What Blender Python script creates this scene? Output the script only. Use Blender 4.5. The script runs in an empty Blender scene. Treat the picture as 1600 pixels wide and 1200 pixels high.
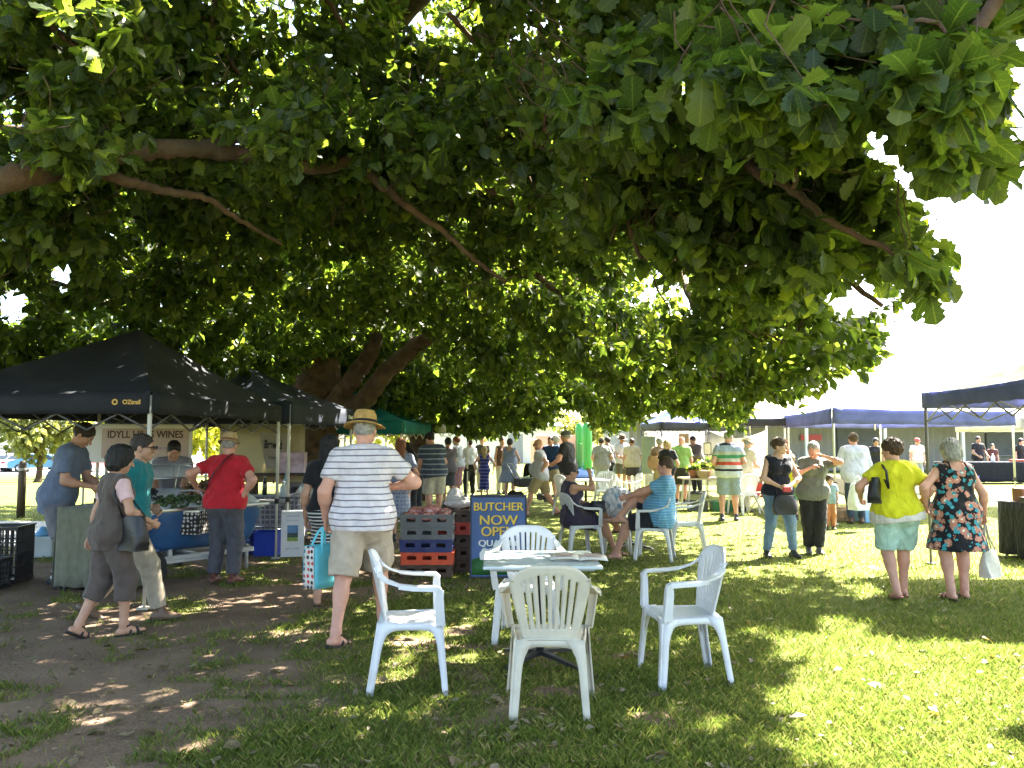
import bpy, bmesh, math, random
import numpy as np
from mathutils import Vector, Matrix
random.seed(11); RNG = np.random.default_rng(11)
R = math.radians
SC = bpy.context.scene
COL = SC.collection

# ------------------------------------------------------------------ camera, sky, sun, exposure
FPX, CX, CY, HZ, CAMH = 1280.0, 800.0, 600.0, 688.0, 1.57      # photograph is 1600 x 1200
PITCH = math.atan((HZ - CY) / FPX)
cd = bpy.data.cameras.new('camera'); cam = bpy.data.objects.new('camera', cd); COL.objects.link(cam)
cd.sensor_width = 36.0; cd.lens = 36.0 * FPX / 1600.0; cd.clip_start = 0.05; cd.clip_end = 2000
cam.location = (0, 0, CAMH); cam.rotation_euler = (math.pi / 2 + PITCH, 0, 0)
SC.camera = cam
SUN_AZ, SUN_EL = R(48), R(50)            # to the right of the view direction (+Y), above the ground
SDIR = Vector((math.sin(SUN_AZ) * math.cos(SUN_EL), math.cos(SUN_AZ) * math.cos(SUN_EL), math.sin(SUN_EL)))
W = bpy.data.worlds.new('World'); SC.world = W; W.use_nodes = True
nt = W.node_tree; bg = nt.nodes['Background']
sky = nt.nodes.new('ShaderNodeTexSky'); sky.sky_type = 'NISHITA'; sky.sun_disc = False
sky.sun_elevation = SUN_EL; sky.sun_rotation = SUN_AZ; sky.air_density = 1.0; sky.dust_density = 3.0; sky.ozone_density = 1.0
nt.links.new(sky.outputs[0], bg.inputs[0]); bg.inputs[1].default_value = 0.075
sl = bpy.data.lights.new('sun', 'SUN'); sl.energy = 5.0; sl.angle = R(0.55); sl.color = (1.0, 0.93, 0.80)
so = bpy.data.objects.new('sun', sl); COL.objects.link(so)
so.rotation_euler = SDIR.to_track_quat('Z', 'Y').to_euler()
vs = SC.view_settings; SC.display_settings.display_device = 'sRGB'
vs.view_transform = 'Standard'; vs.look = 'None'; vs.gamma = 1.0; vs.use_curve_mapping = False; vs.exposure = 3.85
SC.cycles.max_bounces = 8; SC.cycles.diffuse_bounces = 3; SC.cycles.transmission_bounces = 2; SC.cycles.transparent_max_bounces = 6

# ------------------------------------------------------------------ photo helpers: a pixel -> a place
def AT(px, py, d):
    """point seen at pixel (px, py) at distance d along +Y"""
    c, s = math.cos(PITCH), math.sin(PITCH)
    u, v = (px - CX) / FPX, (CY - py) / FPX
    dy, dz = c - v * s, s + v * c
    return Vector((u * d / dy, d, CAMH + dz * d / dy))
def PIX(p):
    c, s = math.cos(PITCH), math.sin(PITCH)
    y, z = p[1], p[2] - CAMH
    f = y * c + z * s; up = -y * s + z * c
    return CX + FPX * p[0] / f, CY - FPX * up / f
def ground_z(x, y):
    def ss(a, b, t):
        t = np.clip((t - a) / (b - a), 0, 1); return t * t * (3 - 2 * t)
    return -1.0 * ss(24, 58, np.asarray(y, float)) * ss(-3, -16, np.asarray(x, float))
def G(px, py, dz=0.0):
    c, s = math.cos(PITCH), math.sin(PITCH)
    u, v = (px - CX) / FPX, (CY - py) / FPX
    dy, k = c - v * s, s + v * c
    d = -(CAMH - dz) * dy / k
    return Vector((u * d / dy, d, dz))

# ------------------------------------------------------------------ materials
MATS = {}
def nodes(m):
    m.use_nodes = True; n = m.node_tree
    return n, n.nodes['Principled BSDF']
def mat(name, col, rough=0.6, var=0.12, scale=8.0, bump=0.0, bscale=40.0, metal=0.0, spec=0.4, trans=0.0, dirt=None, coat=0.0):
    """plain surface with gentle colour variation; trans > 0 lets light through (leaves, thin cloth)"""
    if name in MATS: return MATS[name]
    m = bpy.data.materials.new(name); n, b = nodes(m); L = n.links
    tc = n.nodes.new('ShaderNodeTexCoord')
    no = n.nodes.new('ShaderNodeTexNoise'); no.inputs['Scale'].default_value = scale; no.inputs['Detail'].default_value = 4
    L.new(tc.outputs['Object'], no.inputs['Vector'])
    mr = n.nodes.new('ShaderNodeMapRange'); mr.inputs[1].default_value = 0.3; mr.inputs[2].default_value = 0.7
    mr.inputs[3].default_value = 1 - var; mr.inputs[4].default_value = 1 + var
    L.new(no.outputs['Fac'], mr.inputs[0])
    mx = n.nodes.new('ShaderNodeMix'); mx.data_type = 'RGBA'; mx.blend_type = 'MULTIPLY'; mx.inputs[0].default_value = 1
    mx.inputs[6].default_value = (*col, 1); L.new(mr.outputs[0], mx.inputs[7])
    out = mx.outputs[2]
    if dirt:
        n2 = n.nodes.new('ShaderNodeTexNoise'); n2.inputs['Scale'].default_value = dirt[1]; n2.inputs['Detail'].default_value = 6
        L.new(tc.outputs['Object'], n2.inputs['Vector'])
        r2 = n.nodes.new('ShaderNodeMapRange'); r2.inputs[1].default_value = 0.5; r2.inputs[2].default_value = 0.75; r2.inputs[4].default_value = dirt[2]
        L.new(n2.outputs['Fac'], r2.inputs[0])
        m2 = n.nodes.new('ShaderNodeMix'); m2.data_type = 'RGBA'; L.new(r2.outputs[0], m2.inputs[0]); L.new(out, m2.inputs[6]); m2.inputs[7].default_value = (*dirt[0], 1)
        out = m2.outputs[2]
    L.new(out, b.inputs['Base Color'])
    b.inputs['Roughness'].default_value = rough; b.inputs['Metallic'].default_value = metal
    b.inputs['Specular IOR Level'].default_value = spec; b.inputs['Coat Weight'].default_value = coat
    if bump:
        nb = n.nodes.new('ShaderNodeTexNoise'); nb.inputs['Scale'].default_value = bscale; nb.inputs['Detail'].default_value = 3
        L.new(tc.outputs['Object'], nb.inputs['Vector'])
        bp = n.nodes.new('ShaderNodeBump'); bp.inputs['Strength'].default_value = bump; bp.inputs['Distance'].default_value = 0.02
        L.new(nb.outputs['Fac'], bp.inputs['Height']); L.new(bp.outputs[0], b.inputs['Normal'])
    if trans:
        tr = n.nodes.new('ShaderNodeBsdfTranslucent'); L.new(out, tr.inputs[0])
        ms = n.nodes.new('ShaderNodeMixShader'); ms.inputs[0].default_value = trans
        o = n.nodes['Material Output']
        L.new(b.outputs[0], ms.inputs[1]); L.new(tr.outputs[0], ms.inputs[2]); L.new(ms.outputs[0], o.inputs[0])
    MATS[name] = m; return m

def cloth(spec):
    """spec: ('plain', col) | ('stripe', c1, c2, period, duty[, phase]) | ('bands', z0, z1, [(pos, col)..]) | ('floral', ground, petals, leaf)
       | ('dots', ground, dotcol, scale) | ('grid', c1, c2, period)"""
    key = 'cloth ' + repr(spec)
    if key in MATS: return MATS[key]
    m = bpy.data.materials.new('cloth_' + spec[0]); n, b = nodes(m); L = n.links; N = n.nodes
    tc = N.new('ShaderNodeTexCoord'); sep = N.new('ShaderNodeSeparateXYZ'); L.new(tc.outputs['Object'], sep.inputs[0])
    def math_(op, a, v=None, c=None):
        q = N.new('ShaderNodeMath'); q.operation = op
        for i, s in enumerate((a, v, c)):
            if s is None: continue
            if isinstance(s, (int, float)): q.inputs[i].default_value = s
            else: L.new(s, q.inputs[i])
        return q.outputs[0]
    def mix(f, a, c):
        q = N.new('ShaderNodeMix'); q.data_type = 'RGBA'
        if isinstance(f, (int, float)): q.inputs[0].default_value = f
        else: L.new(f, q.inputs[0])
        for i, s in ((6, a), (7, c)):
            if isinstance(s, tuple): q.inputs[i].default_value = (*s, 1)
            else: L.new(s, q.inputs[i])
        return q.outputs[2]
    wob = N.new('ShaderNodeTexNoise'); wob.inputs['Scale'].default_value = 5; L.new(tc.outputs['Object'], wob.inputs['Vector'])
    z = math_('MULTIPLY_ADD', wob.outputs['Fac'], 0.018, sep.outputs[2])
    kind = spec[0]
    if kind == 'plain':
        c = mix(0.0, spec[1], spec[1])
    elif kind == 'stripe':
        fr = math_('FRACT', math_('DIVIDE', z, spec[3])); f = math_('LESS_THAN', fr, spec[4])
        c = mix(f, spec[1], spec[2])
    elif kind == 'bands':
        mr = N.new('ShaderNodeMapRange'); L.new(z, mr.inputs[0]); mr.inputs[1].default_value = spec[1]; mr.inputs[2].default_value = spec[2]
        cr = N.new('ShaderNodeValToRGB'); cr.color_ramp.interpolation = 'CONSTANT'; L.new(mr.outputs[0], cr.inputs[0])
        el = cr.color_ramp.elements
        while len(el) < len(spec[3]): el.new(0.5)
        for e, (p, cc) in zip(el, spec[3]): e.position = p
        for e, (p, cc) in zip(el, spec[3]): e.position = p; e.color = (*cc, 1)
        c = mix(0.0, cr.outputs[0], cr.outputs[0])
    elif kind == 'floral':
        vo = N.new('ShaderNodeTexVoronoi'); vo.inputs['Scale'].default_value = spec[4]; L.new(tc.outputs['Object'], vo.inputs['Vector'])
        nz = N.new('ShaderNodeTexNoise'); nz.inputs['Scale'].default_value = spec[4] * 4; L.new(tc.outputs['Object'], nz.inputs['Vector'])
        d = math_('MULTIPLY_ADD', nz.outputs['Fac'], 0.55, vo.outputs['Distance'])
        c = mix(math_('LESS_THAN', d, 0.74), spec[1], spec[2])
        v2 = N.new('ShaderNodeTexVoronoi'); v2.inputs['Scale'].default_value = spec[4] * 1.3; L.new(tc.outputs['Object'], v2.inputs['Vector'])
        mp = N.new('ShaderNodeMapping'); mp.inputs['Location'].default_value = (3.3, 1.7, 0.6); L.new(tc.outputs['Object'], mp.inputs[0]); L.new(mp.outputs[0], v2.inputs['Vector'])
        d2 = math_('MULTIPLY_ADD', nz.outputs['Fac'], 0.5, v2.outputs['Distance'])
        c = mix(math_('LESS_THAN', d2, 0.60), c, spec[3])
        c = mix(math_('LESS_THAN', d, 0.42), c, (0.75, 0.62, 0.5))
    elif kind == 'dots':
        vo = N.new('ShaderNodeTexVoronoi'); vo.inputs['Scale'].default_value = spec[3]; vo.inputs['Randomness'].default_value = 0.35; L.new(tc.outputs['Object'], vo.inputs['Vector'])
        c = mix(math_('LESS_THAN', vo.outputs['Distance'], 0.33), spec[1], spec[2])
        if len(spec) > 4:
            c = mix(math_('GREATER_THAN', vo.outputs['Color'], 0.5), c, mix(math_('LESS_THAN', vo.outputs['Distance'], 0.33), spec[1], spec[4]))
    elif kind == 'grid':
        gx = math_('LESS_THAN', math_('FRACT', math_('DIVIDE', math_('ADD', sep.outputs[0], sep.outputs[1]), spec[3])), 0.3)
        gz = math_('LESS_THAN', math_('FRACT', math_('DIVIDE', z, spec[3])), 0.3)
        c = mix(math_('MAXIMUM', gx, gz), spec[1], spec[2])
    fine = N.new('ShaderNodeTexNoise'); fine.inputs['Scale'].default_value = 14; fine.inputs['Detail'].default_value = 5; L.new(tc.outputs['Object'], fine.inputs['Vector'])
    mr = N.new('ShaderNodeMapRange'); mr.inputs[1].default_value = 0.3; mr.inputs[2].default_value = 0.7; mr.inputs[3].default_value = 0.86; mr.inputs[4].default_value = 1.1
    L.new(fine.outputs['Fac'], mr.inputs[0])
    mu = N.new('ShaderNodeMix'); mu.data_type = 'RGBA'; mu.blend_type = 'MULTIPLY'; mu.inputs[0].default_value = 1; L.new(c, mu.inputs[6]); L.new(mr.outputs[0], mu.inputs[7])
    L.new(mu.outputs[2], b.inputs['Base Color']); b.inputs['Roughness'].default_value = 0.85; b.inputs['Specular IOR Level'].default_value = 0.2
    b.inputs['Sheen Weight'].default_value = 0.15
    mp = N.new('ShaderNodeMapping'); mp.inputs['Scale'].default_value = (1.0, 1.0, 0.45); L.new(tc.outputs['Object'], mp.inputs[0])
    w1 = N.new('ShaderNodeTexNoise'); w1.inputs['Scale'].default_value = 9; w1.inputs['Detail'].default_value = 3; w1.inputs['Distortion'].default_value = 0.8
    L.new(mp.outputs[0], w1.inputs['Vector'])
    bp = N.new('ShaderNodeBump'); bp.inputs['Strength'].default_value = 0.55; bp.inputs['Distance'].default_value = 0.05
    L.new(w1.outputs['Fac'], bp.inputs['Height']); L.new(bp.outputs[0], b.inputs['Normal'])
    MATS[key] = m; return m

# ------------------------------------------------------------------ objects and meshes
def tag(o, label=None, cat=None, group=None, kind=None):
    if label: o['label'] = label
    if cat: o['category'] = cat
    if group: o['group'] = group
    if kind: o['kind'] = kind
    return o
def empty(name, loc, rz=0.0, label=None, cat=None, group=None):
    o = bpy.data.objects.new(name, None); COL.objects.link(o); o.location = loc; o.rotation_euler = (0, 0, rz); o.empty_display_size = 0.1
    return tag(o, label, cat, group)
def link_mesh(name, me, m, parent=None):
    o = bpy.data.objects.new(name, me); COL.objects.link(o)
    for q in (m if isinstance(m, (list, tuple)) else [m]): me.materials.append(q)
    if parent is not None: o.parent = parent
    return o
def np_mesh(name, V, F, smooth=True, nper=None):
    """V (n,3), F (m,k) arrays -> mesh"""
    me = bpy.data.meshes.new(name); V = np.asarray(V, np.float32); F = np.asarray(F, np.int32)
    k = F.shape[1]
    me.vertices.add(len(V)); me.vertices.foreach_set('co', V.ravel())
    me.loops.add(F.size); me.loops.foreach_set('vertex_index', F.ravel())
    me.polygons.add(len(F)); me.polygons.foreach_set('loop_start', np.arange(0, F.size, k, dtype=np.int32))
    try: me.polygons.foreach_set('loop_total', np.full(len(F), k, np.int32))
    except Exception: pass
    if smooth: me.polygons.foreach_set('use_smooth', np.ones(len(F), bool))
    me.update(calc_edges=True); return me
class MB:
    """collects simple solids into ONE mesh"""
    def __init__(self): self.v = []; self.f = []; self.s = []
    def add(self, vs, fs, smooth=False):
        n = len(self.v); self.v += [tuple(q) for q in vs]; self.f += [tuple(i + n for i in f) for f in fs]; self.s += [smooth] * len(fs); return self
    def box(self, c, size, rot=None, taper=1.0):
        sx, sy, sz = [q / 2 for q in size]; M = rot if rot is not None else Matrix.Identity(3); c = Vector(c)
        vs = []
        for z in (-1, 1):
            k = taper if z > 0 else 1.0
            for x, y in ((-1, -1), (1, -1), (1, 1), (-1, 1)): vs.append(c + M @ Vector((x * sx * k, y * sy * k, z * sz)))
        return self.add(vs, [(3, 2, 1, 0), (4, 5, 6, 7), (0, 1, 5, 4), (1, 2, 6, 5), (2, 3, 7, 6), (3, 0, 4, 7)])
    def rbox(self, c, size, r=0.01, rot=None):
        """box with chamfered vertical and horizontal edges"""
        bm = bmesh.new(); bmesh.ops.create_cube(bm, size=1.0)
        for v in bm.verts: v.co = Vector((v.co.x * size[0], v.co.y * size[1], v.co.z * size[2]))
        bmesh.ops.bevel(bm, geom=list(bm.edges), offset=r, segments=2, affect='EDGES', profile=0.6)
        M = rot if rot is not None else Matrix.Identity(3); c = Vector(c)
        bm.verts.index_update(); self.add([c + M @ v.co for v in bm.verts], [[v.index for v in f.verts] for f in bm.faces], False); bm.free(); return self
    def tube(self, pts, r, n=8, caps=True, flat=1.0):
        pts = [Vector(p) for p in pts]; k = len(pts); rs = r if isinstance(r, (list, tuple)) else [r] * k
        up = Vector((0, 0, 1)); vs = []; prev = None
        for i, p in enumerate(pts):
            t = (pts[min(i + 1, k - 1)] - pts[max(i - 1, 0)]).normalized()
            if prev is None:
                a = up if abs(t.z) < 0.9 else Vector((1, 0, 0)); x = t.cross(a).normalized()
            else:
                x = (prev - t * prev.dot(t)).normalized()
            prev = x; y = t.cross(x)
            for j in range(n):
                q = 2 * math.pi * j / n; vs.append(p + x * math.cos(q) * rs[i] + y * math.sin(q) * rs[i] * flat)
        fs = [(i * n + j, i * n + (j + 1) % n, (i + 1) * n + (j + 1) % n, (i + 1) * n + j) for i in range(k - 1) for j in range(n)]
        if caps: fs += [tuple(range(n))[::-1], tuple((k - 1) * n + j for j in range(n))]
        return self.add(vs, fs, True)
    def lathe(self, prof, n=20, c=(0, 0, 0), sx=1.0, sy=1.0, M=None):
        c = Vector(c); M = M or Matrix.Identity(3); vs = []; k = len(prof)
        for r, z in prof:
            for j in range(n):
                q = 2 * math.pi * j / n; vs.append(c + M @ Vector((r * math.cos(q) * sx, r * math.sin(q) * sy, z)))
        fs = [(i * n + j, i * n + (j + 1) % n, (i + 1) * n + (j + 1) % n, (i + 1) * n + j) for i in range(k - 1) for j in range(n)]
        fs += [tuple(range(n))[::-1], tuple((k - 1) * n + j for j in range(n))]
        return self.add(vs, fs, True)
    def strip(self, pts, wdir, w, th, ndir=None):
        """rectangular section swept along pts; w, th may be lists; wdir: width direction (one or per point)"""
        pts = [Vector(p) for p in pts]; k = len(pts); vs = []
        for i, p in enumerate(pts):
            t = (pts[min(i + 1, k - 1)] - pts[max(i - 1, 0)]).normalized()
            wd = Vector(wdir[i] if isinstance(wdir, list) else wdir); wd = (wd - t * wd.dot(t)).normalized(); nd = t.cross(wd)
            a = (w[i] if isinstance(w, list) else w) / 2; b = (th[i] if isinstance(th, list) else th) / 2
            for x, y in ((-1, -1), (1, -1), (1, 1), (-1, 1)): vs.append(p + wd * a * x + nd * b * y)
        fs = [(i * 4 + j, i * 4 + (j + 1) % 4, (i + 1) * 4 + (j + 1) % 4, (i + 1) * 4 + j) for i in range(k - 1) for j in range(4)]
        fs += [(3, 2, 1, 0), tuple((k - 1) * 4 + j for j in range(4))]
        return self.add(vs, fs)
    def grid(self, fn, nu, nv, smooth=True, skip=None):
        vs = [fn(i / nu, j / nv) for j in range(nv + 1) for i in range(nu + 1)]
        fs = [(j * (nu + 1) + i, j * (nu + 1) + i + 1, (j + 1) * (nu + 1) + i + 1, (j + 1) * (nu + 1) + i) for j in range(nv) for i in range(nu) if not (skip and skip(i, j))]
        return self.add(vs, fs, smooth)
    def mesh(self, name, solid=0.0, bevel=0.0, weld=False):
        me = bpy.data.meshes.new(name); me.from_pydata(self.v, [], self.f); me.polygons.foreach_set('use_smooth', self.s)
        bm = bmesh.new(); bm.from_mesh(me)
        if weld: bmesh.ops.remove_doubles(bm, verts=bm.verts, dist=1e-4)
        if solid: bmesh.ops.solidify(bm, geom=list(bm.faces), thickness=solid)
        loose = [v for v in bm.verts if not v.link_faces]
        if loose: bmesh.ops.delete(bm, geom=loose, context='VERTS')
        bmesh.ops.recalc_face_normals(bm, faces=bm.faces)
        if bevel: bmesh.ops.bevel(bm, geom=[e for e in bm.edges if len(e.link_faces) == 2 and e.calc_face_angle(0) > 0.6], offset=bevel, segments=2, affect='EDGES', profile=0.7, clamp_overlap=True)
        bm.to_mesh(me); bm.free(); me.update(); return me
    def obj(self, name, m, parent=None, **kw): return link_mesh(name, self.mesh(name, **kw), m, parent)
def copy_tree(o, parent=None):
    c = o.copy(); COL.objects.link(c)
    if parent is not None: c.parent = parent; c.matrix_parent_inverse = o.matrix_parent_inverse
    for ch in list(o.children): copy_tree(ch, c)
    return c
def text_mesh(txt, size, depth=0.002, align='CENTER', bold=0.0):
    cu = bpy.data.curves.new('lettering', 'FONT'); cu.body = txt; cu.size = size; cu.align_x = align; cu.align_y = 'CENTER'; cu.extrude = depth; cu.offset = bold
    o = bpy.data.objects.new('lettering', cu); COL.objects.link(o); bpy.context.view_layer.update()
    me = bpy.data.meshes.new_from_object(o.evaluated_get(bpy.context.evaluated_depsgraph_get()))
    bpy.data.objects.remove(o); bpy.data.curves.remove(cu); return me
def lettering(txt, size, m, parent, loc, rot=(math.pi / 2, 0, 0), sx=1.0, sz=1.0, bold=0.0, name='lettering', depth=0.002):
    me = text_mesh(txt, size, depth, bold=bold); me.materials.clear(); o = link_mesh(name, me, m, parent); o.location = loc; o.rotation_euler = rot; o.scale = (sx, sz, 1); return o

# ------------------------------------------------------------------ value noise for numpy
_P = RNG.random((64, 64, 64)).astype(np.float32)
def vnoise(x, y, z=0.0):
    x, y, z = np.broadcast_arrays(np.asarray(x, float), np.asarray(y, float), np.asarray(z, float))
    i, j, k = np.floor(x).astype(int), np.floor(y).astype(int), np.floor(z).astype(int)
    fx, fy, fz = x - i, y - j, z - k
    fx, fy, fz = [q * q * (3 - 2 * q) for q in (fx, fy, fz)]
    o = 0
    for a in (0, 1):
        for b in (0, 1):
            for c in (0, 1):
                o = o + _P[(i + a) % 64, (j + b) % 64, (k + c) % 64] * (fx if a else 1 - fx) * (fy if b else 1 - fy) * (fz if c else 1 - fz)
    return o
def fbm(x, y, z=0.0, n=4): return sum(vnoise(x * 2 ** q + 7.1 * q, y * 2 ** q + 3.7 * q, np.asarray(z) * 2 ** q) * 0.5 ** q for q in range(n)) / (2 - 0.5 ** (n - 1))
def sst(a, b, t):
    t = np.clip((np.asarray(t, float) - a) / (b - a), 0, 1); return t * t * (3 - 2 * t)

# ------------------------------------------------------------------ ground: one sheet to the horizon
def bare(x, y):
    """1 where the turf is worn to bare earth"""
    n = fbm(x * 0.9, y * 0.9); n2 = fbm(x * 2.3 + 9, y * 2.3 + 4); n3 = fbm(x * 6 + 2, y * 6 + 5)
    left = sst(0.5, -2.2, x + (n - 0.5) * 3.2 + 0.10 * np.maximum(0, 5.2 - y)) * sst(17.5, 15.0, y) * sst(-11, -7.5, x)
    left = left * (1 - 0.75 * sst(0.52, 0.66, n2)) * (1 - 0.40 * sst(5.6, 4.0, y + (n - .5) * 3) * sst(0.45, 0.62, n2))
    patch = sst(0.60, 0.72, n2) * 0.75 * sst(2.2, 0.2, x) * sst(9, 6, y)
    return np.clip(np.maximum(left, patch) + (n3 - 0.5) * 0.35, 0, 1) * sst(26, 18, y)
xs = np.unique(np.concatenate([np.linspace(-7, 7, 150), np.linspace(-30, 30, 90), np.linspace(-600, 600, 60)]))
ys = np.unique(np.concatenate([np.linspace(-6, 3, 12), np.linspace(3, 14, 140), np.linspace(14, 40, 70), np.linspace(40, 100, 30), np.linspace(100, 1200, 30), [-60, -200, -600]]))
X, Y = np.meshgrid(xs, ys); nearw = sst(40, 12, np.abs(Y)) * sst(25, 8, np.abs(X))
Z = ground_z(X, Y) + nearw * ((fbm(X * 1.1, Y * 1.1) - 0.5) * 0.03 + (fbm(X * 5, Y * 5) - 0.5) * 0.018) - 0.006
V = np.stack([X, Y, Z], -1).reshape(-1, 3); nx = len(xs); ny = len(ys)
I = (np.arange(ny - 1)[:, None] * nx + np.arange(nx - 1)[None]).ravel()
me = np_mesh('lawn', V, np.stack([I, I + 1, I + nx + 1, I + nx], 1))
at = me.attributes.new('bare', 'FLOAT', 'POINT'); at.data.foreach_set('value', bare(X, Y).ravel().astype(np.float32))
gm = bpy.data.materials.new('turf_and_earth'); n, b = nodes(gm); L = n.links; N = n.nodes
tc = N.new('ShaderNodeTexCoord'); a = N.new('ShaderNodeAttribute'); a.attribute_name = 'bare'
def noise_(sc, det=5):
    q = N.new('ShaderNodeTexNoise'); q.inputs['Scale'].default_value = sc; q.inputs['Detail'].default_value = det; L.new(tc.outputs['Object'], q.inputs['Vector']); return q
def ramp_(src, c0, c1, p0=0.3, p1=0.7):
    q = N.new('ShaderNodeValToRGB'); q.color_ramp.elements[0].position = p0; q.color_ramp.elements[1].position = p1
    q.color_ramp.elements[0].color = (*c0, 1); q.color_ramp.elements[1].color = (*c1, 1); L.new(src, q.inputs[0]); return q.outputs[0]
def mixc(f, c0, c1):
    q = N.new('ShaderNodeMix'); q.data_type = 'RGBA'; L.new(f, q.inputs[0]); L.new(c0, q.inputs[6]); L.new(c1, q.inputs[7]); return q.outputs[2]
gr = ramp_(noise_(1.3).outputs['Fac'], (0.075, 0.092, 0.022), (0.15, 0.16, 0.038))
gr = mixc(ramp_(noise_(60, 3).outputs['Fac'], (0, 0, 0), (1, 1, 1), 0.35, 0.65), gr, ramp_(noise_(30).outputs['Fac'], (0.035, 0.06, 0.012), (0.17, 0.18, 0.05)))
er = ramp_(noise_(2.2).outputs['Fac'], (0.115, 0.078, 0.054), (0.22, 0.155, 0.108))
er = mixc(ramp_(noise_(45, 6).outputs['Fac'], (0, 0, 0), (0.8, 0.8, 0.8), 0.42, 0.72), er, ramp_(noise_(90).outputs['Fac'], (0.06, 0.04, 0.028), (0.30, 0.22, 0.16)))
wn = N.new('ShaderNodeMath'); wn.operation = 'MULTIPLY_ADD'; L.new(noise_(25, 5).outputs['Fac'], wn.inputs[0]); wn.inputs[1].default_value = 0.7; L.new(a.outputs['Fac'], wn.inputs[2])
f = ramp_(wn.outputs[0], (0, 0, 0), (1, 1, 1), 0.55, 0.95)
L.new(mixc(f, gr, er), b.inputs['Base Color']); b.inputs['Roughness'].default_value = 0.95; b.inputs['Specular IOR Level'].default_value = 0.1
bp = N.new('ShaderNodeBump'); bp.inputs['Strength'].default_value = 0.9; bp.inputs['Distance'].default_value = 0.03
L.new(noise_(38, 6).outputs['Fac'], bp.inputs['Height']); L.new(bp.outputs[0], b.inputs['Normal'])
o = link_mesh('lawn', me, gm); tag(o, kind='structure')

# concrete path behind the first stall and the far car park
q = MB(); q.grid(lambda u, v: (-40 + 33.5 * u, 13.6 + 3.6 * v - 1.0 * u + 0.6 * math.sin(4 * u), 0.012 + float(ground_z(-40 + 33.5 * u, 13.6 + 3.6 * v)) * 0), 30, 4)
tag(q.obj('path', mat('concrete', (0.42, 0.40, 0.40), 0.9, 0.12, 3, 0.3, 60)), kind='structure')
q = MB(); q.grid(lambda u, v: (-90 + 74 * u, 60.5 + 30 * v, 0.03 + float(ground_z(-90 + 74 * u, 60.5 + 30 * v))), 10, 6)
tag(q.obj('car_park', mat('pale_asphalt', (0.26, 0.25, 0.25), 0.9, 0.15, 0.6)), kind='structure')

# ------------------------------------------------------------------ turf blades and litter (uncountable)
def blades(n, ylo, yhi, hmin, hmax, wide):
    d = 1 / RNG.uniform(1 / yhi, 1 / ylo, n * 3); x = RNG.uniform(-0.85, 1.0, n * 3) * d
    keep = RNG.random(n * 3) > np.clip(bare(x, d) * 1.12 + 0.05 - 0.9 * (fbm(x * 4, d * 4) - 0.5), 0.02, 0.992)
    x, d = x[keep][:n], d[keep][:n]; m = len(x)
    z = ground_z(x, d) + ((fbm(x * 1.1, d * 1.1) - 0.5) * 0.03 + (fbm(x * 5, d * 5) - 0.5) * 0.018) - 0.008
    h = RNG.uniform(hmin, hmax, m) * (0.55 + 0.9 * fbm(x * 2.5 + 3, d * 2.5)); a = RNG.uniform(0, 2 * np.pi, m); w = wide * RNG.uniform(0.6, 1.3, m)
    lean = h * RNG.uniform(0.2, 1.1, m); b = RNG.uniform(0, 2 * np.pi, m)
    dx, dy = np.cos(a) * w, np.sin(a) * w; lx, ly = np.cos(b) * lean, np.sin(b) * lean
    P = np.stack([np.stack([x - dx, d - dy, z], 1), np.stack([x + dx, d + dy, z], 1),
                  np.stack([x + dx * .7 + lx * .35, d + dy * .7 + ly * .35, z + h * .6], 1), np.stack([x - dx * .2 + lx, d - dy * .2 + ly, z + h], 1)], 1).reshape(-1, 3)
    return P
P = np.concatenate([blades(185000, 3.2, 8.5, 0.02, 0.055, 0.0022), blades(60000, 8.5, 20, 0.02, 0.05, 0.006)])
me = np_mesh('grass', P, np.arange(len(P)).reshape(-1, 4), False)
gl = bpy.data.materials.new('grass_blade'); n, b = nodes(gl); L = n.links; N = n.nodes
ge = N.new('ShaderNodeNewGeometry'); cr = N.new('ShaderNodeValToRGB'); L.new(ge.outputs['Random Per Island'], cr.inputs[0])
el = cr.color_ramp.elements; el[0].color = (0.070, 0.112, 0.018, 1); el[1].color = (0.34, 0.29, 0.11, 1); el.new(0.5).color = (0.125, 0.172, 0.026, 1); el.new(0.84).color = (0.22, 0.25, 0.05, 1)
L.new(cr.outputs[0], b.inputs['Base Color']); b.inputs['Roughness'].default_value = 0.6; b.inputs['Specular IOR Level'].default_value = 0.25
tr = N.new('ShaderNodeBsdfTranslucent'); L.new(cr.outputs[0], tr.inputs[0]); ms = N.new('ShaderNodeMixShader'); ms.inputs[0].default_value = 0.5
L.new(b.outputs[0], ms.inputs[1]); L.new(tr.outputs[0], ms.inputs[2]); L.new(ms.outputs[0], N['Material Output'].inputs[0])
tag(link_mesh('grass', me, gl), kind='stuff')

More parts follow.
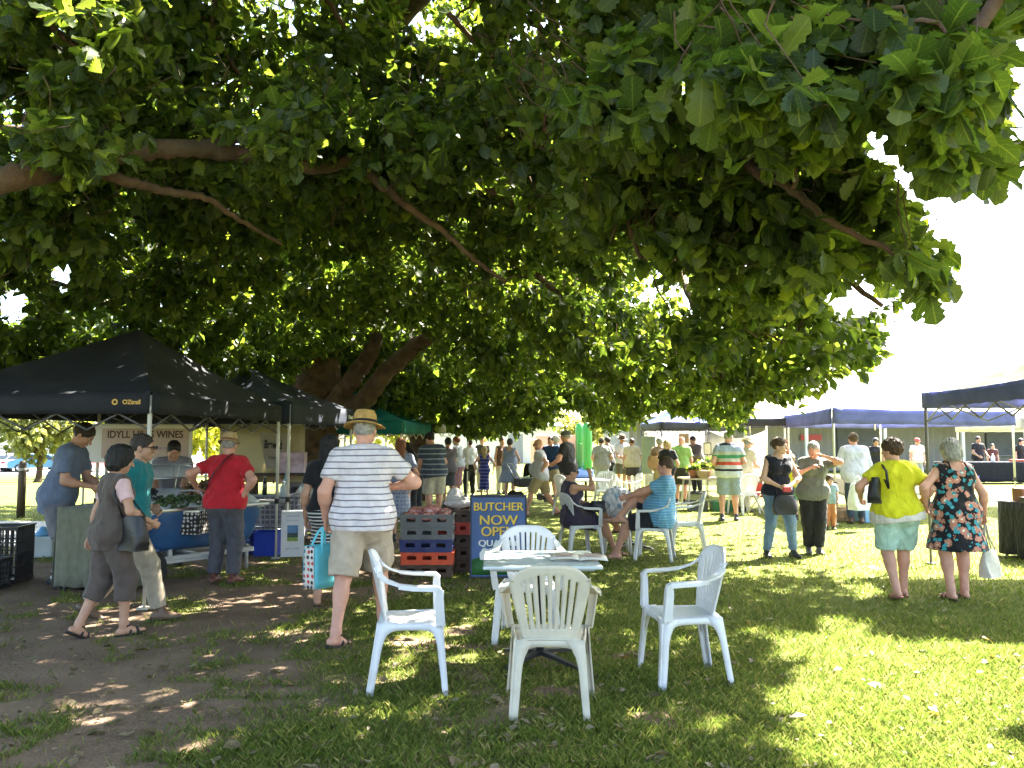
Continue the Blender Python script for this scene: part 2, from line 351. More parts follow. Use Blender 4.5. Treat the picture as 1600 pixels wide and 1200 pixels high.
# ------------------------------------------------------------------ oak leaves
PROF = {3: ([0, .08, .17, .22, .30, .38, .44, .52, .60, .66, .74, .82, .88, .95, 1.0], [.012, .03, .13, .20, .15, .24, .31, .22, .28, .36, .26, .30, .31, .17, .03]),
        2: ([0, .12, .24, .36, .48, .60, .72, .84, 1.0], [.015, .10, .22, .17, .33, .25, .36, .24, .02]),
        1: ([0, .3, .65, 1.0], [.02, .22, .34, .03]), 0: ([0, .6, 1.0], [.03, .34, .04])}
def leaf_mesh(pos, axis, nor, size, lod):
    """quads for many leaves: folded along the midrib, curled towards the tip"""
    t, w = PROF[lod]; t = np.array(t); w = np.array(w); k = len(t); m = len(pos)
    axis = axis / np.linalg.norm(axis, axis=1, keepdims=True)
    side = np.cross(axis, nor); side /= np.linalg.norm(side, axis=1, keepdims=True) + 1e-9; up = np.cross(side, axis)
    curl = RNG.uniform(-0.18, 0.62, m)[:, None]; fold = RNG.uniform(0.0, 0.6, m)[:, None]
    mid = pos[:, None] + size[:, None, None] * (axis[:, None] * t[None, :, None] - up[:, None] * (curl * t ** 2)[:, :, None])
    e = size[:, None, None] * (side[:, None] * w[None, :, None]); f = size[:, None, None] * up[:, None] * (fold * w)[:, :, None]
    V = np.stack([mid - e + f, mid, mid + e + f], 2)          # m,k,3,3
    base = (np.arange(m) * k * 3)[:, None, None]
    i = np.arange(k - 1)[None, :, None] * 3; j = np.arange(2)[None, None, :]
    q = base + i + j
    F = np.stack([q, q + 1, q + 4, q + 3], -1).reshape(-1, 4)
    bl = np.zeros((m, k, 3, 3), np.float32); bl[:, :, 0, 0] = 1; bl[:, :, 2, 0] = 1; bl[:, :, :, 1] = t[None, :, None]; bl[..., 2] = 1.0 if lod >= 2 else 0.0
    BLADE.append((V.reshape(-1, 3), bl.reshape(-1, 3)))
    return V.reshape(-1, 3), F
BLADE = []
def add_blade(me):
    bl = np.concatenate([b_ for v_, b_ in BLADE]); at_ = me.attributes.new('blade', 'FLOAT_VECTOR', 'POINT')
    at_.data.foreach_set('vector', bl.ravel()); BLADE.clear(); return me
def join(parts):
    Vs, Fs, n = [], [], 0
    for v, f in parts: Vs.append(v); Fs.append(f + n); n += len(v)
    return np.concatenate(Vs), np.concatenate(Fs)
def rosettes(C, T, nl, size, lod, droop=0.45):
    """nl leaves around each twig tip C with twig direction T"""
    m = len(C); C = np.repeat(C, nl, 0); T = np.repeat(T, nl, 0); n = len(C)
    r = RNG.normal(size=(n, 3)); r -= T * (r * T).sum(1, keepdims=True); r /= np.linalg.norm(r, axis=1, keepdims=True)
    ax = T * RNG.uniform(0.1, 0.9, (n, 1)) + r * RNG.uniform(0.5, 1.0, (n, 1)); ax[:, 2] -= droop * RNG.uniform(0.2, 1.6, n)
    ax /= np.linalg.norm(ax, axis=1, keepdims=True)
    nor = RNG.normal(size=(n, 3)) * 0.55; nor[:, 2] += 1.0; nor += r * 0.3
    pos = C - T * RNG.uniform(0, 0.14, (n, 1)) + ax * 0.015
    s = size * RNG.uniform(0.5, 1.3, n)
    return leaf_mesh(pos, ax, nor, s, lod)
def leaf_mat(name, dark, mid, pale, trans, rough=0.45):
    m = bpy.data.materials.new(name); n, b = nodes(m); L = n.links; N = n.nodes
    ge = N.new('ShaderNodeNewGeometry'); cr = N.new('ShaderNodeValToRGB'); L.new(ge.outputs['Random Per Island'], cr.inputs[0])
    el = cr.color_ramp.elements; el[0].color = (*dark, 1); el[1].color = (*pale, 1); el.new(0.6).color = (*mid, 1)
    va = N.new('ShaderNodeAttribute'); va.attribute_name = 'blade'; sx = N.new('ShaderNodeSeparateXYZ'); L.new(va.outputs['Vector'], sx.inputs[0])
    def mth(op, p, q, r=None):
        k = N.new('ShaderNodeMath'); k.operation = op
        for i, v in enumerate((p, q, r)):
            if v is None: continue
            if isinstance(v, (int, float)): k.inputs[i].default_value = v
            else: L.new(v, k.inputs[i])
        return k.outputs[0]
    rib = mth('LESS_THAN', sx.outputs[0], 0.07); sv = mth('LESS_THAN', mth('FRACT', mth('MULTIPLY', mth('MULTIPLY_ADD', sx.outputs[0], -0.22, sx.outputs[1]), 7.0), 0.0), 0.10)
    veins = mth('MULTIPLY', mth('MAXIMUM', rib, mth('MULTIPLY', sv, 0.6)), sx.outputs[2])
    vm = N.new('ShaderNodeMix'); vm.data_type = 'RGBA'; L.new(mth('MULTIPLY', veins, 0.55), vm.inputs[0]); L.new(cr.outputs[0], vm.inputs[6]); vm.inputs[7].default_value = (pale[0] * 1.5, pale[1] * 1.4, pale[2] * 1.6, 1)
    cr = type('o', (), {'outputs': [vm.outputs[2]]})
    L.new(cr.outputs[0], b.inputs['Base Color']); b.inputs['Roughness'].default_value = rough; b.inputs['Specular IOR Level'].default_value = 0.4
    tr = N.new('ShaderNodeBsdfTranslucent'); g = N.new('ShaderNodeMix'); g.data_type = 'RGBA'; g.blend_type = 'MULTIPLY'; g.inputs[0].default_value = 1
    L.new(cr.outputs[0], g.inputs[6]); g.inputs[7].default_value = (4.4, 4.0, 1.2, 1); L.new(g.outputs[2], tr.inputs[0])
    ms = N.new('ShaderNodeMixShader'); ms.inputs[0].default_value = trans
    L.new(b.outputs[0], ms.inputs[1]); L.new(tr.outputs[0], ms.inputs[2]); L.new(ms.outputs[0], N['Material Output'].inputs[0]); return m
OAK = leaf_mat('oak_leaf', (0.023, 0.043, 0.014), (0.040, 0.066, 0.019), (0.085, 0.112, 0.029), 0.52)
BARK = mat('oak_bark', (0.085, 0.050, 0.030), 0.95, 0.5, 6, 1.0, 22, dirt=((0.055, 0.05, 0.035), 3, 0.8))

# depth of the lowest foliage, by direction from the viewpoint (hand-read from leaf sizes)
CTRL = np.array([(100, 50, 4.5), (400, 60, 6.5), (700, 40, 7.5), (900, 30, 4.2), (1000, 150, 3.2), (1200, 130, 2.4), (1500, 150, 2.3), (100, 350, 6.0), (400, 350, 7.0), (140, 220, 4.6), (420, 220, 5.1), (650, 235, 5.8), (520, 605, 18.0), (590, 560, 16.5), (250, 450, 9.0), (550, 440, 9.5), (800, 440, 8.5),
    (700, 350, 7.6), (950, 300, 4.8), (1100, 380, 4.3), (1250, 400, 3.8), (1460, 430, 3.3), (200, 540, 11), (450, 530, 12), (750, 540, 11.5), (950, 520, 8),
    (1100, 520, 6.2), (1250, 560, 6.5), (700, 640, 18), (880, 640, 15), (1100, 640, 12), (1200, 600, 9), (1330, 560, 7.5), (-300, 300, 6), (1900, 200, 2.6), (500, -300, 6), (1300, -400, 2.6)])
def dfront(px, py):
    w = 1 / (((px[:, None] - CTRL[None, :, 0]) ** 2 + (1.3 * (py[:, None] - CTRL[None, :, 1])) ** 2) + 900.0) ** 1.5
    return np.exp((w * np.log(CTRL[:, 2])).sum(1) / w.sum(1))
BOT = np.array([(-2000, 610), (0, 612), (120, 600), (200, 590), (300, 610), (400, 632), (480, 640), (560, 640), (640, 655), (690, 668), (740, 690), (800, 682), (860, 668), (880, 650), (900, 640), (915, 662), (950, 678),
    (985, 675), (1010, 648), (1030, 640), (1060, 650), (1090, 655), (1110, 660), (1135, 668), (1150, 680), (1165, 672), (1180, 640), (1210, 625), (1245, 632), (1262, 612), (1300, 604), (1330, 588), (1378, 592), (1392, 560),
    (1425, 500), (1475, 478), (1510, 440), (1535, 436), (1562, 420), (1575, 405), (1578, 395), (1590, 20)])
def in_sky(px, py):
    """open sky at the outer edge of the crown, under its hanging skirt and through two holes"""
    bad = py > np.interp(px, BOT[:, 0], BOT[:, 1])
    top = np.interp(px, [1345, 1368, 1372, 1430, 1445, 1470, 1600, 3000], [3000, 225, 185, 220, 272, 296, 304, 315])      # under the near cluster
    edge = np.interp(py, [190, 235, 265, 300, 325, 345, 372, 395, 420, 445], [1366, 1380, 1410, 1398, 1432, 1450, 1462, 1545, 1575, 1515])
    bad |= (py > top) & (px > edge) & (py < 446)
    bad |= ((px - 1335) / 42) ** 2 + ((py - 462) / 22) ** 2 < 1
    bad |= ((px - 1440) / 50) ** 2 + ((py - 515) / 36) ** 2 < 1
    bad |= ((px - 95) / 16) ** 2 + ((py - 425) / 20) ** 2 < 1
    bad |= ((px - 18) / 22) ** 2 + ((py - 475) / 26) ** 2 < 1
    return bad
def near_sky(px, py, d, r=0.11):
    q = FPX * r / np.maximum(d, 0.5); bad = in_sky(px, py)
    for k in range(8): bad |= in_sky(px + q * math.cos(k * math.pi / 4), py + q * math.sin(k * math.pi / 4))
    return bad
def inpoly(x, y, P):
    r = np.zeros(np.shape(x), bool); n = len(P)
    for i in range(n):
        (x1, y1), (x2, y2) = P[i], P[(i + 1) % n]
        if y1 == y2: continue
        r ^= ((y1 > y) != (y2 > y)) & (x < (x2 - x1) * (y - y1) / (y2 - y1) + x1)
    return r
LIT1 = [tuple(G(*p).xy) for p in ((1180, 1015), (1300, 975), (1480, 1000), (1900, 985), (2100, 1260), (1230, 1260), (1200, 1110))]
LIT2 = [tuple(G(*p).xy) for p in ((960, 795), (1250, 770), (2300, 740), (2300, 860), (1280, 905), (1060, 862))]
LIT3 = [tuple(G(*p).xy) for p in ((900, 780), (1250, 770), (2600, 740), (1500, 715), (600, 715), (640, 775))]
LIT4 = [tuple(G(*p).xy) for p in ((-700, 790), (60, 790), (330, 790), (330, 720), (-700, 720))]
def shade_keep(P, strength=1.0):
    """thins foliage whose shadow would fall on the sunlit lawn patches"""
    k = P[:, 2] / SDIR.z; gx, gy = P[:, 0] - SDIR.x * k, P[:, 1] - SDIR.y * k
    wob = (fbm(gx * 1.6, gy * 1.6, 2.5) - 0.5) * 1.3; gx2, gy2 = gx + wob, gy + wob
    p = np.zeros(len(P))
    p = np.where(inpoly(gx2, gy2, LIT2), 0.88, p); p = np.where(inpoly(gx2, gy2, LIT3), 0.85, p); p = np.where(inpoly(gx2, gy2, LIT4), 0.97, p)
    spots = fbm(gx * 1.05 + 4, gy * 1.05, 5.5)
    p = np.maximum(p, sst(0.60, 0.66, spots) * np.where(gx > -1.0, 0.92, 0.55))
    p = np.where(inpoly(gx2, gy2, LIT1), 0.985, p)
    return RNG.random(len(P)) > p * strength
TA, TB = np.array([-3.95, 16.2]), np.array([-2.45, 21.8])
def twigdir(P):
    c = np.array([-4.0, 14.0, 4.0]); T = P - c; T /= np.linalg.norm(T, axis=1, keepdims=True)
    T = T * 0.6 + RNG.normal(size=P.shape) * 0.6; T[:, 2] -= 0.25; return T / np.linalg.norm(T, axis=1, keepdims=True)
def ray_points(px, py, d):
    c, s = math.cos(PITCH), math.sin(PITCH); u, v = (px - CX) / FPX, (CY - py) / FPX
    return np.stack([u * d / (c - v * s), d, CAMH + (s + v * c) * d / (c - v * s)], 1)
def pix_np(P):
    c, s = math.cos(PITCH), math.sin(PITCH); y, z = P[:, 1], P[:, 2] - CAMH
    f = np.maximum(y * c + z * s, 1e-3); return CX + FPX * P[:, 0] / f, CY - FPX * (-y * s + z * c) / f
M = 620000
px = RNG.uniform(-160, 1760, M); py = RNG.uniform(-260, 700, M); df = dfront(px, py)
d = df * (1 + RNG.exponential(0.20, M)) + RNG.uniform(0, 0.5, M)
keep = RNG.random(M) < (d / 22.0) ** 2 * 0.66
px, py, d, df = px[keep], py[keep], d[keep], df[keep]
P = ray_points(px, py, d)
cl = fbm(P[:, 0] * 1.25, P[:, 1] * 1.25, P[:, 2] * 1.7, 3)
topgap = np.exp(-(((px - 600) / 380) ** 2 + ((py - 40) / 170) ** 2))
cf = fbm(P[:, 0] * 3.6, P[:, 1] * 3.6, P[:, 2] * 4.2, 2)
thin = RNG.random(len(px)) < 0.22
ok = (0.62 * cl + 0.38 * cf > 0.475 + 0.075 * topgap) & ~near_sky(px, py, d, np.where(thin, 0.03, 0.12)) & (P[:, 2] < 11)
P, d, px, py = P[ok], d[ok], px[ok], py[ok]
k2 = shade_keep(P, 0.35); P, d, px, py = P[k2], d[k2], px[k2], py[k2]
# the rest of the crown: its upper dome, then boxes of sprays added to cast shade
M2 = 10500
q = RNG.normal(size=(M2, 3)); q /= np.linalg.norm(q, axis=1, keepdims=True); q[:, 2] = np.abs(q[:, 2])
U = q * (RNG.uniform(0.62, 1.0, M2) ** 0.5)[:, None] * np.array([11.0, 13.5, 8.0]) + np.array([-4.0, 13.0, 3.0])
U2 = np.stack([RNG.uniform(0.5, 8.5, 2600), RNG.uniform(1.0, 11.0, 2600), RNG.uniform(3.6, 8.5, 2600)], 1)
U3 = np.stack([RNG.uniform(1.4, 3.8, 1000), RNG.uniform(2.2, 5.0, 1000), RNG.uniform(4.0, 6.5, 1000)], 1)  # added above the near cluster to darken it
U4 = np.stack([RNG.uniform(-7, 5.5, 3200), RNG.uniform(9.5, 19, 3200), RNG.uniform(5.0, 8.5, 3200)], 1)  # added to block the sun from the farther leaves
U5 = np.stack([RNG.uniform(6.0, 9.5, 1500), RNG.uniform(10.0, 13.5, 1500), RNG.uniform(6.3, 9.5, 1500)], 1)  # high sprays on no branch, added to shade the lawn at right
U = np.concatenate([U, U2, U3, U4, U5]); U = U[(U[:, 2] > 2.6)]
upx, upy = pix_np(U); infr = (U[:, 1] > 0.3) & (upx > -40) & (upx < 1640) & (upy > -40) & (upy < 700)
U = U[~(infr & near_sky(upx, upy, U[:, 1])) & ~((U[:, 1] > 0.3) & (np.linalg.norm(U - np.array([0, 0, 1.57]), axis=1) < 4.2))]
U = U[shade_keep(U)]
upx, upy = pix_np(U); dfu = dfront(np.clip(upx, -300, 1900), np.clip(upy, -300, 690)); U = U[(U[:, 1] > dfu * 1.05) | (U[:, 1] < 0.3) | (upx < -150) | (upx > 1750) | (upy < -250)]; upx_, upy_ = pix_np(U); gp = np.exp(-(((upx_ - 620) / 420) ** 2 + ((upy_ - 30) / 200) ** 2)) * (U[:, 1] > 0.3); U = U[RNG.random(len(U)) > 0.75 * gp]; upx_, upy_ = pix_np(U)
def tree_of(Q): return np.linalg.norm(Q[:, :2] - TB, axis=1) + 1.5 < np.linalg.norm(Q[:, :2] - TA, axis=1)
parts = {0: [], 1: []}; blades_of = {0: [], 1: []}
tb = tree_of(P) & (d > 15)
for own, sel in ((0, ~tb), (1, tb)):
    for lo, hi, nl, sz, lod in ((0, 4.6, 8, 0.135, 3), (4.6, 6.5, 8, 0.120, 2), (6.5, 12, 8, 0.122, 1), (12, 60, 7, 0.145, 0)):
        s = sel & (d >= lo) & (d < hi)
        if s.any(): parts[own].append(rosettes(P[s], twigdir(P[s]), nl, sz, lod)); blades_of[own] += BLADE; BLADE.clear()
du = U[:, 1]; inf_ = (du > 0.3) & (upx_ > -100) & (upx_ < 1700) & (upy_ > -150)
for s, sz, lod in ((inf_ & (du < 6), .135, 2), (inf_ & (du >= 6) & (du < 13), .14, 1), (inf_ & (du >= 13), .18, 0), (~inf_, .22, 0)): parts[0].append(rosettes(U[s], twigdir(U[s]), 8, sz, lod, .2)); blades_of[0] += BLADE; BLADE.clear()
print('sprays', len(P), len(U))

def limb(mb, pts, r0, r1, n=10, wob=0.06, seg=10):
    """a limb through pts, tapering, slightly crooked"""
    pts = [Vector(p) for p in pts]; out = []
    for i in range(len(pts) - 1):
        a, b_ = pts[max(i - 1, 0)], pts[i]; c, d_ = pts[i + 1], pts[min(i + 2, len(pts) - 1)]
        for t in np.linspace(0, 1, seg, endpoint=False):
            out.append(0.5 * ((2 * b_) + (-a + c) * t + (2 * a - 5 * b_ + 4 * c - d_) * t * t + (-a + 3 * b_ - 3 * c + d_) * t ** 3))
    out.append(pts[-1]); k = len(out)
    out = [p + Vector(RNG.normal(size=3)) * wob * (0.3 + 0.0 * i) * min(1, i / 3) for i, p in enumerate(out)]
    rs = [(r0 + (r1 - r0) * (i / (k - 1)) ** 0.8) * RNG.uniform(0.92, 1.1) for i in range(k)]
    mb.tube(out, rs, n); return out
oak = empty('oak_tree', (TA[0], TA[1], 0), 0, 'great oak with the thicker trunk, its low limbs roofing the market', 'tree')
oak2 = empty('oak_tree', (TB[0], TB[1], 0), 0, 'second oak with a slimmer trunk rising behind the teal stall', 'tree')
inv = {0: Vector((-TA[0], -TA[1], 0)), 1: Vector((-TB[0], -TB[1], 0))}
def place(o, k): o.location = inv[k]; return o
w = MB()
limb(w, [(-3.9, 16.2, -0.1), (-3.92, 16.2, 0.5), (-3.9, 16.2, 1.6), (-3.85, 16.1, 2.6), (-3.7, 16.0, 3.8)], 0.50, 0.40, 18, 0.02)
w2 = MB()
SK = []
def br(pts, r0, r1, n=9, wob=0.05): SK.extend(limb(w2, pts, r0, r1, n, wob))
br([(-3.6, 16, 2.2), AT(560, 632, 15.6), AT(610, 575, 15.0), AT(680, 520, 14), AT(780, 470, 12.5), AT(900, 440, 11)], 0.26, 0.06)
br([(-3.7, 16, 1.9), AT(545, 600, 15.6), AT(580, 550, 15.2), AT(600, 480, 14.5), AT(640, 420, 13.5)], 0.24, 0.07)
br([(-3.7, 16, 3.2), (-4.4, 14.5, 4.6), (-6.0, 11, 4.6), AT(-420, 330, 6.6), AT(-180, 315, 5.4), AT(0, 282, 5.4), AT(90, 262, 5.6), AT(165, 241, 5.8), AT(300, 232, 6.1), AT(400, 246, 6.4), AT(500, 262, 6.7), AT(600, 243, 7.0), AT(700, 262, 7.2), AT(800, 312, 7.5), AT(900, 362, 7.9), AT(960, 380, 8.4)], 0.138, 0.026, 12, 0.022)
br([AT(150, 245, 5.8), AT(240, 238, 6.1), AT(330, 225, 6.4), AT(430, 214, 6.8), AT(580, 234, 7.2), AT(700, 236, 7.6), AT(800, 225, 8.0)], 0.05, 0.016, 8, 0.03)
br([AT(558, 255, 6.85), AT(620, 310, 7.0), AT(690, 360, 7.2), AT(745, 408, 7.4), AT(790, 440, 7.6)], 0.045, 0.015, 7, 0.02)
br([AT(120, 252, 5.75), AT(190, 280, 5.9), AT(260, 298, 6.1), AT(320, 308, 6.3), AT(375, 345, 6.6), AT(440, 380, 7.0)], 0.05, 0.015, 7, 0.02)
br([(-3.8, 16, 3.4), (-3.0, 13.5, 5.6), (-1.6, 10, 6.6), (0.3, 6.8, 6.4), (1.6, 4.6, 5.2), (2.1, 3.4, 4.0), AT(1500, 120, 3.0)], 0.24, 0.02)
br([(-0.8, 8.6, 6.6), AT(960, 60, 7.0), AT(985, 180, 6.2), AT(990, 260, 5.8), AT(985, 350, 5.6), AT(1010, 430, 5.6)], 0.05, 0.012, 7, 0.03)
br([AT(740, -10, 8.5), AT(820, 30, 8.0), AT(920, 80, 7.5), AT(1000, 90, 7.0)], 0.05, 0.02, 7, 0.03)
br([AT(790, 325, 8.0), AT(860, 300, 7.6), AT(930, 330, 7.2), AT(1010, 365, 6.8)], 0.035, 0.012, 7, 0.03)
br([(-3.7, 16.2, 3.4), (-1.0, 15, 5.2), (1.5, 13.5, 5.6), (3.6, 12, 4.8), (5.0, 11, 3.4)], 0.22, 0.03)
br([(-3.9, 16.2, 3.5), (-6, 15.5, 6), (-9, 14, 7), (-12, 13, 6)], 0.24, 0.05); br([(-3.9, 16.2, 3.6), (-4, 17, 8), (-4.5, 16, 11)], 0.3, 0.05)
br([(2.3, 13.2, 5.4), AT(1080, 470, 9), AT(1160, 510, 8.0), AT(1240, 545, 7.5)], 0.06, 0.012, 7)
br([(1.2, 5.2, 5.6), AT(1150, 200, 4.6), AT(1230, 290, 4.2), AT(1340, 370, 3.9), AT(1470, 415, 3.6)], 0.04, 0.008, 7, 0.02)
for pts in ([(700, 20), (770, 90), (860, 130)], [(500, -20), (560, 70), (640, 120)], [(330, 40), (380, 120), (470, 180)], [(60, 20), (140, 90), (250, 150)], [(850, 200), (930, 240), (1040, 250)], [(30, 420), (130, 455), (240, 470)], [(560, 420), (650, 460), (760, 500)], [(840, 430), (900, 490), (930, 560)]):
    dd = float(dfront(np.array([pts[1][0]]), np.array([pts[1][1]]))[0]) * 1.12
    br([AT(a_, b_, dd + 0.3 * i) for i, (a_, b_) in enumerate(pts)], 0.03 * dd / 7, 0.010, 6, 0.02)
# twigs that carry the near sprays
SKa = np.array(SK); tw = MB()
nearest = np.nonzero((d < 9.5))[0]; RNG.shuffle(nearest); T = twigdir(P)
for i in nearest[:2600]:
    c = P[i]; t = T[i]; e = c - t * 0.30; e2 = e + np.array([RNG.normal() * .08, RNG.normal() * .08, 0.12])
    tw.tube([c - t * 0.01, e, e2], [0.0022, 0.004, 0.006], 3, False)
for i in nearest[:170]:
    c = P[i] - T[i] * 0.25; j = np.argmin(((SKa - c) ** 2).sum(1)); g = SKa[j]; L_ = np.linalg.norm(g - c)
    if L_ > 4.5: continue
    mid = (c + g) / 2 + np.array([0, 0, 0.10 * L_]); tp = []
    for q in np.linspace(0, 1, 11):
        tp.append(tuple((1 - q) ** 2 * c + 2 * q * (1 - q) * mid + q * q * g + RNG.normal(size=3) * .035 * (q * (1 - q) * 4)))
    tw.tube(tp, list(np.linspace(.004, .013, 11)), 5, False)
tr = place(w.obj('trunk', BARK, oak), 0); place(w2.obj('limb', BARK, oak), 0)
place(tw.obj('twig', BARK, oak), 0)
BLADE[:] = blades_of[0]; place(link_mesh('crown', add_blade(np_mesh('crown', *join(parts[0]))), OAK, oak), 0)
w = MB(); limb(w, [(-2.45, 21.8, -0.1), (-2.45, 21.8, 1.0), (-2.4, 21.7, 2.4), (-2.2, 21.5, 4.0)], 0.36, 0.22, 14, 0.02)
limb(w, [(-2.3, 21.6, 2.6), AT(700, 640, 21), AT(760, 600, 20.5), AT(830, 560, 20)], 0.16, 0.05)
limb(w, [(-2.3, 21.6, 2.2), AT(630, 620, 21.3), AT(620, 570, 21), AT(600, 500, 20)], 0.16, 0.05)
place(w.obj('trunk', BARK, oak2), 1)
# upper crown of the second oak
q = RNG.normal(size=(3800, 3)); q /= np.linalg.norm(q, axis=1, keepdims=True); q[:, 2] = np.abs(q[:, 2])
Q = q * (RNG.uniform(0.3, 1, 3800) ** 0.5)[:, None] * np.array([6.5, 6.0, 6.5]) + np.array([-2.0, 22.5, 3.0]); Q = Q[Q[:, 1] > 17]
qx, qy = pix_np(Q); Q = Q[~in_sky(qx, qy)]; Q = Q[shade_keep(Q, 0.8)]
BLADE.clear(); parts[1].append(rosettes(Q, twigdir(Q), 8, 0.22, 0)); blades_of[1] += BLADE; BLADE[:] = blades_of[1]
place(link_mesh('crown', add_blade(np_mesh('crown', *join(parts[1]))), OAK, oak2), 1)

# ------------------------------------------------------------------ fallen leaves (uncountable litter)
nL = 1700; fx = np.where(RNG.random(nL) < 0.6, RNG.uniform(-0.68, 0.05, nL), RNG.uniform(-0.1, 0.68, nL)); fd = 1 / RNG.uniform(1 / 14, 1 / 3.6, nL); fx = fx * fd
pos = np.stack([fx, fd, ground_z(fx, fd) + 0.012 + RNG.uniform(0, 0.02, nL)], 1); a_ = RNG.uniform(0, 6.28, nL)
ax = np.stack([np.cos(a_), np.sin(a_), RNG.normal(size=nL) * 0.12], 1); nor = RNG.normal(size=(nL, 3)) * 0.25; nor[:, 2] += 1
lv, lf = leaf_mesh(pos, ax, nor, RNG.choice([0.03, 0.05, 0.07, 0.11], nL, p=[.45, .35, .15, .05]), 1)
DRY = leaf_mat('fallen_leaf', (0.055, 0.055, 0.025), (0.11, 0.085, 0.045), (0.20, 0.165, 0.115), 0.15, 0.6)
tag(link_mesh('fallen_leaves', np_mesh('fallen_leaves', lv, lf), DRY), kind='stuff')

# ------------------------------------------------------------------ far trees and hedges
FARL = {}
def far_tree(name, label, x, y, h, r, dark, pale, n=1500, low=0.25, leaf=0.35, group=None):
    z0 = float(ground_z(x, y)); t = empty(name, (x, y, z0), 0, label, 'tree', group)
    k = (dark, pale)
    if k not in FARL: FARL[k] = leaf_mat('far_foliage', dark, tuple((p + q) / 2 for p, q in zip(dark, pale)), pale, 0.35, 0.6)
    c = RNG.normal(size=(26, 3)); c /= np.linalg.norm(c, axis=1, keepdims=True); c *= RNG.uniform(0.25, 0.75, (26, 1))
    i = RNG.integers(0, 26, n); q = RNG.normal(size=(n, 3)); q /= np.linalg.norm(q, axis=1, keepdims=True)
    Q = (c[i] + q * RNG.uniform(0.15, 0.38, (n, 1))) * np.array([r, r, h * (1 - low) / 2]) + np.array([0, 0, h * (1 + low) / 2])
    T = q * 0.8 + RNG.normal(size=(n, 3)) * 0.4; T /= np.linalg.norm(T, axis=1, keepdims=True)
    v, f = rosettes(Q, T, 5, leaf, 0); link_mesh('crown', np_mesh('crown', v, f), FARL[k], t)
    b_ = MB(); limb(b_, [(0, 0, -0.1), (0.02 * h, 0, h * low), (0, 0.03 * h, h * 0.75)], 0.035 * h, 0.01 * h, 8, 0.01)
    for s in range(4):
        a_ = s * 1.6 + 0.4; limb(b_, [(0, 0, h * (low + 0.08)), (r * 0.35 * math.cos(a_), r * 0.35 * math.sin(a_), h * 0.55), (r * 0.6 * math.cos(a_), r * 0.6 * math.sin(a_), h * 0.7)], 0.018 * h, 0.006 * h, 6, 0.01, 5)
    b_.obj('trunk', BARK, t); return t
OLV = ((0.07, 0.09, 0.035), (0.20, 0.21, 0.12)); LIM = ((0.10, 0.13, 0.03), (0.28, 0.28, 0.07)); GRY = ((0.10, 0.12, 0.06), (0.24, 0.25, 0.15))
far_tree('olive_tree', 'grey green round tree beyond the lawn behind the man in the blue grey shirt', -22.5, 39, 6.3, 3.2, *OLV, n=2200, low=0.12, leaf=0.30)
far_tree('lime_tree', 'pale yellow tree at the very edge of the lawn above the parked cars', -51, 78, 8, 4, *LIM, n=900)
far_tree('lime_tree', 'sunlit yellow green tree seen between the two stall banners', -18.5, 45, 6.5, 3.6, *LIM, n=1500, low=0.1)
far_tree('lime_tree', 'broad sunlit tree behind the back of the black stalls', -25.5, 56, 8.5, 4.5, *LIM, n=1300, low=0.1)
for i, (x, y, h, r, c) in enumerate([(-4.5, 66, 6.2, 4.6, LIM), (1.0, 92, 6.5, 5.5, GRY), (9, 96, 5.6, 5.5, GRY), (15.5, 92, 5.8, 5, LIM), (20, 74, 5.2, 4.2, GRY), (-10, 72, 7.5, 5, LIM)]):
    far_tree('field_tree', ['hazy yellow green tree across the field behind the queue of shoppers', 'pale tree across the field behind the bouncy castle', 'pale round tree across the field above the two chatting men', 'yellowish tree across the field behind the green notice board', 'grey green tree across the field behind the far blue stall', 'tall yellow green tree beyond the end of the stall row'][i], x, y, h, r, *c, n=1100, low=0.08, leaf=0.4)

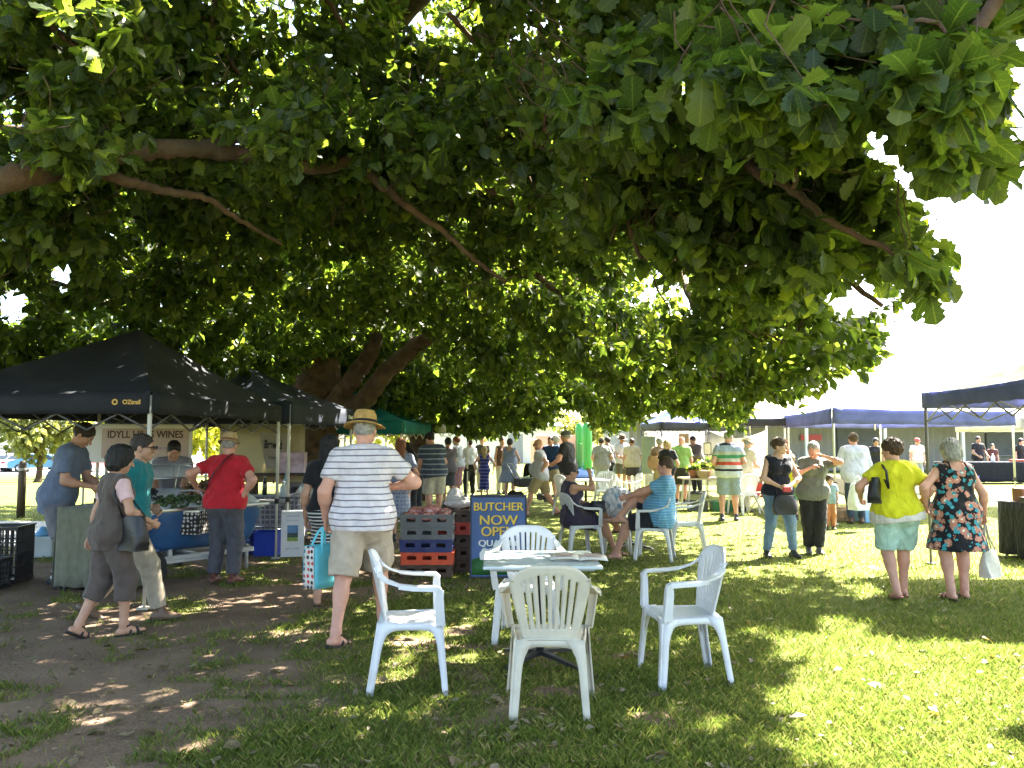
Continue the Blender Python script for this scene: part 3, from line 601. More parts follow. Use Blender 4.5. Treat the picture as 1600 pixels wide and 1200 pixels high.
# ------------------------------------------------------------------ people: smooth blended solids, meshed by surface nets
class Field:
    def __init__(s, lo, hi, h):
        s.h = h; s.lo = np.array(lo, float) - 2 * h; n = np.ceil((np.array(hi, float) + 2 * h - s.lo) / h).astype(int) + 1
        s.n = n; s.F = np.full(n, 0.5, np.float32); s.ax = [s.lo[i] + h * np.arange(n[i]) for i in range(3)]
    def block(s, lo, hi):
        a = [max(0, int((lo[i] - s.lo[i]) / s.h)) for i in range(3)]; b = [min(s.n[i], int((hi[i] - s.lo[i]) / s.h) + 2) for i in range(3)]
        if any(b[i] <= a[i] for i in range(3)): return None
        sl_ = tuple(slice(a[i], b[i]) for i in range(3)); g = np.meshgrid(*[s.ax[i][sl_[i]] for i in range(3)], indexing='ij')
        return sl_, np.stack(g, -1).astype(np.float32)
    def put(s, prim, k=0.03, sub=False):
        lo, hi, fn = prim; m = k + 2 * s.h; bl = s.block(lo - m, hi + m)
        if bl is None: return s
        sl_, p = bl; d = fn(p); f = s.F[sl_]
        if sub: d = -d; t = np.clip(k - np.abs(f - d), 0, None) / max(k, 1e-6); s.F[sl_] = np.maximum(f, d) + t * t * k * .25
        else: t = np.clip(k - np.abs(f - d), 0, None) / max(k, 1e-6); s.F[sl_] = np.minimum(f, d) - t * t * k * .25
        return s
    def cut(s, p, nrm):
        """keep the side opposite nrm"""
        nrm = np.array(nrm, float); nrm /= np.linalg.norm(nrm); p = np.array(p, float)
        s.F = np.maximum(s.F, ((s.ax[0] - p[0]) * nrm[0])[:, None, None] + ((s.ax[1] - p[1]) * nrm[1])[None, :, None] + ((s.ax[2] - p[2]) * nrm[2])[None, None, :]).astype(np.float32); return s
    def mesh(s):
        F, h = s.F, s.h; S = F < 0
        c = [S[i:S.shape[0] - 1 + i, j:S.shape[1] - 1 + j, k:S.shape[2] - 1 + k] for i in (0, 1) for j in (0, 1) for k in (0, 1)]
        allc = np.logical_and.reduce(c); anyc = np.logical_or.reduce(c); act = anyc & ~allc
        I = np.argwhere(act)
        if not len(I): return np.zeros((0, 3)), np.zeros((0, 4), int)
        idx = np.full(act.shape, -1, np.int32); idx[act] = np.arange(len(I))
        acc = np.zeros((len(I), 3)); cnt = np.zeros(len(I))
        offs = [np.array(o) for o in np.ndindex(2, 2, 2)]
        for o in offs:
            for ax in range(3):
                if o[ax]: continue
                o2 = o.copy(); o2[ax] = 1
                a = F[tuple((I + o).T)]; b = F[tuple((I + o2).T)]; x = (a < 0) != (b < 0)
                t = np.where(x, a / np.where(x, a - b, 1), 0); q = o[None] + 0.0 * acc; q[:, ax] += t
                acc += np.where(x[:, None], q, 0); cnt += x
        V = s.lo + h * (I + acc / cnt[:, None]); quads = []
        for ax in range(3):
            A = S[tuple(slice(0, -1) if i == ax else slice(None) for i in range(3))]; B = S[tuple(slice(1, None) if i == ax else slice(None) for i in range(3))]
            E = np.argwhere(A != B); fl = A[tuple(E.T)]
            u, v = (ax + 1) % 3, (ax + 2) % 3
            g = (E[:, u] > 0) & (E[:, v] > 0) & (E[:, u] < S.shape[u] - 1) & (E[:, v] < S.shape[v] - 1); E, fl = E[g], fl[g]
            def cell(du, dv):
                q = E.copy(); q[:, u] -= du; q[:, v] -= dv; return idx[tuple(q.T)]
            Q = np.stack([cell(1, 1), cell(0, 1), cell(0, 0), cell(1, 0)], 1); Q[~fl] = Q[~fl][:, ::-1]; quads.append(Q)
        Q = np.concatenate(quads); return V, Q[(Q >= 0).all(1)]
def cone(a, b, r1, r2, sq=None, clip0=None, clip1=None):
    """capsule from a to b with radii r1, r2; sq=(dir, factor>1) flattens it; clip planes (point, normal) cut it flat"""
    a = np.array(a, np.float32); b = np.array(b, np.float32); r = max(r1, r2); d = b - a; L2 = max(float(d @ d), 1e-9)
    def fn(p):
        v = p - a; t = np.clip(v @ d / L2, 0, 1); v = v - t[..., None] * d
        if sq is not None:
            s = np.array(sq[0], np.float32); v = v + (sq[1] - 1) * (v @ s)[..., None] * s
        o = np.sqrt((v * v).sum(-1)) - (r1 + (r2 - r1) * t)
        for c in (clip0, clip1):
            if c is not None:
                nn = np.array(c[1], np.float32); nn = nn / np.linalg.norm(nn); o = np.maximum(o, (p - np.array(c[0], np.float32)) @ nn)
        return o
    return np.minimum(a, b) - r, np.maximum(a, b) + r, fn
def ell(c, rad, M=None, rough=0.0, rs=30.0):
    c = np.array(c, np.float32); rad = np.array(rad, np.float32); M = np.eye(3, dtype=np.float32) if M is None else np.array(M, np.float32)   # columns = axes
    def fn(p):
        q = (p - c) @ M; k0 = np.sqrt(((q / rad) ** 2).sum(-1)); k1 = np.sqrt(((q / rad ** 2) ** 2).sum(-1)); o = k0 * (k0 - 1) / np.maximum(k1, 1e-6)
        if rough: o = o + rough * (np.sin(q[..., 0] * rs * 2.1 + 1) * np.sin(q[..., 1] * rs * 1.7) * np.sin(q[..., 2] * rs * 1.3 + 2))
        return o
    m = rad.max() + rough; return c - m, c + m, fn
def unit(v): v = np.array(v, float); return v / (np.linalg.norm(v) + 1e-9)
def ik(a, t, l1, l2, hint):
    a, t = np.array(a, float), np.array(t, float); d = t - a; L = np.linalg.norm(d)
    if L > (l1 + l2) * 0.999: t = a + d / L * (l1 + l2) * 0.999; d = t - a; L = np.linalg.norm(d)
    u = d / L; x = (l1 * l1 - l2 * l2 + L * L) / (2 * L); hgt = math.sqrt(max(l1 * l1 - x * x, 0)); hn = np.array(hint, float); hn = unit(hn - u * (hn @ u))
    return a + u * x + hn * hgt, t
SKIN = {'fair': (0.56, 0.34, 0.25), 'tan': (0.44, 0.24, 0.155), 'red': (0.56, 0.29, 0.21), 'brown': (0.26, 0.14, 0.09)}
HAIR = {'black': (0.012, 0.011, 0.011), 'brown': (0.065, 0.035, 0.02), 'grey': (0.28, 0.27, 0.26), 'white': (0.5, 0.48, 0.45), 'blond': (0.38, 0.27, 0.13), 'red': (0.2, 0.07, 0.03), 'dark': (0.03, 0.022, 0.018)}
def skin_mat(t): return mat('skin_' + t, SKIN[t], 0.5, 0.10, 14, 0.12, 60, spec=0.35)
def hair_mat(t): return mat('hair_' + t, HAIR[t], 0.55, 0.35, 30, 0.7, 70, spec=0.35)
PEOPLE = []
def person(label, at, yaw, H=1.7, w=1.0, sex='m', feet=None, footyaw=None, pelvis=None, lean=(4, 0), head=(0, 0), hands=None, elbow=None, skin='fair', hair=('short', 'brown'),
           top=None, bottom=None, shoes=('shoe', (0.03, 0.03, 0.03)), hat=None, glasses=False, belly=0.0, face=False, heel=(0, 0), knee=None, group=None, socks=None, name='person', headscale=1.0, bag=None, twist=0):
    dist = max(at[1], 1); h = float(np.clip(0.0011 * dist + 0.0035, 0.0105, 0.026)); hf = min(h, 0.0065 if dist < 13 else 0.011)
    S = H / 1.75; f = np.array([0, 1.0, 0]); X = np.array([1.0, 0, 0]); Zu = np.array([0, 0, 1.0])
    fem = sex == 'f'; sw = (0.158 if fem else 0.182) * (0.6 + 0.4 * w)
    feet = feet or ((-0.10, 0, 0.08), (0.10, 0, 0.08)); feet = [np.array(q, float) for q in feet]
    if pelvis is None:
        pz = 0.955
        for q, sx in zip(feet, (-1, 1)): pz = min(pz, q[2] + 0.02 + math.sqrt(max(0.842 ** 2 - (q[0] - sx * 0.085) ** 2 - q[1] ** 2, 0.1)))
        pelvis = (0, 0, pz)
    Pv = np.array(pelvis, float); lf, ls = R(lean[0]), R(lean[1])
    u = unit((math.sin(ls), math.sin(lf), math.cos(lf) * math.cos(ls))); tw_ = R(twist); r_ = unit(np.cross(np.array([-math.sin(tw_), math.cos(tw_), 0]), u)); fw = np.cross(u, r_)
    waist, chest, nb = Pv + u * .15, Pv + u * .35, Pv + u * .525
    sh = [Pv + u * .448 + r_ * s_ * sw for s_ in (-1, 1)]; hip = [Pv - u * .02 + X * s_ * .085 * w for s_ in (-1, 1)]
    knees, ank = [], []
    for i in (0, 1):
        kh = (knee[i] if knee else None) or (0.08 * (-1, 1)[i], 1, 0.1)
        k_, a_ = ik(hip[i], feet[i], .43, .42, kh); knees.append(k_); ank.append(a_)
    hands = hands or [None, None]; wr, el_ = [], []
    for i, s_ in enumerate((-1, 1)):
        t = hands[i] if hands[i] is not None else sh[i] + np.array([s_ * 0.06, 0.06, -0.52])
        eh = (elbow[i] if elbow else None) or (s_ * 0.5, -1, -0.1)
        e_, t_ = ik(sh[i], t, .285, .255, eh); el_.append(e_); wr.append(t_)
    hy, hp = R(head[0]), R(head[1])
    hfw = unit(fw * math.cos(hy) * math.cos(hp) - r_ * math.sin(hy) * math.cos(hp) - Zu * math.sin(hp) * 1.0 + fw * 0) if True else fw
    hfw = unit((-math.sin(hy) * math.cos(hp), math.cos(hy) * math.cos(hp), -math.sin(hp)))
    hup = unit(Zu * 1.0 + u * 0.25 + hfw * 0); hup = unit(hup - hfw * (hup @ hfw)); hr = np.cross(hfw, hup); HM = np.stack([hr, hfw, hup], 1)
    Hc = nb + unit(u * 0.6 + hup * 0.6) * 0.135 + hfw * 0.025
    q_ = headscale
    def hp_(x, y, z): return Hc + (hr * x + hfw * y + hup * z) * q_
    # ---- torso prims with inflation e
    tk = 0.86 if fem else 1.0
    def torso(e, loose=0.0):
        o = [(cone(hip[0] + u * .03, hip[1] + u * .03, .115 * w + e, .115 * w + e, (fw, 1.05)), .06),
             (cone(Pv + u * .04, waist, .13 * w * (1.02 if fem else .98) + e + loose, .118 * w * tk + e + loose, (fw, 1.18)), .06),
             (cone(waist - r_ * (.042 if fem else .056) * w, waist + r_ * (.042 if fem else .056) * w, .116 * w * tk + e + loose, .116 * w * tk + e + loose, (fw, 1.1)), .06),
             (cone(chest - r_ * .062 * w, chest + r_ * .062 * w, .118 * w * tk + e, .118 * w * tk + e, (fw, 1.12)), .08),
             (cone(chest + u * .052 - r_ * (sw - .088), chest + u * .052 + r_ * (sw - .088), .086 * (0.5 + 0.5 * w) + e, .086 * (0.5 + 0.5 * w) + e, (fw, 1.1)), .07),
             (cone(sh[0] + r_ * .02, sh[1] - r_ * .02, .050 + e, .050 + e), .05)]
        for s_ in (-1, 1): o.append((ell(Pv - fw * .06 * w + X * s_ * .07 * w - u * .03, (.085 * w + e, .085 * w + e, .095 * w + e)), .06))
        if belly: o.append((ell(Pv + u * .13 + fw * (.03 + belly * .35), (.125 * w + e, .10 + belly * .5 + e, .14 + e)), .07))
        if fem:
            for s_ in (-1, 1): o.append((ell(chest + r_ * s_ * .072 * w + fw * (.085 * w) + u * .0, (.062 * w + e, .058 * w + e, .062 * w + e)), .05))
        return o
    trap = [(cone(nb - u * .03 + r_ * s_ * .01, sh[i] + u * .012 - r_ * s_ * .03, .058, .045), .05) for i, s_ in enumerate((-1, 1))]
    def arm(i, e, frac=2.0):
        o = []; s_, el2, w2_ = sh[i], el_[i], wr[i]; am = 0.9 if fem else 1.05; am *= 0.55 + 0.45 * w
        f1 = min(frac, 1.0); end = s_ + (el2 - s_) * f1; clip = (end, el2 - s_) if frac < 1 else None
        o.append((cone(s_, end + (el2 - s_) * (.15 if frac < 1 else 0), .052 * am + e, (.052 - .010 * f1) * am + e + (.006 if frac < 1 else 0), clip0=clip), .035))
        if frac > 1:
            f2 = min(frac - 1, 1.0); end = el2 + (w2_ - el2) * f2; clip = (end, w2_ - el2) if e > 0 else None
            o.append((cone(el2, end, .043 * am + e, (.043 - .017 * f2) * am + e, clip0=clip), .03))
            if e == 0: o.append((ell(el2 + (w2_ - el2) * .28, (.042 * am,) * 3), .04))
        return o
    def leg(i, e, frac=2.0, flare=0.0):
        o = []; a, k_, n_ = hip[i], knees[i], ank[i]; lm = (0.5 + 0.5 * w) * (1.02 if fem else 1.0)
        f1 = min(frac, 1.0); end = a + (k_ - a) * f1; clip = (end, k_ - a) if frac < 1 else None
        o.append((cone(a, end + (k_ - a) * (.15 if frac < 1 else 0), .092 * lm + e, (.092 - .035 * f1) * lm + e + flare * f1, clip0=clip), .05))
        if frac > 1:
            f2 = min(frac - 1, 1.0); end = k_ + (n_ - k_) * f2; clip = (end, n_ - k_) if e > 0 else None
            o.append((cone(k_, end + ((n_ - k_) * .1 if e > 0 else 0), .056 * lm + e + flare, (.056 - .021 * f2) * lm + e + flare, clip0=clip), .03))
            if e == 0: o.append((ell(k_ + (n_ - k_) * .27 - unit(np.cross(np.cross(n_ - k_, f), n_ - k_)) * .016, (.050 * lm, .054 * lm, .10)), .04))
        return o
    fd = []
    for i, s_ in enumerate((-1, 1)):
        ya = R(footyaw[i]) if footyaw else R(-8 * s_); d_ = np.array([-math.sin(ya), math.cos(ya), -math.sin(R(heel[i]))]); fd.append(unit(d_))
    def foot(i, e):
        a, d_ = ank[i], fd[i]; sd = unit(np.cross(d_, Zu)); up = np.cross(sd, d_); z = -up * .045
        return [(cone(a + z - d_ * .035, a + z * 1.15 + d_ * .10, .036 + e, .034 + e, (up, 1.15)), .02), (cone(a + z * 1.15 + d_ * .08, a + z * 1.3 + d_ * .165, .036 + e, .026 + e, (up, 1.5)), .02), (cone(a + up * .03, a + z * .6 + d_ * .04, .034 + e, .03 + e), .03)]
    def bounds(prims): return np.min([p[0][0] for p in prims], 0), np.max([p[0][1] for p in prims], 0)
    def build(prims, hh, cuts=(), subs=()):
        lo, hi = bounds(prims); F = Field(lo, hi, hh)
        for p, k in prims: F.put(p, k)
        for p, k in subs: F.put(p, k, True)
        for c in cuts: F.cut(*c)
        return F.mesh()
    bare_foot = shoes is None or shoes[0] in ('sandal', 'thong')
    body = torso(0) + trap
    for i in (0, 1):
        body += arm(i, 0) + leg(i, 0)
        if bare_foot: body += foot(i, 0)
    body += [(cone(nb - u * .04, Hc - hup * .05 - hfw * .02, .060 if not fem else .052, .055 if not fem else .047), .035)]
    head_ = [(ell(hp_(0, -.012, .028), (.076 * q_, .098 * q_, .092 * q_), HM), .03), (cone(hp_(0, .02, -.035), hp_(0, .055, -.088), .056 * q_, .030 * q_), .03), (cone(hp_(-.03, .02, -.06), hp_(.03, .02, -.06), .04 * q_, .04 * q_), .03),
             (cone(hp_(0, .086, .006), hp_(0, .108, -.032), .009, .014), .014), (cone(hp_(-.03, .078, .022), hp_(.03, .078, .022), .014, .014), .02), (ell(hp_(-.035, .066, -.03), (.022, .02, .02)), .03), (ell(hp_(.035, .066, -.03), (.022, .02, .02)), .03),
             (cone(hp_(-.016, .088, -.062), hp_(.016, .088, -.062), .008, .008), .010), (cone(hp_(0, -.02, -.05), nb - u * .0, .054, .056), .03),
             (ell(hp_(-.079, -.008, -.012), (.010, .022, .032), HM), .008), (ell(hp_(.079, -.008, -.012), (.010, .022, .032), HM), .008)]
    parts = [build(body, h), build(head_, hf, subs=[(ell(hp_(-.032, .098, .004), (.017, .018, .013)), .015), (ell(hp_(.032, .098, .004), (.017, .018, .013)), .015), (cone(hp_(-.02, .099, -.062), hp_(.02, .099, -.062), .0025, .0025), .006)])]
    for i, s_ in enumerate((-1, 1)):       # hands: palm, four fingers of different length with a knuckle bend, thumb from the side
        d_ = unit(wr[i] - el_[i]); inw = unit(-s_ * r_ + d_ * 0.01); inw = unit(inw - d_ * (inw @ d_)); sd = np.cross(d_, inw) * s_    # sd: towards the thumb (front)
        if sd @ fw < 0: sd = -sd
        b0 = wr[i]; hs = 0.95 if fem else 1.05; P_ = []
        P_.append((cone(b0, b0 + d_ * .07 * hs, .027 * hs, .036 * hs, (inw, 1.9)), .015))
        for j, (off, ln) in enumerate(((.027, .070), (.009, .080), (-.009, .074), (-.026, .058))):
            a = b0 + (d_ * .078 + sd * off) * hs; m_ = a + (d_ * .80 + inw * .42) * ln * .5 * hs; e_ = m_ + (d_ * .30 + inw * .95) * ln * .5 * hs
            P_ += [(cone(a, m_, .0095 * hs, .009 * hs), .006), (cone(m_, e_, .009 * hs, .0075 * hs), .004)]
        a = b0 + (d_ * .022 + sd * .028) * hs; m_ = a + (d_ * .6 + sd * .55 + inw * .3) * .04 * hs; e_ = m_ + (d_ * .85 + inw * .45) * .032 * hs
        P_ += [(cone(a, m_, .013 * hs, .0105 * hs), .012), (cone(m_, e_, .0105 * hs, .008 * hs), .005)]
        parts.append(build(P_, 0.0055 if dist < 13 else 0.0085))
    root = bpy.data.objects.new(name, np_mesh(name, join(parts)[0] * S, join(parts)[1])); COL.objects.link(root); root.data.materials.append(skin_mat(skin))
    root.location = (at[0], at[1], at[2]); root.rotation_euler = (0, 0, R(yaw)); tag(root, label, name, group); PEOPLE.append(root)
    seed = len(PEOPLE) * 3.7
    def child(nm, vf, m, wrk=0.0):
        if len(vf[1]) == 0: return None
        me = np_mesh(nm, vf[0] * S, vf[1])
        if wrk and dist < 24:      # creases: vertices pushed in and out along their normals
            n_ = len(me.vertices); N_ = np.empty(n_ * 3, np.float32); me.vertex_normals.foreach_get('vector', N_); N_ = N_.reshape(-1, 3); V_ = vf[0]
            if nm == 'hair':
                g = np.abs(vnoise(V_[:, 0] * 55 + 99, V_[:, 1] * 55 + 99, V_[:, 2] * 14 + seed) - .5) * 2 + .6 * vnoise(V_[:, 0] * 22 + 99, V_[:, 1] * 22 + 99, V_[:, 2] * 18 + seed) - .8
            else:
                q = V_ + 0.05 * np.stack([vnoise(V_[:, 0] * 9 + 50, V_[:, 1] * 9 + 50, V_[:, 2] * 9 + k * 7 + 50) for k in range(3)], 1)
                a_ = vnoise(q[:, 0] * 13 + q[:, 2] * 7 + 60, q[:, 1] * 13 + 60, q[:, 2] * 8 + seed + 60); b_ = vnoise(q[:, 0] * 11 - q[:, 2] * 9 + 80, q[:, 1] * 10 + 80, q[:, 2] * 6 + seed + 80)
                g = 1 - np.abs(a_ - .5) * 4 + .8 * (1 - np.abs(b_ - .5) * 4) - .4
            me.vertices.foreach_set('co', ((V_ + N_ * (wrk * g)[:, None]) * S).astype(np.float32).ravel()); me.update()
        return link_mesh(nm, me, m, root)
    # ---- clothes
    wl = Pv + u * .10
    def legs_clip(frac, e, flare):
        return leg(0, e, frac, flare) + leg(1, e, frac, flare)
    if bottom:
        kind, spec = bottom[0], bottom[1]; m = cloth(spec) if isinstance(spec, tuple) else spec
        if kind in ('shorts', 'trousers', 'capri', 'jeans'):
            fr = bottom[2] if len(bottom) > 2 else {'shorts': .9, 'trousers': 1.93, 'jeans': 1.93, 'capri': 1.5}[kind]; e = {'shorts': .030, 'trousers': .022, 'jeans': .014, 'capri': .024}[kind]; fl = {'shorts': .022, 'trousers': .010, 'jeans': .004, 'capri': .012}[kind]
            pr = torso(.014)[:1] + torso(.014)[6:8] + [(cone(Pv, wl + u * .04, .135 * w + .012, .122 * w + .012, (fw, 1.15)), .05)] + legs_clip(fr, e, fl)
            if belly: pr.append((ell(Pv + u * .07 + fw * (.02 + belly * .25), (.12 * w, .10 + belly * .4, .09)), .05))
            child(kind if kind != 'jeans' else 'jeans', build(pr, h, cuts=[(wl + u * .02, u)]), m, .007)
        elif kind == 'skirt':
            ln = bottom[2]; mid = (knees[0] + knees[1]) / 2; hem = Pv + (mid - Pv) * (ln / .43) if Pv[2] - mid[2] > .3 else mid
            pr = [(cone(wl, hem - u * .05, .125 * w + .02, .19 * w, (fw, 1.15), clip0=(hem, hem - Pv)), .04)] + torso(.02)[:1] + torso(.02)[6:8]
            child('skirt', build(pr, h, cuts=[(wl, u)]), m, .007)
    if top:
        kind, spec = top[0], top[1]; m = cloth(spec) if isinstance(spec, tuple) else spec; hemz = top[2] if len(top) > 2 else -.10; e = .019
        sleeve = {'tshirt': .62, 'polo': .66, 'shirt': .70, 'longshirt': 1.93, 'tank': 0, 'vest': 0, 'dress': 0, 'sundress': 0}[kind]
        pr = torso(e, .014 if not fem else .006) + ([(cone(nb - u * .03 + r_ * s_ * .01, sh[i] + u * .012 - r_ * s_ * .03, .058 + .012, .045 + .012), .05) for i, s_ in enumerate((-1, 1))])
        lowp = Pv + u * hemz
        if kind not in ('dress', 'sundress'):
            pr += [(cone(waist, lowp - u * .05, .118 * w * tk + e + .012, .132 * w + e + .016, (fw, 1.12), clip0=(lowp, -u)), .05)]
            pr += [(cone(Pv - X * .075 * w + u * .0, Pv + X * .075 * w + u * .0, (.112 if fem else .128) * w + e + .012, (.112 if fem else .128) * w + e + .012, (fw, 1.05)), .06)]
            if belly: pr += [(ell(Pv + u * .11 + fw * (.03 + belly * .3), (.128 * w + e, .11 + belly * .5 + e, .15)), .06)]
            cuts = [(lowp, -u)]
        else:
            ln = top[2]; low2 = Pv - np.array([0, 0, ln]) if Pv[2] > .7 else Pv - u * .08
            if Pv[2] > .7: pr += [(cone(Pv + u * .08, low2 - Zu * .05, .128 * w + e, (top[3] if len(top) > 3 else .20) * w, (f, 1.1), clip0=(low2, -Zu)), .05)]
            else: pr += legs_clip(.8, .03, .02)
            cuts = [(low2, -Zu)] if Pv[2] > .7 else []
        if sleeve:
            for i in (0, 1): pr += arm(i, .018, sleeve)
        nk = nb + u * .022 if sleeve else nb - u * .0; cuts.append((nk, u + fw * .3))
        subs = []
        if not sleeve:
            for s_ in (-1, 1): subs.append((cone(sh[0 if s_ < 0 else 1] + r_ * s_ * .052 - u * .04, sh[0 if s_ < 0 else 1] + r_ * s_ * .12 - u * .04, .080, .12), .01))
            if kind in ('sundress', 'tank'): subs.append((ell(nb + u * .01 + fw * (.03 if kind == 'tank' else 0), (.082, .10, .075) if kind == 'tank' else (.125, .14, .15)), .01))
        else: subs.append((cone(nb - u * .01, nb + u * .1 + fw * .03, .062, .075), .006))
        g = child({'tank': 'tank_top', 'vest': 'vest', 'dress': 'dress', 'sundress': 'dress', 'longshirt': 'shirt', 'shirt': 'shirt', 'polo': 'polo_shirt', 'tshirt': 't_shirt'}[kind], build(pr, h, cuts=cuts, subs=subs), m, .0065)
        if kind in ('polo', 'shirt', 'longshirt'):
            c = build([(cone(nb - u * .02 - fw * .005, nb + u * .035 - fw * .012, .077, .071, clip0=(nb + u * .03 - fw * .0, u - fw * .35), clip1=(nb - u * .03, -u)), .01)], min(h, .009), subs=[(cone(nb - u * .05, nb + u * .1, .062, .062), .004)])
            cm = cloth(top[4]) if len(top) > 4 else (cloth(('plain', spec[1])) if isinstance(spec, tuple) and isinstance(spec[1], tuple) else m)
            child('collar', c, cm)
        if kind == 'sundress':
            for s_ in (-1, 1):
                i = 0 if s_ < 0 else 1; mb_ = MB(); b_ = chest + r_ * s_ * .085 * w; t_ = (sh[i] + nb) / 2 + u * .045
                mb_.tube([(b_ - fw * .13 * w + u * .05) * S, (t_ - fw * .07) * S, (t_ + fw * .005 + u * .02) * S, (t_ + fw * .08) * S, (b_ + fw * .13 * w + u * .05) * S], .009, 6); mb_.obj('dress_strap', m, root)
        if kind == 'vest' and len(top) > 3:    # tee under the vest
            pr = torso(.010)[3:6]
            for i in (0, 1): pr += arm(i, .014, .62)
            child('t_shirt', build(pr, h, cuts=[(nb + u * .0, u)], subs=[(cone(nb - u * .01, nb + u * .1, .06, .075), .006)]), cloth(top[3]))
    # ---- shoes
    if shoes and not bare_foot:
        m = mat('shoe %r' % (shoes[1],), shoes[1], 0.45, 0.1)
        for i in (0, 1):
            sh_ = child('shoe', build(foot(i, .010), max(.007, h * .7)), m)
            up = np.cross(unit(np.cross(fd[i], Zu)), fd[i]); sole = build([(cone(ank[i] - up * .068 - fd[i] * .045, ank[i] - up * .072 + fd[i] * .15, .043, .040, (up, 2.6)), .01)], max(.007, h * .7))
            so_ = child('sole', sole, mat('sole_rubber', (0.06, 0.055, 0.05), .8)); so_.parent = sh_ if sh_ else root
            if socks: child('sock', build([(cone(ank[i] - np.array([0, 0, .02]), ank[i] + (knees[i] - ank[i]) * (socks[1] if len(socks) > 1 else .22), .045, .046, clip0=(ank[i] + (knees[i] - ank[i]) * (socks[1] if len(socks) > 1 else .22), knees[i] - ank[i])), .01)], .009), mat('sock_white', (.75, .75, .76), .9))
    elif shoes:
        m = mat('sandal %r' % (shoes[1],), shoes[1], 0.5, 0.1); hh = max(.006, h * .6)
        for i in (0, 1):
            a, d_ = ank[i], fd[i]; sd = unit(np.cross(d_, Zu)); up = np.cross(sd, d_)
            pr = [(cone(a - up * .078 - d_ * .045, a - up * .080 + d_ * .16, .046, .042, (up, 3.2)), .004)]
            for q in ((.055, .014), (.115, .016)) if shoes[0] == 'sandal' else ((.10, .010),):
                for p, k in foot(i, .007): pr.append(((p[0], p[1], (lambda fn, c: (lambda x: np.maximum(fn(x), np.abs((x - c) @ d_.astype(np.float32)) - q_2)))(p[2], (a + d_ * q[0]).astype(np.float32))), .002)) if False else None
            pr = [x for x in pr if x]
            for c_, wd in ((.05, .013), (.115, .015)) if shoes[0] == 'sandal' else ((.105, .009),):
                for p, k in foot(i, .007)[:2]:
                    def slab(x, fn=p[2], c=(a + d_ * c_).astype(np.float32), dd=d_.astype(np.float32), ww=wd): return np.maximum(fn(x), np.abs((x - c) @ dd) - ww)
                    pr.append(((p[0], p[1], slab), .002))
            if shoes[0] == 'sandal':
                st = foot(i, .008)[2][0]
                def ankstrap(x, fn=st[2], c=(a + up * .005).astype(np.float32), dd=up.astype(np.float32)): return np.maximum(fn(x), np.abs((x - c) @ dd) - .010)
                pr.append(((st[0], st[1], ankstrap), .002))
            child('sandal', build(pr, hh), m)
    # ---- hair, hat, glasses, face
    if hair and hair[0] != 'bald':
        st, hc = hair; rg = {'curly': .005, 'waves': .005}.get(st, .0016); e = {'short': .012, 'crop': .007, 'bob': .028, 'long': .020, 'curly': .024, 'bun': .014, 'fringe': .006, 'waves': .020}[st]
        pr = [(ell(hp_(0, -.018, .033), ((.077 + e) * q_, (.098 + e) * q_, (.092 + e) * q_), HM, rg, 48), .01)]
        subs = [(ell(hp_(0, .105, -.030 if st != 'bob' else -.035), (.066, .075, .088 if st in ('short', 'crop', 'fringe') else .078), HM), .012)]
        cuts = []
        if st in ('short', 'crop', 'curly', 'fringe'):
            pr[0] = (pr[0][0], .01); cuts = [(hp_(0, -.06, -.075), -hup)]; subs.append((cone(hp_(-.12, .07, -.06), hp_(.12, .07, -.06), .075, .075), .01)); subs.append((cone(hp_(-.12, .01, -.075), hp_(.12, .01, -.075), .04, .04), .008))
            if st == 'fringe': subs.append((ell(hp_(0, .03, .09), (.062, .10, .06), HM), .01))
        elif st == 'bob':
            pr += [(ell(hp_(0, -.040, -.035), (.108, .098, .095), HM, .004, 40), .03)]; cuts = [(hp_(0, 0, -.105), -hup + hfw * .2)]
        elif st in ('long', 'waves'):
            pr += [(cone(hp_(0, -.06, -.02), hp_(0, -.085, -.10), .078, .07, (hfw, 1.3)), .03), (cone(hp_(0, -.085, -.10), nb - fw * .10 - u * .10, .075, .06 if st == 'long' else .085, (fw, 1.5)), .03)]
            if st == 'waves': pr += [(ell(hp_(s_ * .07, -.04, -.08), (.045, .06, .10), HM, .012, 45), .02) for s_ in (-1, 1)]
        elif st == 'bun':
            pr += [(ell(hp_(0, -.115, .03), (.042, .035, .042), HM, .004, 60), .01)]; cuts = [(hp_(0, -.06, -.06), -hup)]; subs.append((cone(hp_(-.12, .05, -.06), hp_(.12, .05, -.06), .06, .06), .01))
        child('hair', build(pr, hf, cuts=cuts, subs=subs), hair_mat(hc), {'bob': .013, 'curly': .014, 'waves': .018, 'short': .007, 'bun': .006, 'long': .008}.get(st, .004))
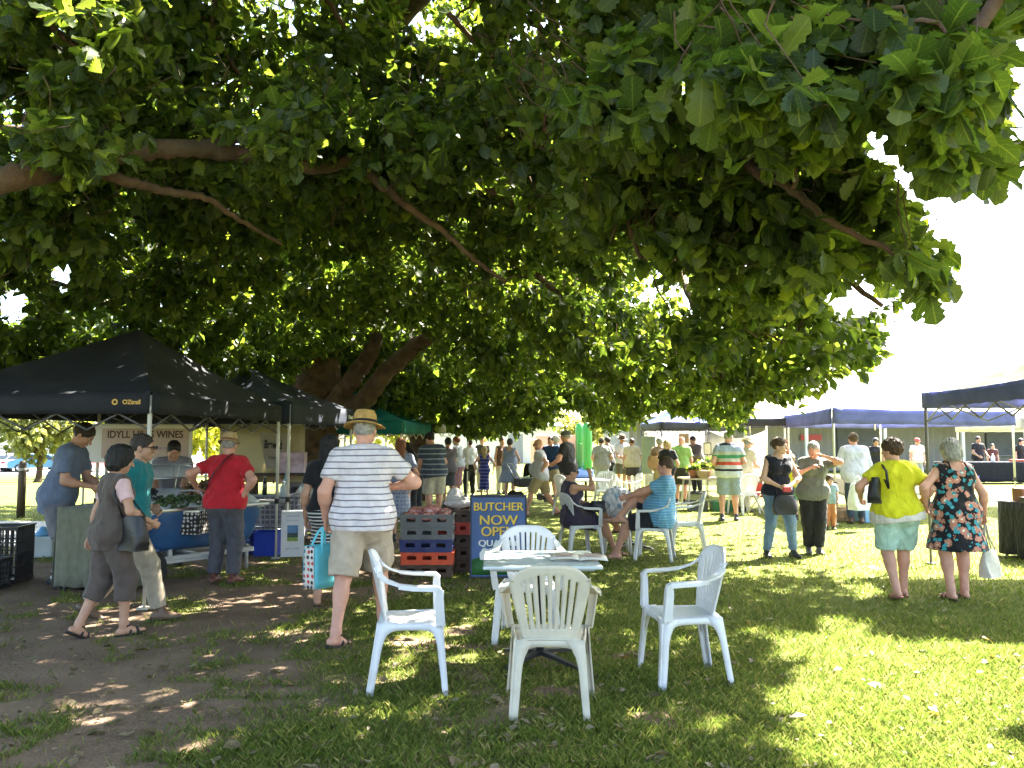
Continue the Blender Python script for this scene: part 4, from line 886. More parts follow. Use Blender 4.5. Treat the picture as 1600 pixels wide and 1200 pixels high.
    if hat:
        kind, hc = hat[0], hat[1]; M3 = Matrix([[hr[i], hfw[i], hup[i]] for i in range(3)]); tilt = R(-6); M3 = M3 @ Matrix.Rotation(tilt, 3, 'X'); c = Vector(hp_(0, -.012, .045)) * S
        hm = mat('hat %r' % (hc,), hc, .85, .22, 30, .8, 120) if kind != 'cap' else mat('cap %r' % (hc,), hc, .85)
        a_, b2 = .098 * S, .118 * S
        if kind in ('straw', 'brim', 'bucket'):
            br_ = {'straw': 1.75, 'brim': 1.5, 'bucket': 1.35}[kind]; top_ = .105 * S
            hb = MB().lathe([(a_ * 1.02, 0.0), (a_, .03 * S), (a_ * .94, .075 * S), (a_ * .78, top_), (a_ * .45, top_ * 1.04), (a_ * .12, top_ * .93), (.001, top_ * .92)], 24, c, .92, b2 / a_, M3).obj('hat', hm, root)
            rim = MB(); nseg = 32
            for j in range(2): pass
            vs = []
            for rr, zz in ((1.0, .004), (1.2, -.004), (br_ * .85, -.012), (br_, -.016), (br_, -.021), (br_ * .85, -.017), (1.2, -.009), (1.0, -.002)):
                for j in range(nseg):
                    q = 2 * math.pi * j / nseg; wv = -.014 * abs(math.sin(q)) ** 2 * (rr - 1) / (br_ - 1) * -1.0 - .010 * abs(math.cos(q)) ** 4 * (rr - 1)
                    vs.append(c + M3 @ Vector((a_ * rr * math.cos(q) * .92, b2 * rr * math.sin(q), (zz + wv) * S)))
            rim.add(vs, [(i * nseg + j, i * nseg + (j + 1) % nseg, ((i + 1) % 8) * nseg + (j + 1) % nseg, ((i + 1) % 8) * nseg + j) for i in range(8) for j in range(nseg)], True); rim.obj('brim', hm, hb)
            MB().lathe([(a_ * 1.045, .002 * S), (a_ * 1.05, .015 * S), (a_ * 1.02, .030 * S), (a_ * .98, .031 * S)], 24, c, .92, b2 / a_, M3).obj('hat_band', mat('hat_band %r' % (hat[2],), hat[2], .8), hb)
        else:
            hb = MB().lathe([(a_ * 1.0, -.01 * S), (a_, .02 * S), (a_ * .92, .055 * S), (a_ * .65, .085 * S), (a_ * .3, .096 * S), (.001, .098 * S)], 20, c, .92, b2 / a_, M3).obj('cap', hm, root)
            pk = MB(); pk.grid(lambda s_, t_: c + M3 @ Vector(((s_ - .5) * 1.6 * a_ * (1 - .25 * t_ * abs(s_ - .5) * 2), b2 * .75 + t_ * .085 * S * (1 - (2 * s_ - 1) ** 2 * .5), (-.002 - .012 * t_ - .02 * (2 * s_ - 1) ** 2) * S)), 10, 4)
            pk.obj('peak', hm, hb, solid=.004)
    if glasses:
        g = MB()
        for s_ in (-1, 1): g.add(*(lambda q: (q.v, q.f))(MB().lathe([(.001, -.003), (.024, -.002), (.025, .002), (.001, .003)], 12, Vector(hp_(s_ * .033, .104, .004)) * S, 1.05, .8, Matrix([[hr[i], hup[i], hfw[i]] for i in range(3)]))))
        for s_ in (-1, 1): g.tube([Vector(hp_(s_ * .055, .098, .008)) * S, Vector(hp_(s_ * .082, .05, .008)) * S, Vector(hp_(s_ * .083, -.01, .004)) * S], .0035, 5)
        g.tube([Vector(hp_(-.012, .108, .008)) * S, Vector(hp_(.012, .108, .008)) * S], .003, 5)
        g.obj('sunglasses', mat('dark_lens', (.012, .012, .014), .12, 0, spec=.6), root)
    elif face:
        for s_ in (-1, 1):
            e_ = child('eye', build([(ell(hp_(s_ * .032, .081, .004), (.0125, .010, .0085), HM), .002)], .004), mat('eye_white', (.6, .57, .54), .25, .02))
            child('iris', build([(ell(hp_(s_ * .032, .089, .004), (.0055, .004, .0058), HM), .002)], .003), mat('iris_dark', (.03, .02, .015), .2, .02)).parent = e_
            child('eyebrow', build([(cone(hp_(s_ * .018, .093, .022), hp_(s_ * .046, .084, .024), .0042, .003), .002)], .004), hair_mat(hair[1] if hair else 'grey'))
    if face: child('lips', build([(cone(hp_(-.018, .092, -.062), hp_(.018, .092, -.062), .0065, .0065), .004)], .004), mat('lips', (.42, .17, .14), .4, .05))
    root['_w'] = [float(v) for q in wr for v in (q * S)]
    M_ = Matrix.Translation(root.location) @ Matrix.Rotation(R(yaw), 4, 'Z')
    J = dict(wr=[M_ @ Vector(q * S) for q in wr], sh=[M_ @ Vector(q * S) for q in sh], el=[M_ @ Vector(q * S) for q in el_], pv=M_ @ Vector(Pv * S), nb=M_ @ Vector(nb * S), hand=[M_ @ Vector((q + unit(q - e_) * .085) * S) for q, e_ in zip(wr, el_)], M=M_, S=S)
    del root['_w']; return root, J

# ------------------------------------------------------------------ stalls: folding canopies
WHITE_STEEL = mat('cream_enamel', (0.55, 0.53, 0.46), 0.4, 0.08, 6, spec=.5)
GREY_STEEL = mat('grey_enamel', (0.10, 0.10, 0.105), 0.4, 0.08, 6)
def canvas(name, col, trans=0.0): return mat(name, col, 0.75, 0.16, 2.5, 0.7, 3.5, trans=trans, spec=.25, dirt=((col[0] * 1.6 + .02, col[1] * 1.6 + .018, col[2] * 1.5 + .015), 2.2, .5))
BLACKC = canvas('black_canvas', (0.016, 0.018, 0.024)); NAVYC = canvas('dark_navy_canvas', (0.020, 0.026, 0.042)); TEALC = canvas('teal_canvas', (0.015, 0.17, 0.17), .2)
BLUEC = canvas('blue_canvas', (0.17, 0.19, 0.40), .5); WHITEC = canvas('white_canvas', (0.72, 0.70, 0.64), .45); BLUEROOF = canvas('bright_blue_canvas', (0.03, 0.06, 0.32), .2); GREYC = canvas('charcoal_canvas', (0.05, 0.052, 0.07))
def tent(label, corners, zb, vh, apex, roof, val, frame, group=None, apexxy=None, leg_lean=0.0, legs=(0, 1, 2, 3), inner=True, zbs=None, trussm=None):
    cs = [Vector((x, y, 0)) for x, y in corners]; c0 = sum(cs, Vector()) / 4; t = empty('market_tent', (c0.x, c0.y, 0), 0, label, 'market tent', group)
    L_ = [c - c0 for c in cs]; ap = Vector((apexxy[0] - c0.x, apexxy[1] - c0.y, 0)) if apexxy else Vector(); zbs = zbs or [zb] * 4
    def per(s):
        i = int(s) % 4; f = s - int(s); return L_[i].lerp(L_[(i + 1) % 4], f), zbs[i] * (1 - f) + zbs[(i + 1) % 4] * f, f
    r = MB(); n = 12
    for i in range(4):
        def fn(u, v, i=i):
            p, z, f = per(i + u * .99999); q = p.lerp(ap, v); zt = z + vh
            return (q.x, q.y, zt + (apex - zt) * (v ** 1.12) - 0.05 * math.sin(math.pi * v) * math.sin(math.pi * u) - .025 * math.sin(math.pi * u) * (1 - v))
        r.grid(fn, n, n, False)
    o = r.obj('canopy', roof, t, weld=True)
    v_ = MB()
    for i in range(4):
        a, b_ = L_[i], L_[(i + 1) % 4]
        nv = Vector((b_ - a).cross(Vector((0, 0, 1)))).normalized(); nv = nv if nv.dot((a + b_) / 2) > 0 else -nv
        def fv(u, v, i=i, nv=nv):
            p, z, f = per(i + u * .99999); q = p + nv * (.012 + .006 * math.sin(u * 23 + i) * v); return (q.x, q.y, z + vh + .006 - (vh + .012 * math.sin(u * 31 + 2 * i) ** 2) * v - .025 * math.sin(math.pi * u) * (1 - v))
        v_.grid(fv, 20, 3, True)
    v_.obj('valance', val, t, solid=.004)
    for i in legs:
        p = L_[i]; q = p * (1 + leg_lean); m = MB(); s_ = p * 0.985; z = zbs[i] + vh - .03
        m.tube([(q.x * .985, q.y * .985, 0.0), (s_.x, s_.y, z)], .016, 8); m.tube([(q.x * .985, q.y * .985, .75), (s_.x, s_.y, z)], .022, 8)
        m.box((q.x * .985, q.y * .985, .008), (.10, .10, .016)); lg = m.obj('leg', frame, t)
        MB().rbox((q.x * .985, q.y * .985, .76), (.055, .055, .07), .008).obj('clamp', mat('black_plastic', (.02, .02, .02), .5), lg)
    tr = MB()
    for i in range(4):
        a, b_ = L_[i] * .975, L_[(i + 1) % 4] * .975
        for k in range(4):
            p, q = a.lerp(b_, k / 4), a.lerp(b_, (k + 1) / 4); z = zbs[i] * (1 - k / 4) + zbs[(i + 1) % 4] * k / 4 + vh
            zt, zl = z - .05, z - .36
            if k % 2: zt, zl = zl, zt
            if inner: tr.tube([(p.x, p.y, zt), (q.x, q.y, zl)], .010, 6); tr.tube([(p.x, p.y, zt if False else (z - .36 if zt > zl else z - .05)), (q.x, q.y, z - .05 if zl < zt else z - .36)], .010, 6)
        tr.tube([(a.x, a.y, zbs[i] + vh - .045), (b_.x, b_.y, zbs[(i + 1) % 4] + vh - .045)], .012, 6)
    tr.tube([(ap.x, ap.y, apex - .75), (ap.x, ap.y, apex - .03)], .016, 6)
    tr.obj('truss', trussm or frame, t); return t, c0
T1C = [(-3.42, 7.75), (-3.12, 11.05), (-5.62, 11.15), (-5.95, 7.95)]
t1, c1 = tent('black gazebo of the wine and seafood stall, sun spots on its roof', T1C, 1.82, .21, 2.82, BLACKC, BLACKC, WHITE_STEEL, 'gazebos of the stall row', apexxy=(-4.22, 9.2), legs=(0, 1, 2), trussm=GREY_STEEL)
GOLD = mat('gold_print', (.55, .34, .08), .5)
def on_face(txt, size, m, parent, c0, a, b_, f, z, out=.022, **k):
    """lettering on the vertical face a->b (seen from outside), at fraction f and height z"""
    a, b_ = Vector((*a, 0)), Vector((*b_, 0)); p = a.lerp(b_, f); d_ = (b_ - a).normalized(); nv = Vector((d_.y, -d_.x, 0)); p = p + nv * out
    o = lettering(txt, size, m, parent, (p.x - c0.x, p.y - c0.y, z), (math.pi / 2, 0, math.atan2(d_.y, d_.x)), **k); return o
on_face('OZtrail', .058, GOLD, t1, c1, T1C[3], T1C[0], .93, 1.93, bold=.002)
on_face('O', .07, GOLD, t1, c1, T1C[3], T1C[0], .865, 1.93, bold=.004, name='emblem')
T2C = [(-3.06, 11.3), (-2.76, 14.2), (-5.4, 14.5), (-5.7, 11.5)]
t2, c2 = tent('dark navy gazebo second in the row, white banners and cloth covered tables under it', T2C, 1.80, .30, 2.75, NAVYC, NAVYC, WHITE_STEEL, 'gazebos of the stall row', trussm=GREY_STEEL)
on_face('OZtrail', .08, mat('white_print', (.7, .7, .7), .6), t2, c2, T2C[0], T2C[1], .93, 1.96, bold=.002)
T3C = [(-2.14, 16.0), (-1.88, 19.0), (-4.7, 19.3), (-4.9, 16.3)]
t3, c3 = tent('teal gazebo with sun flecks on its roof behind the man in the straw hat', T3C, 1.70, .26, 2.62, TEALC, TEALC, WHITE_STEEL, 'gazebos of the stall row', apexxy=(-3.3, 17.4))
T4C = [(-1.95, 20.2), (-1.20, 22.6), (-3.6, 23.4), (-4.3, 21.0)]
t4, c4 = tent('black gazebo last in the row beyond the teal one, pale strip on its valance', T4C, 1.76, .26, 2.45, GREYC, BLACKC, WHITE_STEEL, 'gazebos of the stall row')
q = MB(); a_, b_ = Vector((-1.9, 20.35, 0)), Vector((-1.22, 22.5, 0)); nv = Vector((.97, -.25, 0)); q.grid(lambda u, v: tuple(a_.lerp(b_, .05 + .9 * u) + nv * .03 + Vector((0, 0, 1.76 + .25 * v)) - c4), 6, 2); q.obj('sign_strip', mat('pale_vinyl', (.5, .47, .38), .7), t4, solid=.003)
# right side
TR1 = [(6.02, 15.4), (10.55, 17.2), (9.7, 21.6), (6.75, 20.4)]
tr1, cr1 = tent('wide blue valance marquee with white roof behind the woman in yellow', TR1, 1.88, .30, 2.55, WHITEC, BLUEC, WHITE_STEEL, 'tents on the sunny side', inner=False)
TR2 = [(5.32, 10.6), (5.05, 7.7), (8.2, 7.4), (8.4, 10.4)]
tr2, cr2 = tent('nearest blue tent at the edge of view with dark grey frame over the black table', TR2, 1.98, .20, 2.75, WHITEC, BLUEC, GREY_STEEL, 'tents on the sunny side', legs=(0, 2, 3))
TR0 = [(4.30, 23.0), (5.9, 23.4), (6.2, 26.0), (4.1, 25.8)]
tr0, cr0 = tent('far gazebo with a bright blue peaked roof and dark valance above the plant table', [(4.1, 22.6), (6.75, 23.2), (6.9, 26.0), (4.0, 25.5)], 1.86, .22, 2.9, BLUEROOF, GREYC, GREY_STEEL, 'tents on the sunny side', apexxy=(5.5, 24.2))
q = MB(); q.grid(lambda u, v: (4.15 - cr0.x + 2.7 * u, 25.75 - cr0.y + .04 * math.sin(9 * u) + .3 * u, .15 + 1.85 * v), 16, 3); q.obj('side_wall', WHITEC, tr0, solid=.004)
tr5, cr5 = tent('faded blue tent with cream lining beyond the man in the wide striped polo', [(5.75, 20.3), (6.75, 20.0), (7.2, 23.2), (5.5, 23.4)], 1.92, .20, 2.5, WHITEC, GREYC, WHITE_STEEL, 'tents on the sunny side', inner=False)
q = MB(); q.grid(lambda u, v: (5.55 - cr5.x + 1.65 * u, 23.3 - cr5.y + .03 * math.sin(11 * u), .4 + (1.45 - .22 * math.sin(math.pi * u)) * v), 12, 3); q.obj('back_sheet', WHITEC, tr5, solid=.004)
tr6, cr6 = tent('white tent at the edge of view behind the blue marquee', [(11.05, 17.7), (14, 17.4), (14.2, 20.5), (11.2, 20.7)], 1.78, .30, 2.7, WHITEC, WHITEC, WHITE_STEEL, 'tents on the sunny side', inner=False)

# ------------------------------------------------------------------ generic furniture
PLASTIC = mat('white_plastic', (0.74, 0.74, 0.75), 0.38, 0.05, 5, 0.06, 20, spec=.5, trans=.10, dirt=((.44, .40, .33), 5, .6))
CREAM = mat('shade_tinted_plastic', (0.66, 0.60, 0.47), 0.42, 0.06, 5, 0.06, 20, spec=.45, trans=.16, dirt=((.40, .34, .25), 5, .6))  # white plastic tinted cream: shade and light shining through, put into the colour
def make_chair(M_, label, loc, yaw, group):
    """stacking armchair moulded in one plastic: sitter looks along local +Y"""
    t = empty('plastic_chair', loc, R(yaw), label, 'chair', group)
    NU = 30
    def hw(v): return .150 + .085 * v ** .85
    def back(u, v):
        x = 2 * u - 1; e = abs(x) ** 5; zz = .40 + .43 * v - .05 * v * abs(x) ** 3.0 - (.055 * e * v)
        return (x * hw(v), -.185 - .115 * v + .055 * x * x * (.3 + v), zz)
    cols = {i for i in range(NU) if i in (4, 7, 10, 13, 16, 19, 22, 25)}
    b_ = MB(); b_.grid(back, NU, 24, True, skip=lambda i, j: i in cols and 4 <= j <= (20 if 8 < i < 21 else 19)); b_.obj('backrest', M_, t, solid=.014, bevel=0)
    s_ = MB()
    def seat(u, v):
        x = 2 * u - 1; y = -.215 + .445 * v; wd = .185 + .045 * v; r_ = (abs(x) ** 6) * .02
        z = .425 - .016 * math.cos(x * 1.5) * math.sin(math.pi * min(1, v * 1.05)) - (.035 * max(0, v - .86) / .14 if v > .86 else 0) - r_
        return (x * wd, y, z)
    s_.grid(seat, 14, 14, True); so_ = s_.obj('seat', M_, t, solid=.012)
    sk = MB()      # skirt under the seat, arched towards the legs
    def skirt(p0, p1):
        def fn(u, v):
            p = Vector(p0).lerp(Vector(p1), u); a = abs(2 * u - 1); drop = .038 + .13 * a ** 5
            return (p.x, p.y, .415 - drop * v)
        return fn
    cor = [(-.232, .225), (.232, .225), (.198, -.215), (-.198, -.215)]
    for i in range(4): sk.grid(skirt((*cor[i], 0), (*cor[(i + 1) % 4], 0)), 16, 2, True)
    sk.obj('seat_skirt', M_, so_, solid=.010)
    feet = [(-.268, .262), (.268, .262), (.225, -.285), (-.225, -.285)]
    for i in range(4):
        lg = MB(); a, f_ = Vector((*cor[i], .415)), Vector((*feet[i], 0)); nseg = 9
        for dx, dy in ((-1 if cor[i][0] > 0 else 1, 0), (0, -1 if cor[i][1] > 0 else 1)):
            def fn(u, v, dx=dx, dy=dy):
                p = f_.lerp(a, v); wd = .040 + .012 * v + .055 * max(0, (v - .62) / .38) ** 2; return (p.x + dx * wd * u, p.y + dy * wd * u, p.z)
            lg.grid(fn, 2, nseg, True)
        lg.obj('leg', M_, t, solid=.011)
    for s in (-1, 1):
        ar = MB()
        P_ = [(.205, -.235, .745), (.228, -.215, .712), (.250, -.160, .678), (.268, -.08, .655), (.277, .02, .645), (.278, .12, .642), (.276, .185, .638), (.273, .205, .625), (.270, .215, .60), (.262, .220, .52), (.250, .225, .44), (.240, .225, .40)]
        wd = [Vector((.35, .4, -.6)), Vector((.6, .3, -.5)), Vector((.9, .2, -.25)), Vector((1, .1, -.05)), Vector((1, 0, 0)), Vector((1, 0, 0)), Vector((1, 0, 0)), Vector((1, 0, 0)), Vector((1, 0, 0)), Vector((1, 0, 0)), Vector((1, 0, 0)), Vector((1, 0, 0))]
        ar.strip([(s * x, y, z) for x, y, z in P_], [Vector((s * q.x, q.y, q.z)) for q in wd], [.05, .052, .055, .056, .056, .056, .056, .055, .052, .05, .05, .05], [.014] * 6 + [.016, .018] + [.014] * 4)
        ar.strip([(s * .298, -.08, .648), (s * .303, .02, .636), (s * .303, .12, .632), (s * .300, .19, .628)], Vector((0, 0, 1)), .026, .010)    # turned-down lip
        ar.strip([(s * (.270 + .024), .20, .625), (s * .290, .196, .58), (s * .278, .200, .50), (s * .262, .206, .41)], Vector((0, 1, 0)), [.05, .055, .06, .066], .010)
        ar.obj('armrest', M_, t, bevel=.003)
    return t
CHAIRS = {}
def chair(label, x, y, yaw, kind='white', group='white plastic chairs', z=0.0):
    M_ = PLASTIC if kind == 'white' else CREAM
    if kind not in CHAIRS: CHAIRS[kind] = make_chair(M_, label, (x, y, z), yaw, group); CHAIRS[kind].scale = (1.0, .91, 1.035); return CHAIRS[kind]
    c = copy_tree(CHAIRS[kind]); c.location = (x, y, z); c.rotation_euler = (0, 0, R(yaw)); tag(c, label, None, group); return c
chair('cream tinted plastic armchair with its slatted back turned to the viewer at the near table', .225, 4.97, -2, 'cream', 'chairs around the near table')
chair('white plastic chair facing the viewer across the near table, only its arched back showing', .125, 6.66, 178, 'white', 'chairs around the near table')
chair('white plastic chair turned side on beside the hat man, facing the near table', -.66, 5.40, -83, 'white', 'chairs around the near table')
chair('white plastic chair at the sunny side of the near table, its slatted back in shade', 1.14, 5.56, 97, 'white', 'chairs around the near table')
chair('white plastic chair under the seated woman in the dark dress', .93, 11.3, -72, 'white', 'chairs of the seated group')
chair('white plastic chair under the seated man in the light blue tee', 1.88, 10.95, 75, 'white', 'chairs of the seated group')
chair('empty white plastic chair next to the seated man, turned towards him', 2.45, 11.55, 82, 'white', 'chairs of the seated group')
chair('white plastic chair beside the pole of the far cafe table, behind the seated woman', 1.18, 17.3, -60, 'white', 'chairs at the far cafe table')
chair('white plastic chair pulled to the far side of the far cafe table', 2.15, 18.9, 170, 'white', 'chairs at the far cafe table')
chair('white plastic chair in front of the two chatting men, at the far cafe table', 2.55, 17.9, 100, 'white', 'chairs at the far cafe table')
chair('cream tinted plastic chair standing inside the second stall behind the long haired woman', -3.35, 12.9, 150, 'cream', 'white plastic chairs')
chair('white plastic chair tucked under the plant stall beside the striped polo man', 4.95, 17.6, 20, 'white', 'white plastic chairs')

def cafe_table(label, x, y, s, h, yaw, topm, group='cafe tables'):
    t = empty('cafe_table', (x, y, 0), R(yaw), label, 'table', group)
    MB().rbox((0, 0, h - .014), (s, s, .022), .008).obj('tabletop', topm, t, )
    m = MB(); m.box((0, 0, h - .034), (s - .10, s - .10, .016)); m.obj('apron', mat('table_rim', (.35, .36, .37), .4), t)
    m = MB(); m.lathe([(.032, .06), (.030, .12), (.028, h - .06), (.075, h - .045), (.075, h - .042)], 14); m.obj('pole', mat('black_iron', (.012, .012, .014), .4, spec=.5), t)
    for k in range(4):
        a = math.pi / 4 + k * math.pi / 2; d_ = Vector((math.cos(a), math.sin(a), 0)); m = MB()
        m.strip([d_ * .02 + Vector((0, 0, .075)), d_ * .15 + Vector((0, 0, .060)), d_ * .34 + Vector((0, 0, .030)), d_ * .37 + Vector((0, 0, .010))], Vector((-d_.y, d_.x, 0)), [.05, .045, .04, .04], [.03, .026, .02, .02]); m.obj('foot', mat('black_iron', (.012, .012, .014), .4), t)
    return t
GLASS_TOP = mat('frosted_table_top', (.50, .56, .56), .18, .05, 3, spec=.6, dirt=((.36, .40, .40), 2.2, .3))
cafe_table('square pale grey table in front, magazine on it, chairs on all four sides', .20, 5.92, .80, .735, 1, GLASS_TOP)
cafe_table('table with white top between the seated woman and seated man', 1.72, 12.05, .75, .72, 8, mat('white_laminate', (.7, .7, .68), .35))
cafe_table('far cafe table with black pole and nobody at it, behind the seated woman', 1.62, 18.1, .80, .72, 20, mat('white_laminate', (.7, .7, .68), .35))
t = empty('magazine', (.47, 5.86, .738), R(-3), 'open magazine lying on the near grey table', 'magazine')
for s in (-1, 1):
    m = MB(); m.grid(lambda u, v: (s * .20 * u, -.13 + .26 * v, .006 + .010 * math.sin(math.pi * min(1, u * 1.1)) ** .7), 8, 2)
    pg = m.obj('page', mat('page_paper', (.62, .58, .50), .6, .1), t, solid=.005)
    mm = MB()
    for k in range(5): mm.box((s * .10, .09 - k * .042, .0255 - abs(k - 2) * .0004), (.12, .018, .001))
    mm.obj('print', mat('magazine_print', (.35, .22, .20), .6, .5, 30), pg)

# ------------------------------------------------------------------ crates
def crate(label, x, y, z, sx, sy, sz, m, yaw, group, nh=3, lattice=False):
    t = empty('crate', (x, y, z), R(yaw), label, 'crate', group); w_ = .018; b_ = MB()
    b_.box((0, 0, .012), (sx - .03, sy - .03, .02))
    rows = 1 if not lattice else 3
    for ax in (0, 1):
        L_ = sx if ax == 0 else sy; k = nh if ax == 0 else max(2, nh - 1)
        k = k if not lattice else int(L_ / .055)
        for s in (-1, 1):
            off = s * ((sy if ax == 0 else sx) / 2 - w_ / 2); ln = L_ if ax == 0 else L_ - 2 * w_ - .002
            def put(c, l, zc, hh):
                if ax == 0: b_.box((c, off, zc), (l, w_, hh))
                else: b_.box((off, c, zc), (w_, l, hh))
            if lattice:
                put(0, ln, .025, .05); put(0, ln, sz - .02, .04)
                for j in range(1, 4): put(0, ln, .05 + (sz - .09) * j / 4, .012)
                for j in range(k + 1): put(-ln / 2 + .008 + (ln - .016) * j / k, .014, sz / 2, sz - .06)
            else:
                put(0, ln, sz * .20, sz * .40); put(0, ln, sz * .86, sz * .28 - .001)
                post = ln * .12 / 1.0
                for j in range(k + 1): put(-ln / 2 + post / 2 + (ln - post) * j / k, post, sz * .56, sz * .32)
    b_.obj('shell', m, t)
    r = MB()
    for s in (-1, 1): r.box((0, s * (sy / 2 + .004), sz - .008), (sx + .02, .012, .016)); r.box((s * (sx / 2 + .004), 0, sz - .008), (.012, sy - .006, .0155))
    r.obj('rim', m, t); return t
PL = lambda n_, c: mat('crate_' + n_, c, .5, .15, 6, .1, 30, dirt=((.12, .10, .08), 9, .35))
CG, CN, CO, CB, CR = PL('grey', (.13, .13, .135)), PL('navy', (.025, .035, .13)), PL('orange', (.60, .075, .025)), PL('brown', (.065, .035, .022)), PL('red', (.50, .05, .03))
GA, GB = 'crates of the near stack', 'crates of the stack behind'
h_ = .142
for i, (m, lb) in enumerate([(CB, 'dark brown crate at the bottom of the near stack'), (CO, 'orange crate second from the ground in the near stack'), (CN, 'navy blue crate in the middle of the near stack'), (CG, 'grey crate resting on the navy one in the near stack'), (CG, 'grey crate topping the near stack, heaped with wrapped meat')]):
    crate(lb, -.985 + [0, .006, -.004, .004, 0][i], 9.72, .002 + i * (h_ + .001), .60, .42, h_, m, [0, 1.0, -.8, .5, 0][i], GA)
for i, (m, lb) in enumerate([(CB, 'brown crate on the ground under two others, stack behind'), (CB, 'brown crate second from the ground, stack behind'), (CB, 'brown crate directly below the red one, stack behind'), (CR, 'red crate in the stack behind, among brown ones'), (CB, 'brown mesh crate topping the stack behind, plastic bags on it')]):
    crate(lb, -.70, 10.12, .002 + i * (h_ + .006), .40, .52, h_ + .004, m, [0, 1.0, 0, -1, 1.0][i], GB)
# wrapped meat: crinkled translucent packs
MEAT = mat('wrapped_meat', (.55, .20, .18), .2, .5, 14, .6, 45, spec=.6, trans=.1, dirt=((.72, .62, .60), 11, .95)); PACK = mat('clear_wrap', (.66, .62, .62), .15, .15, 12, .8, 35, spec=.7, trans=.25)
def lump(name, label, c, rad, m, group, cat='package', rough=.010):
    v, f = (lambda F: F.put(ell((0, 0, rad[2] * .9), rad, None, rough, 28), .01).mesh())(Field((-rad[0] - .03, -rad[1] - .03, -rad[2] * .3), (rad[0] + .03, rad[1] + .03, rad[2] * 2 + .03), .009))
    o = link_mesh(name, np_mesh(name, v, f), m); o.location = c; o.rotation_euler = (0, 0, random.uniform(0, 6)); tag(o, label, cat, group); return o
ztop = .002 + 5 * (h_ + .001)
names = ['front corner pack of wrapped meat in the grey crate, beside the hat man', 'pack of wrapped meat in the front middle of the grey crate', 'pack of wrapped meat at the front corner of the grey crate nearer the sign', 'back corner pack of wrapped meat in the grey crate, beside the hat man', 'pack of wrapped meat heaped highest in the grey crate', 'pack of wrapped meat at the back of the grey crate nearer the sign']
for i, (dx, dy, dz, r_) in enumerate([(-.19, -.10, -.075, .10), (0, -.11, -.08, .10), (.19, -.10, -.078, .10), (-.15, .09, -.045, .11), (.03, .06, -.03, .12), (.18, .08, -.05, .10)]):
    lump('meat_package', names[i], (-.985 + dx, 9.72 + dy, ztop + dz), (r_, r_ * .75, r_ * .55), MEAT, 'wrapped meat in the grey crate')
lump('plastic_bag', 'clear plastic bag lying on the brown mesh crate', (-.66, 10.05, .75), (.15, .16, .07), PACK, None, 'bag', .018)
lump('plastic_bag', 'crumpled white plastic bag standing behind the wrapped meat', (-.72, 10.35, .75), (.10, .10, .12), PACK, None, 'bag', .02)

# ------------------------------------------------------------------ butcher's board
t = empty('butcher_sign', (-.155, 9.52, 0), R(2), 'blue BUTCHER NOW OPEN board on the grass beside the crates', 'sign')
SB = mat('sign_blue', (.055, .105, .26), .5, .18, 4); YEL = mat('sign_yellow', (.75, .50, .05), .5); SH = mat('sign_dark', (.02, .025, .05), .5); WHT = mat('sign_white', (.72, .72, .70), .5)
M_ = Matrix.Rotation(R(-7), 3, 'X')
def panel(nm, c, size, m, parent): o = MB().box((0, 0, 0), size).obj(nm, m, parent); o.location = M_ @ Vector(c); o.rotation_euler = (R(-7), 0, 0); return o
b_ = MB(); b_.box((0, 0, .46), (.62, .018, .90)); o = b_.obj('board', SB, t); o.rotation_euler = (R(-7), 0, 0)
b_ = MB(); b_.box((0, .0, .925), (.66, .028, .03)); b_.box((-.32, 0, .46), (.02, .028, .90)); b_.box((.32, 0, .46), (.02, .028, .90)); b_.box((.0, .0, .008), (.66, .028, .016)); fr = b_.obj('frame', SH, t); fr.rotation_euler = (R(-7), 0, 0)
b_ = MB(); b_.box((0, 0, .45), (.60, .016, .90)); o2 = b_.obj('back_panel', SH, t); o2.location = (0, .25, 0); o2.rotation_euler = (R(8), 0, 0)
for txt, size, z, sx, m in (('BUTCHER', .135, .80, .98, YEL), ('NOW', .155, .645, 1.10, YEL), ('OPEN', .155, .515, 1.0, YEL), ('QUALITY', .10, .385, 1.12, WHT), ('MEATS', .10, .29, 1.1, WHT)):
    for dx, dz, mm, y in ((.007, -.007, SH, -.0100), (0, 0, m, -.0122)):
        for k in (-1, 0, 1): lettering(txt, size, mm, t, tuple(M_ @ Vector((dx + k * .0035, y - .0002 * k, z + dz))), (R(83), 0, 0), sx, depth=.0010)
b_ = MB(); b_.grid(lambda u, v: (-.305 + .61 * u, -.0125, .03 + (.15 + .05 * math.sin(5 * u + .5)) * v), 12, 2); o = b_.obj('painted_field', mat('sign_green', (.03, .12, .03), .6, .3, 9), t, solid=.001); o.rotation_euler = (R(-7), 0, 0)
b_ = MB(); b_.add([(-.21, -.0145, .20), (-.05, -.0145, .19), (.02, -.0145, .25), (.01, -.0145, .30), (-.09, -.0145, .315), (-.18, -.0145, .33), (-.22, -.0145, .27)], [tuple(range(7))]); o = b_.obj('painted_shape', WHT, t, solid=.001); o.rotation_euler = (R(-7), 0, 0)

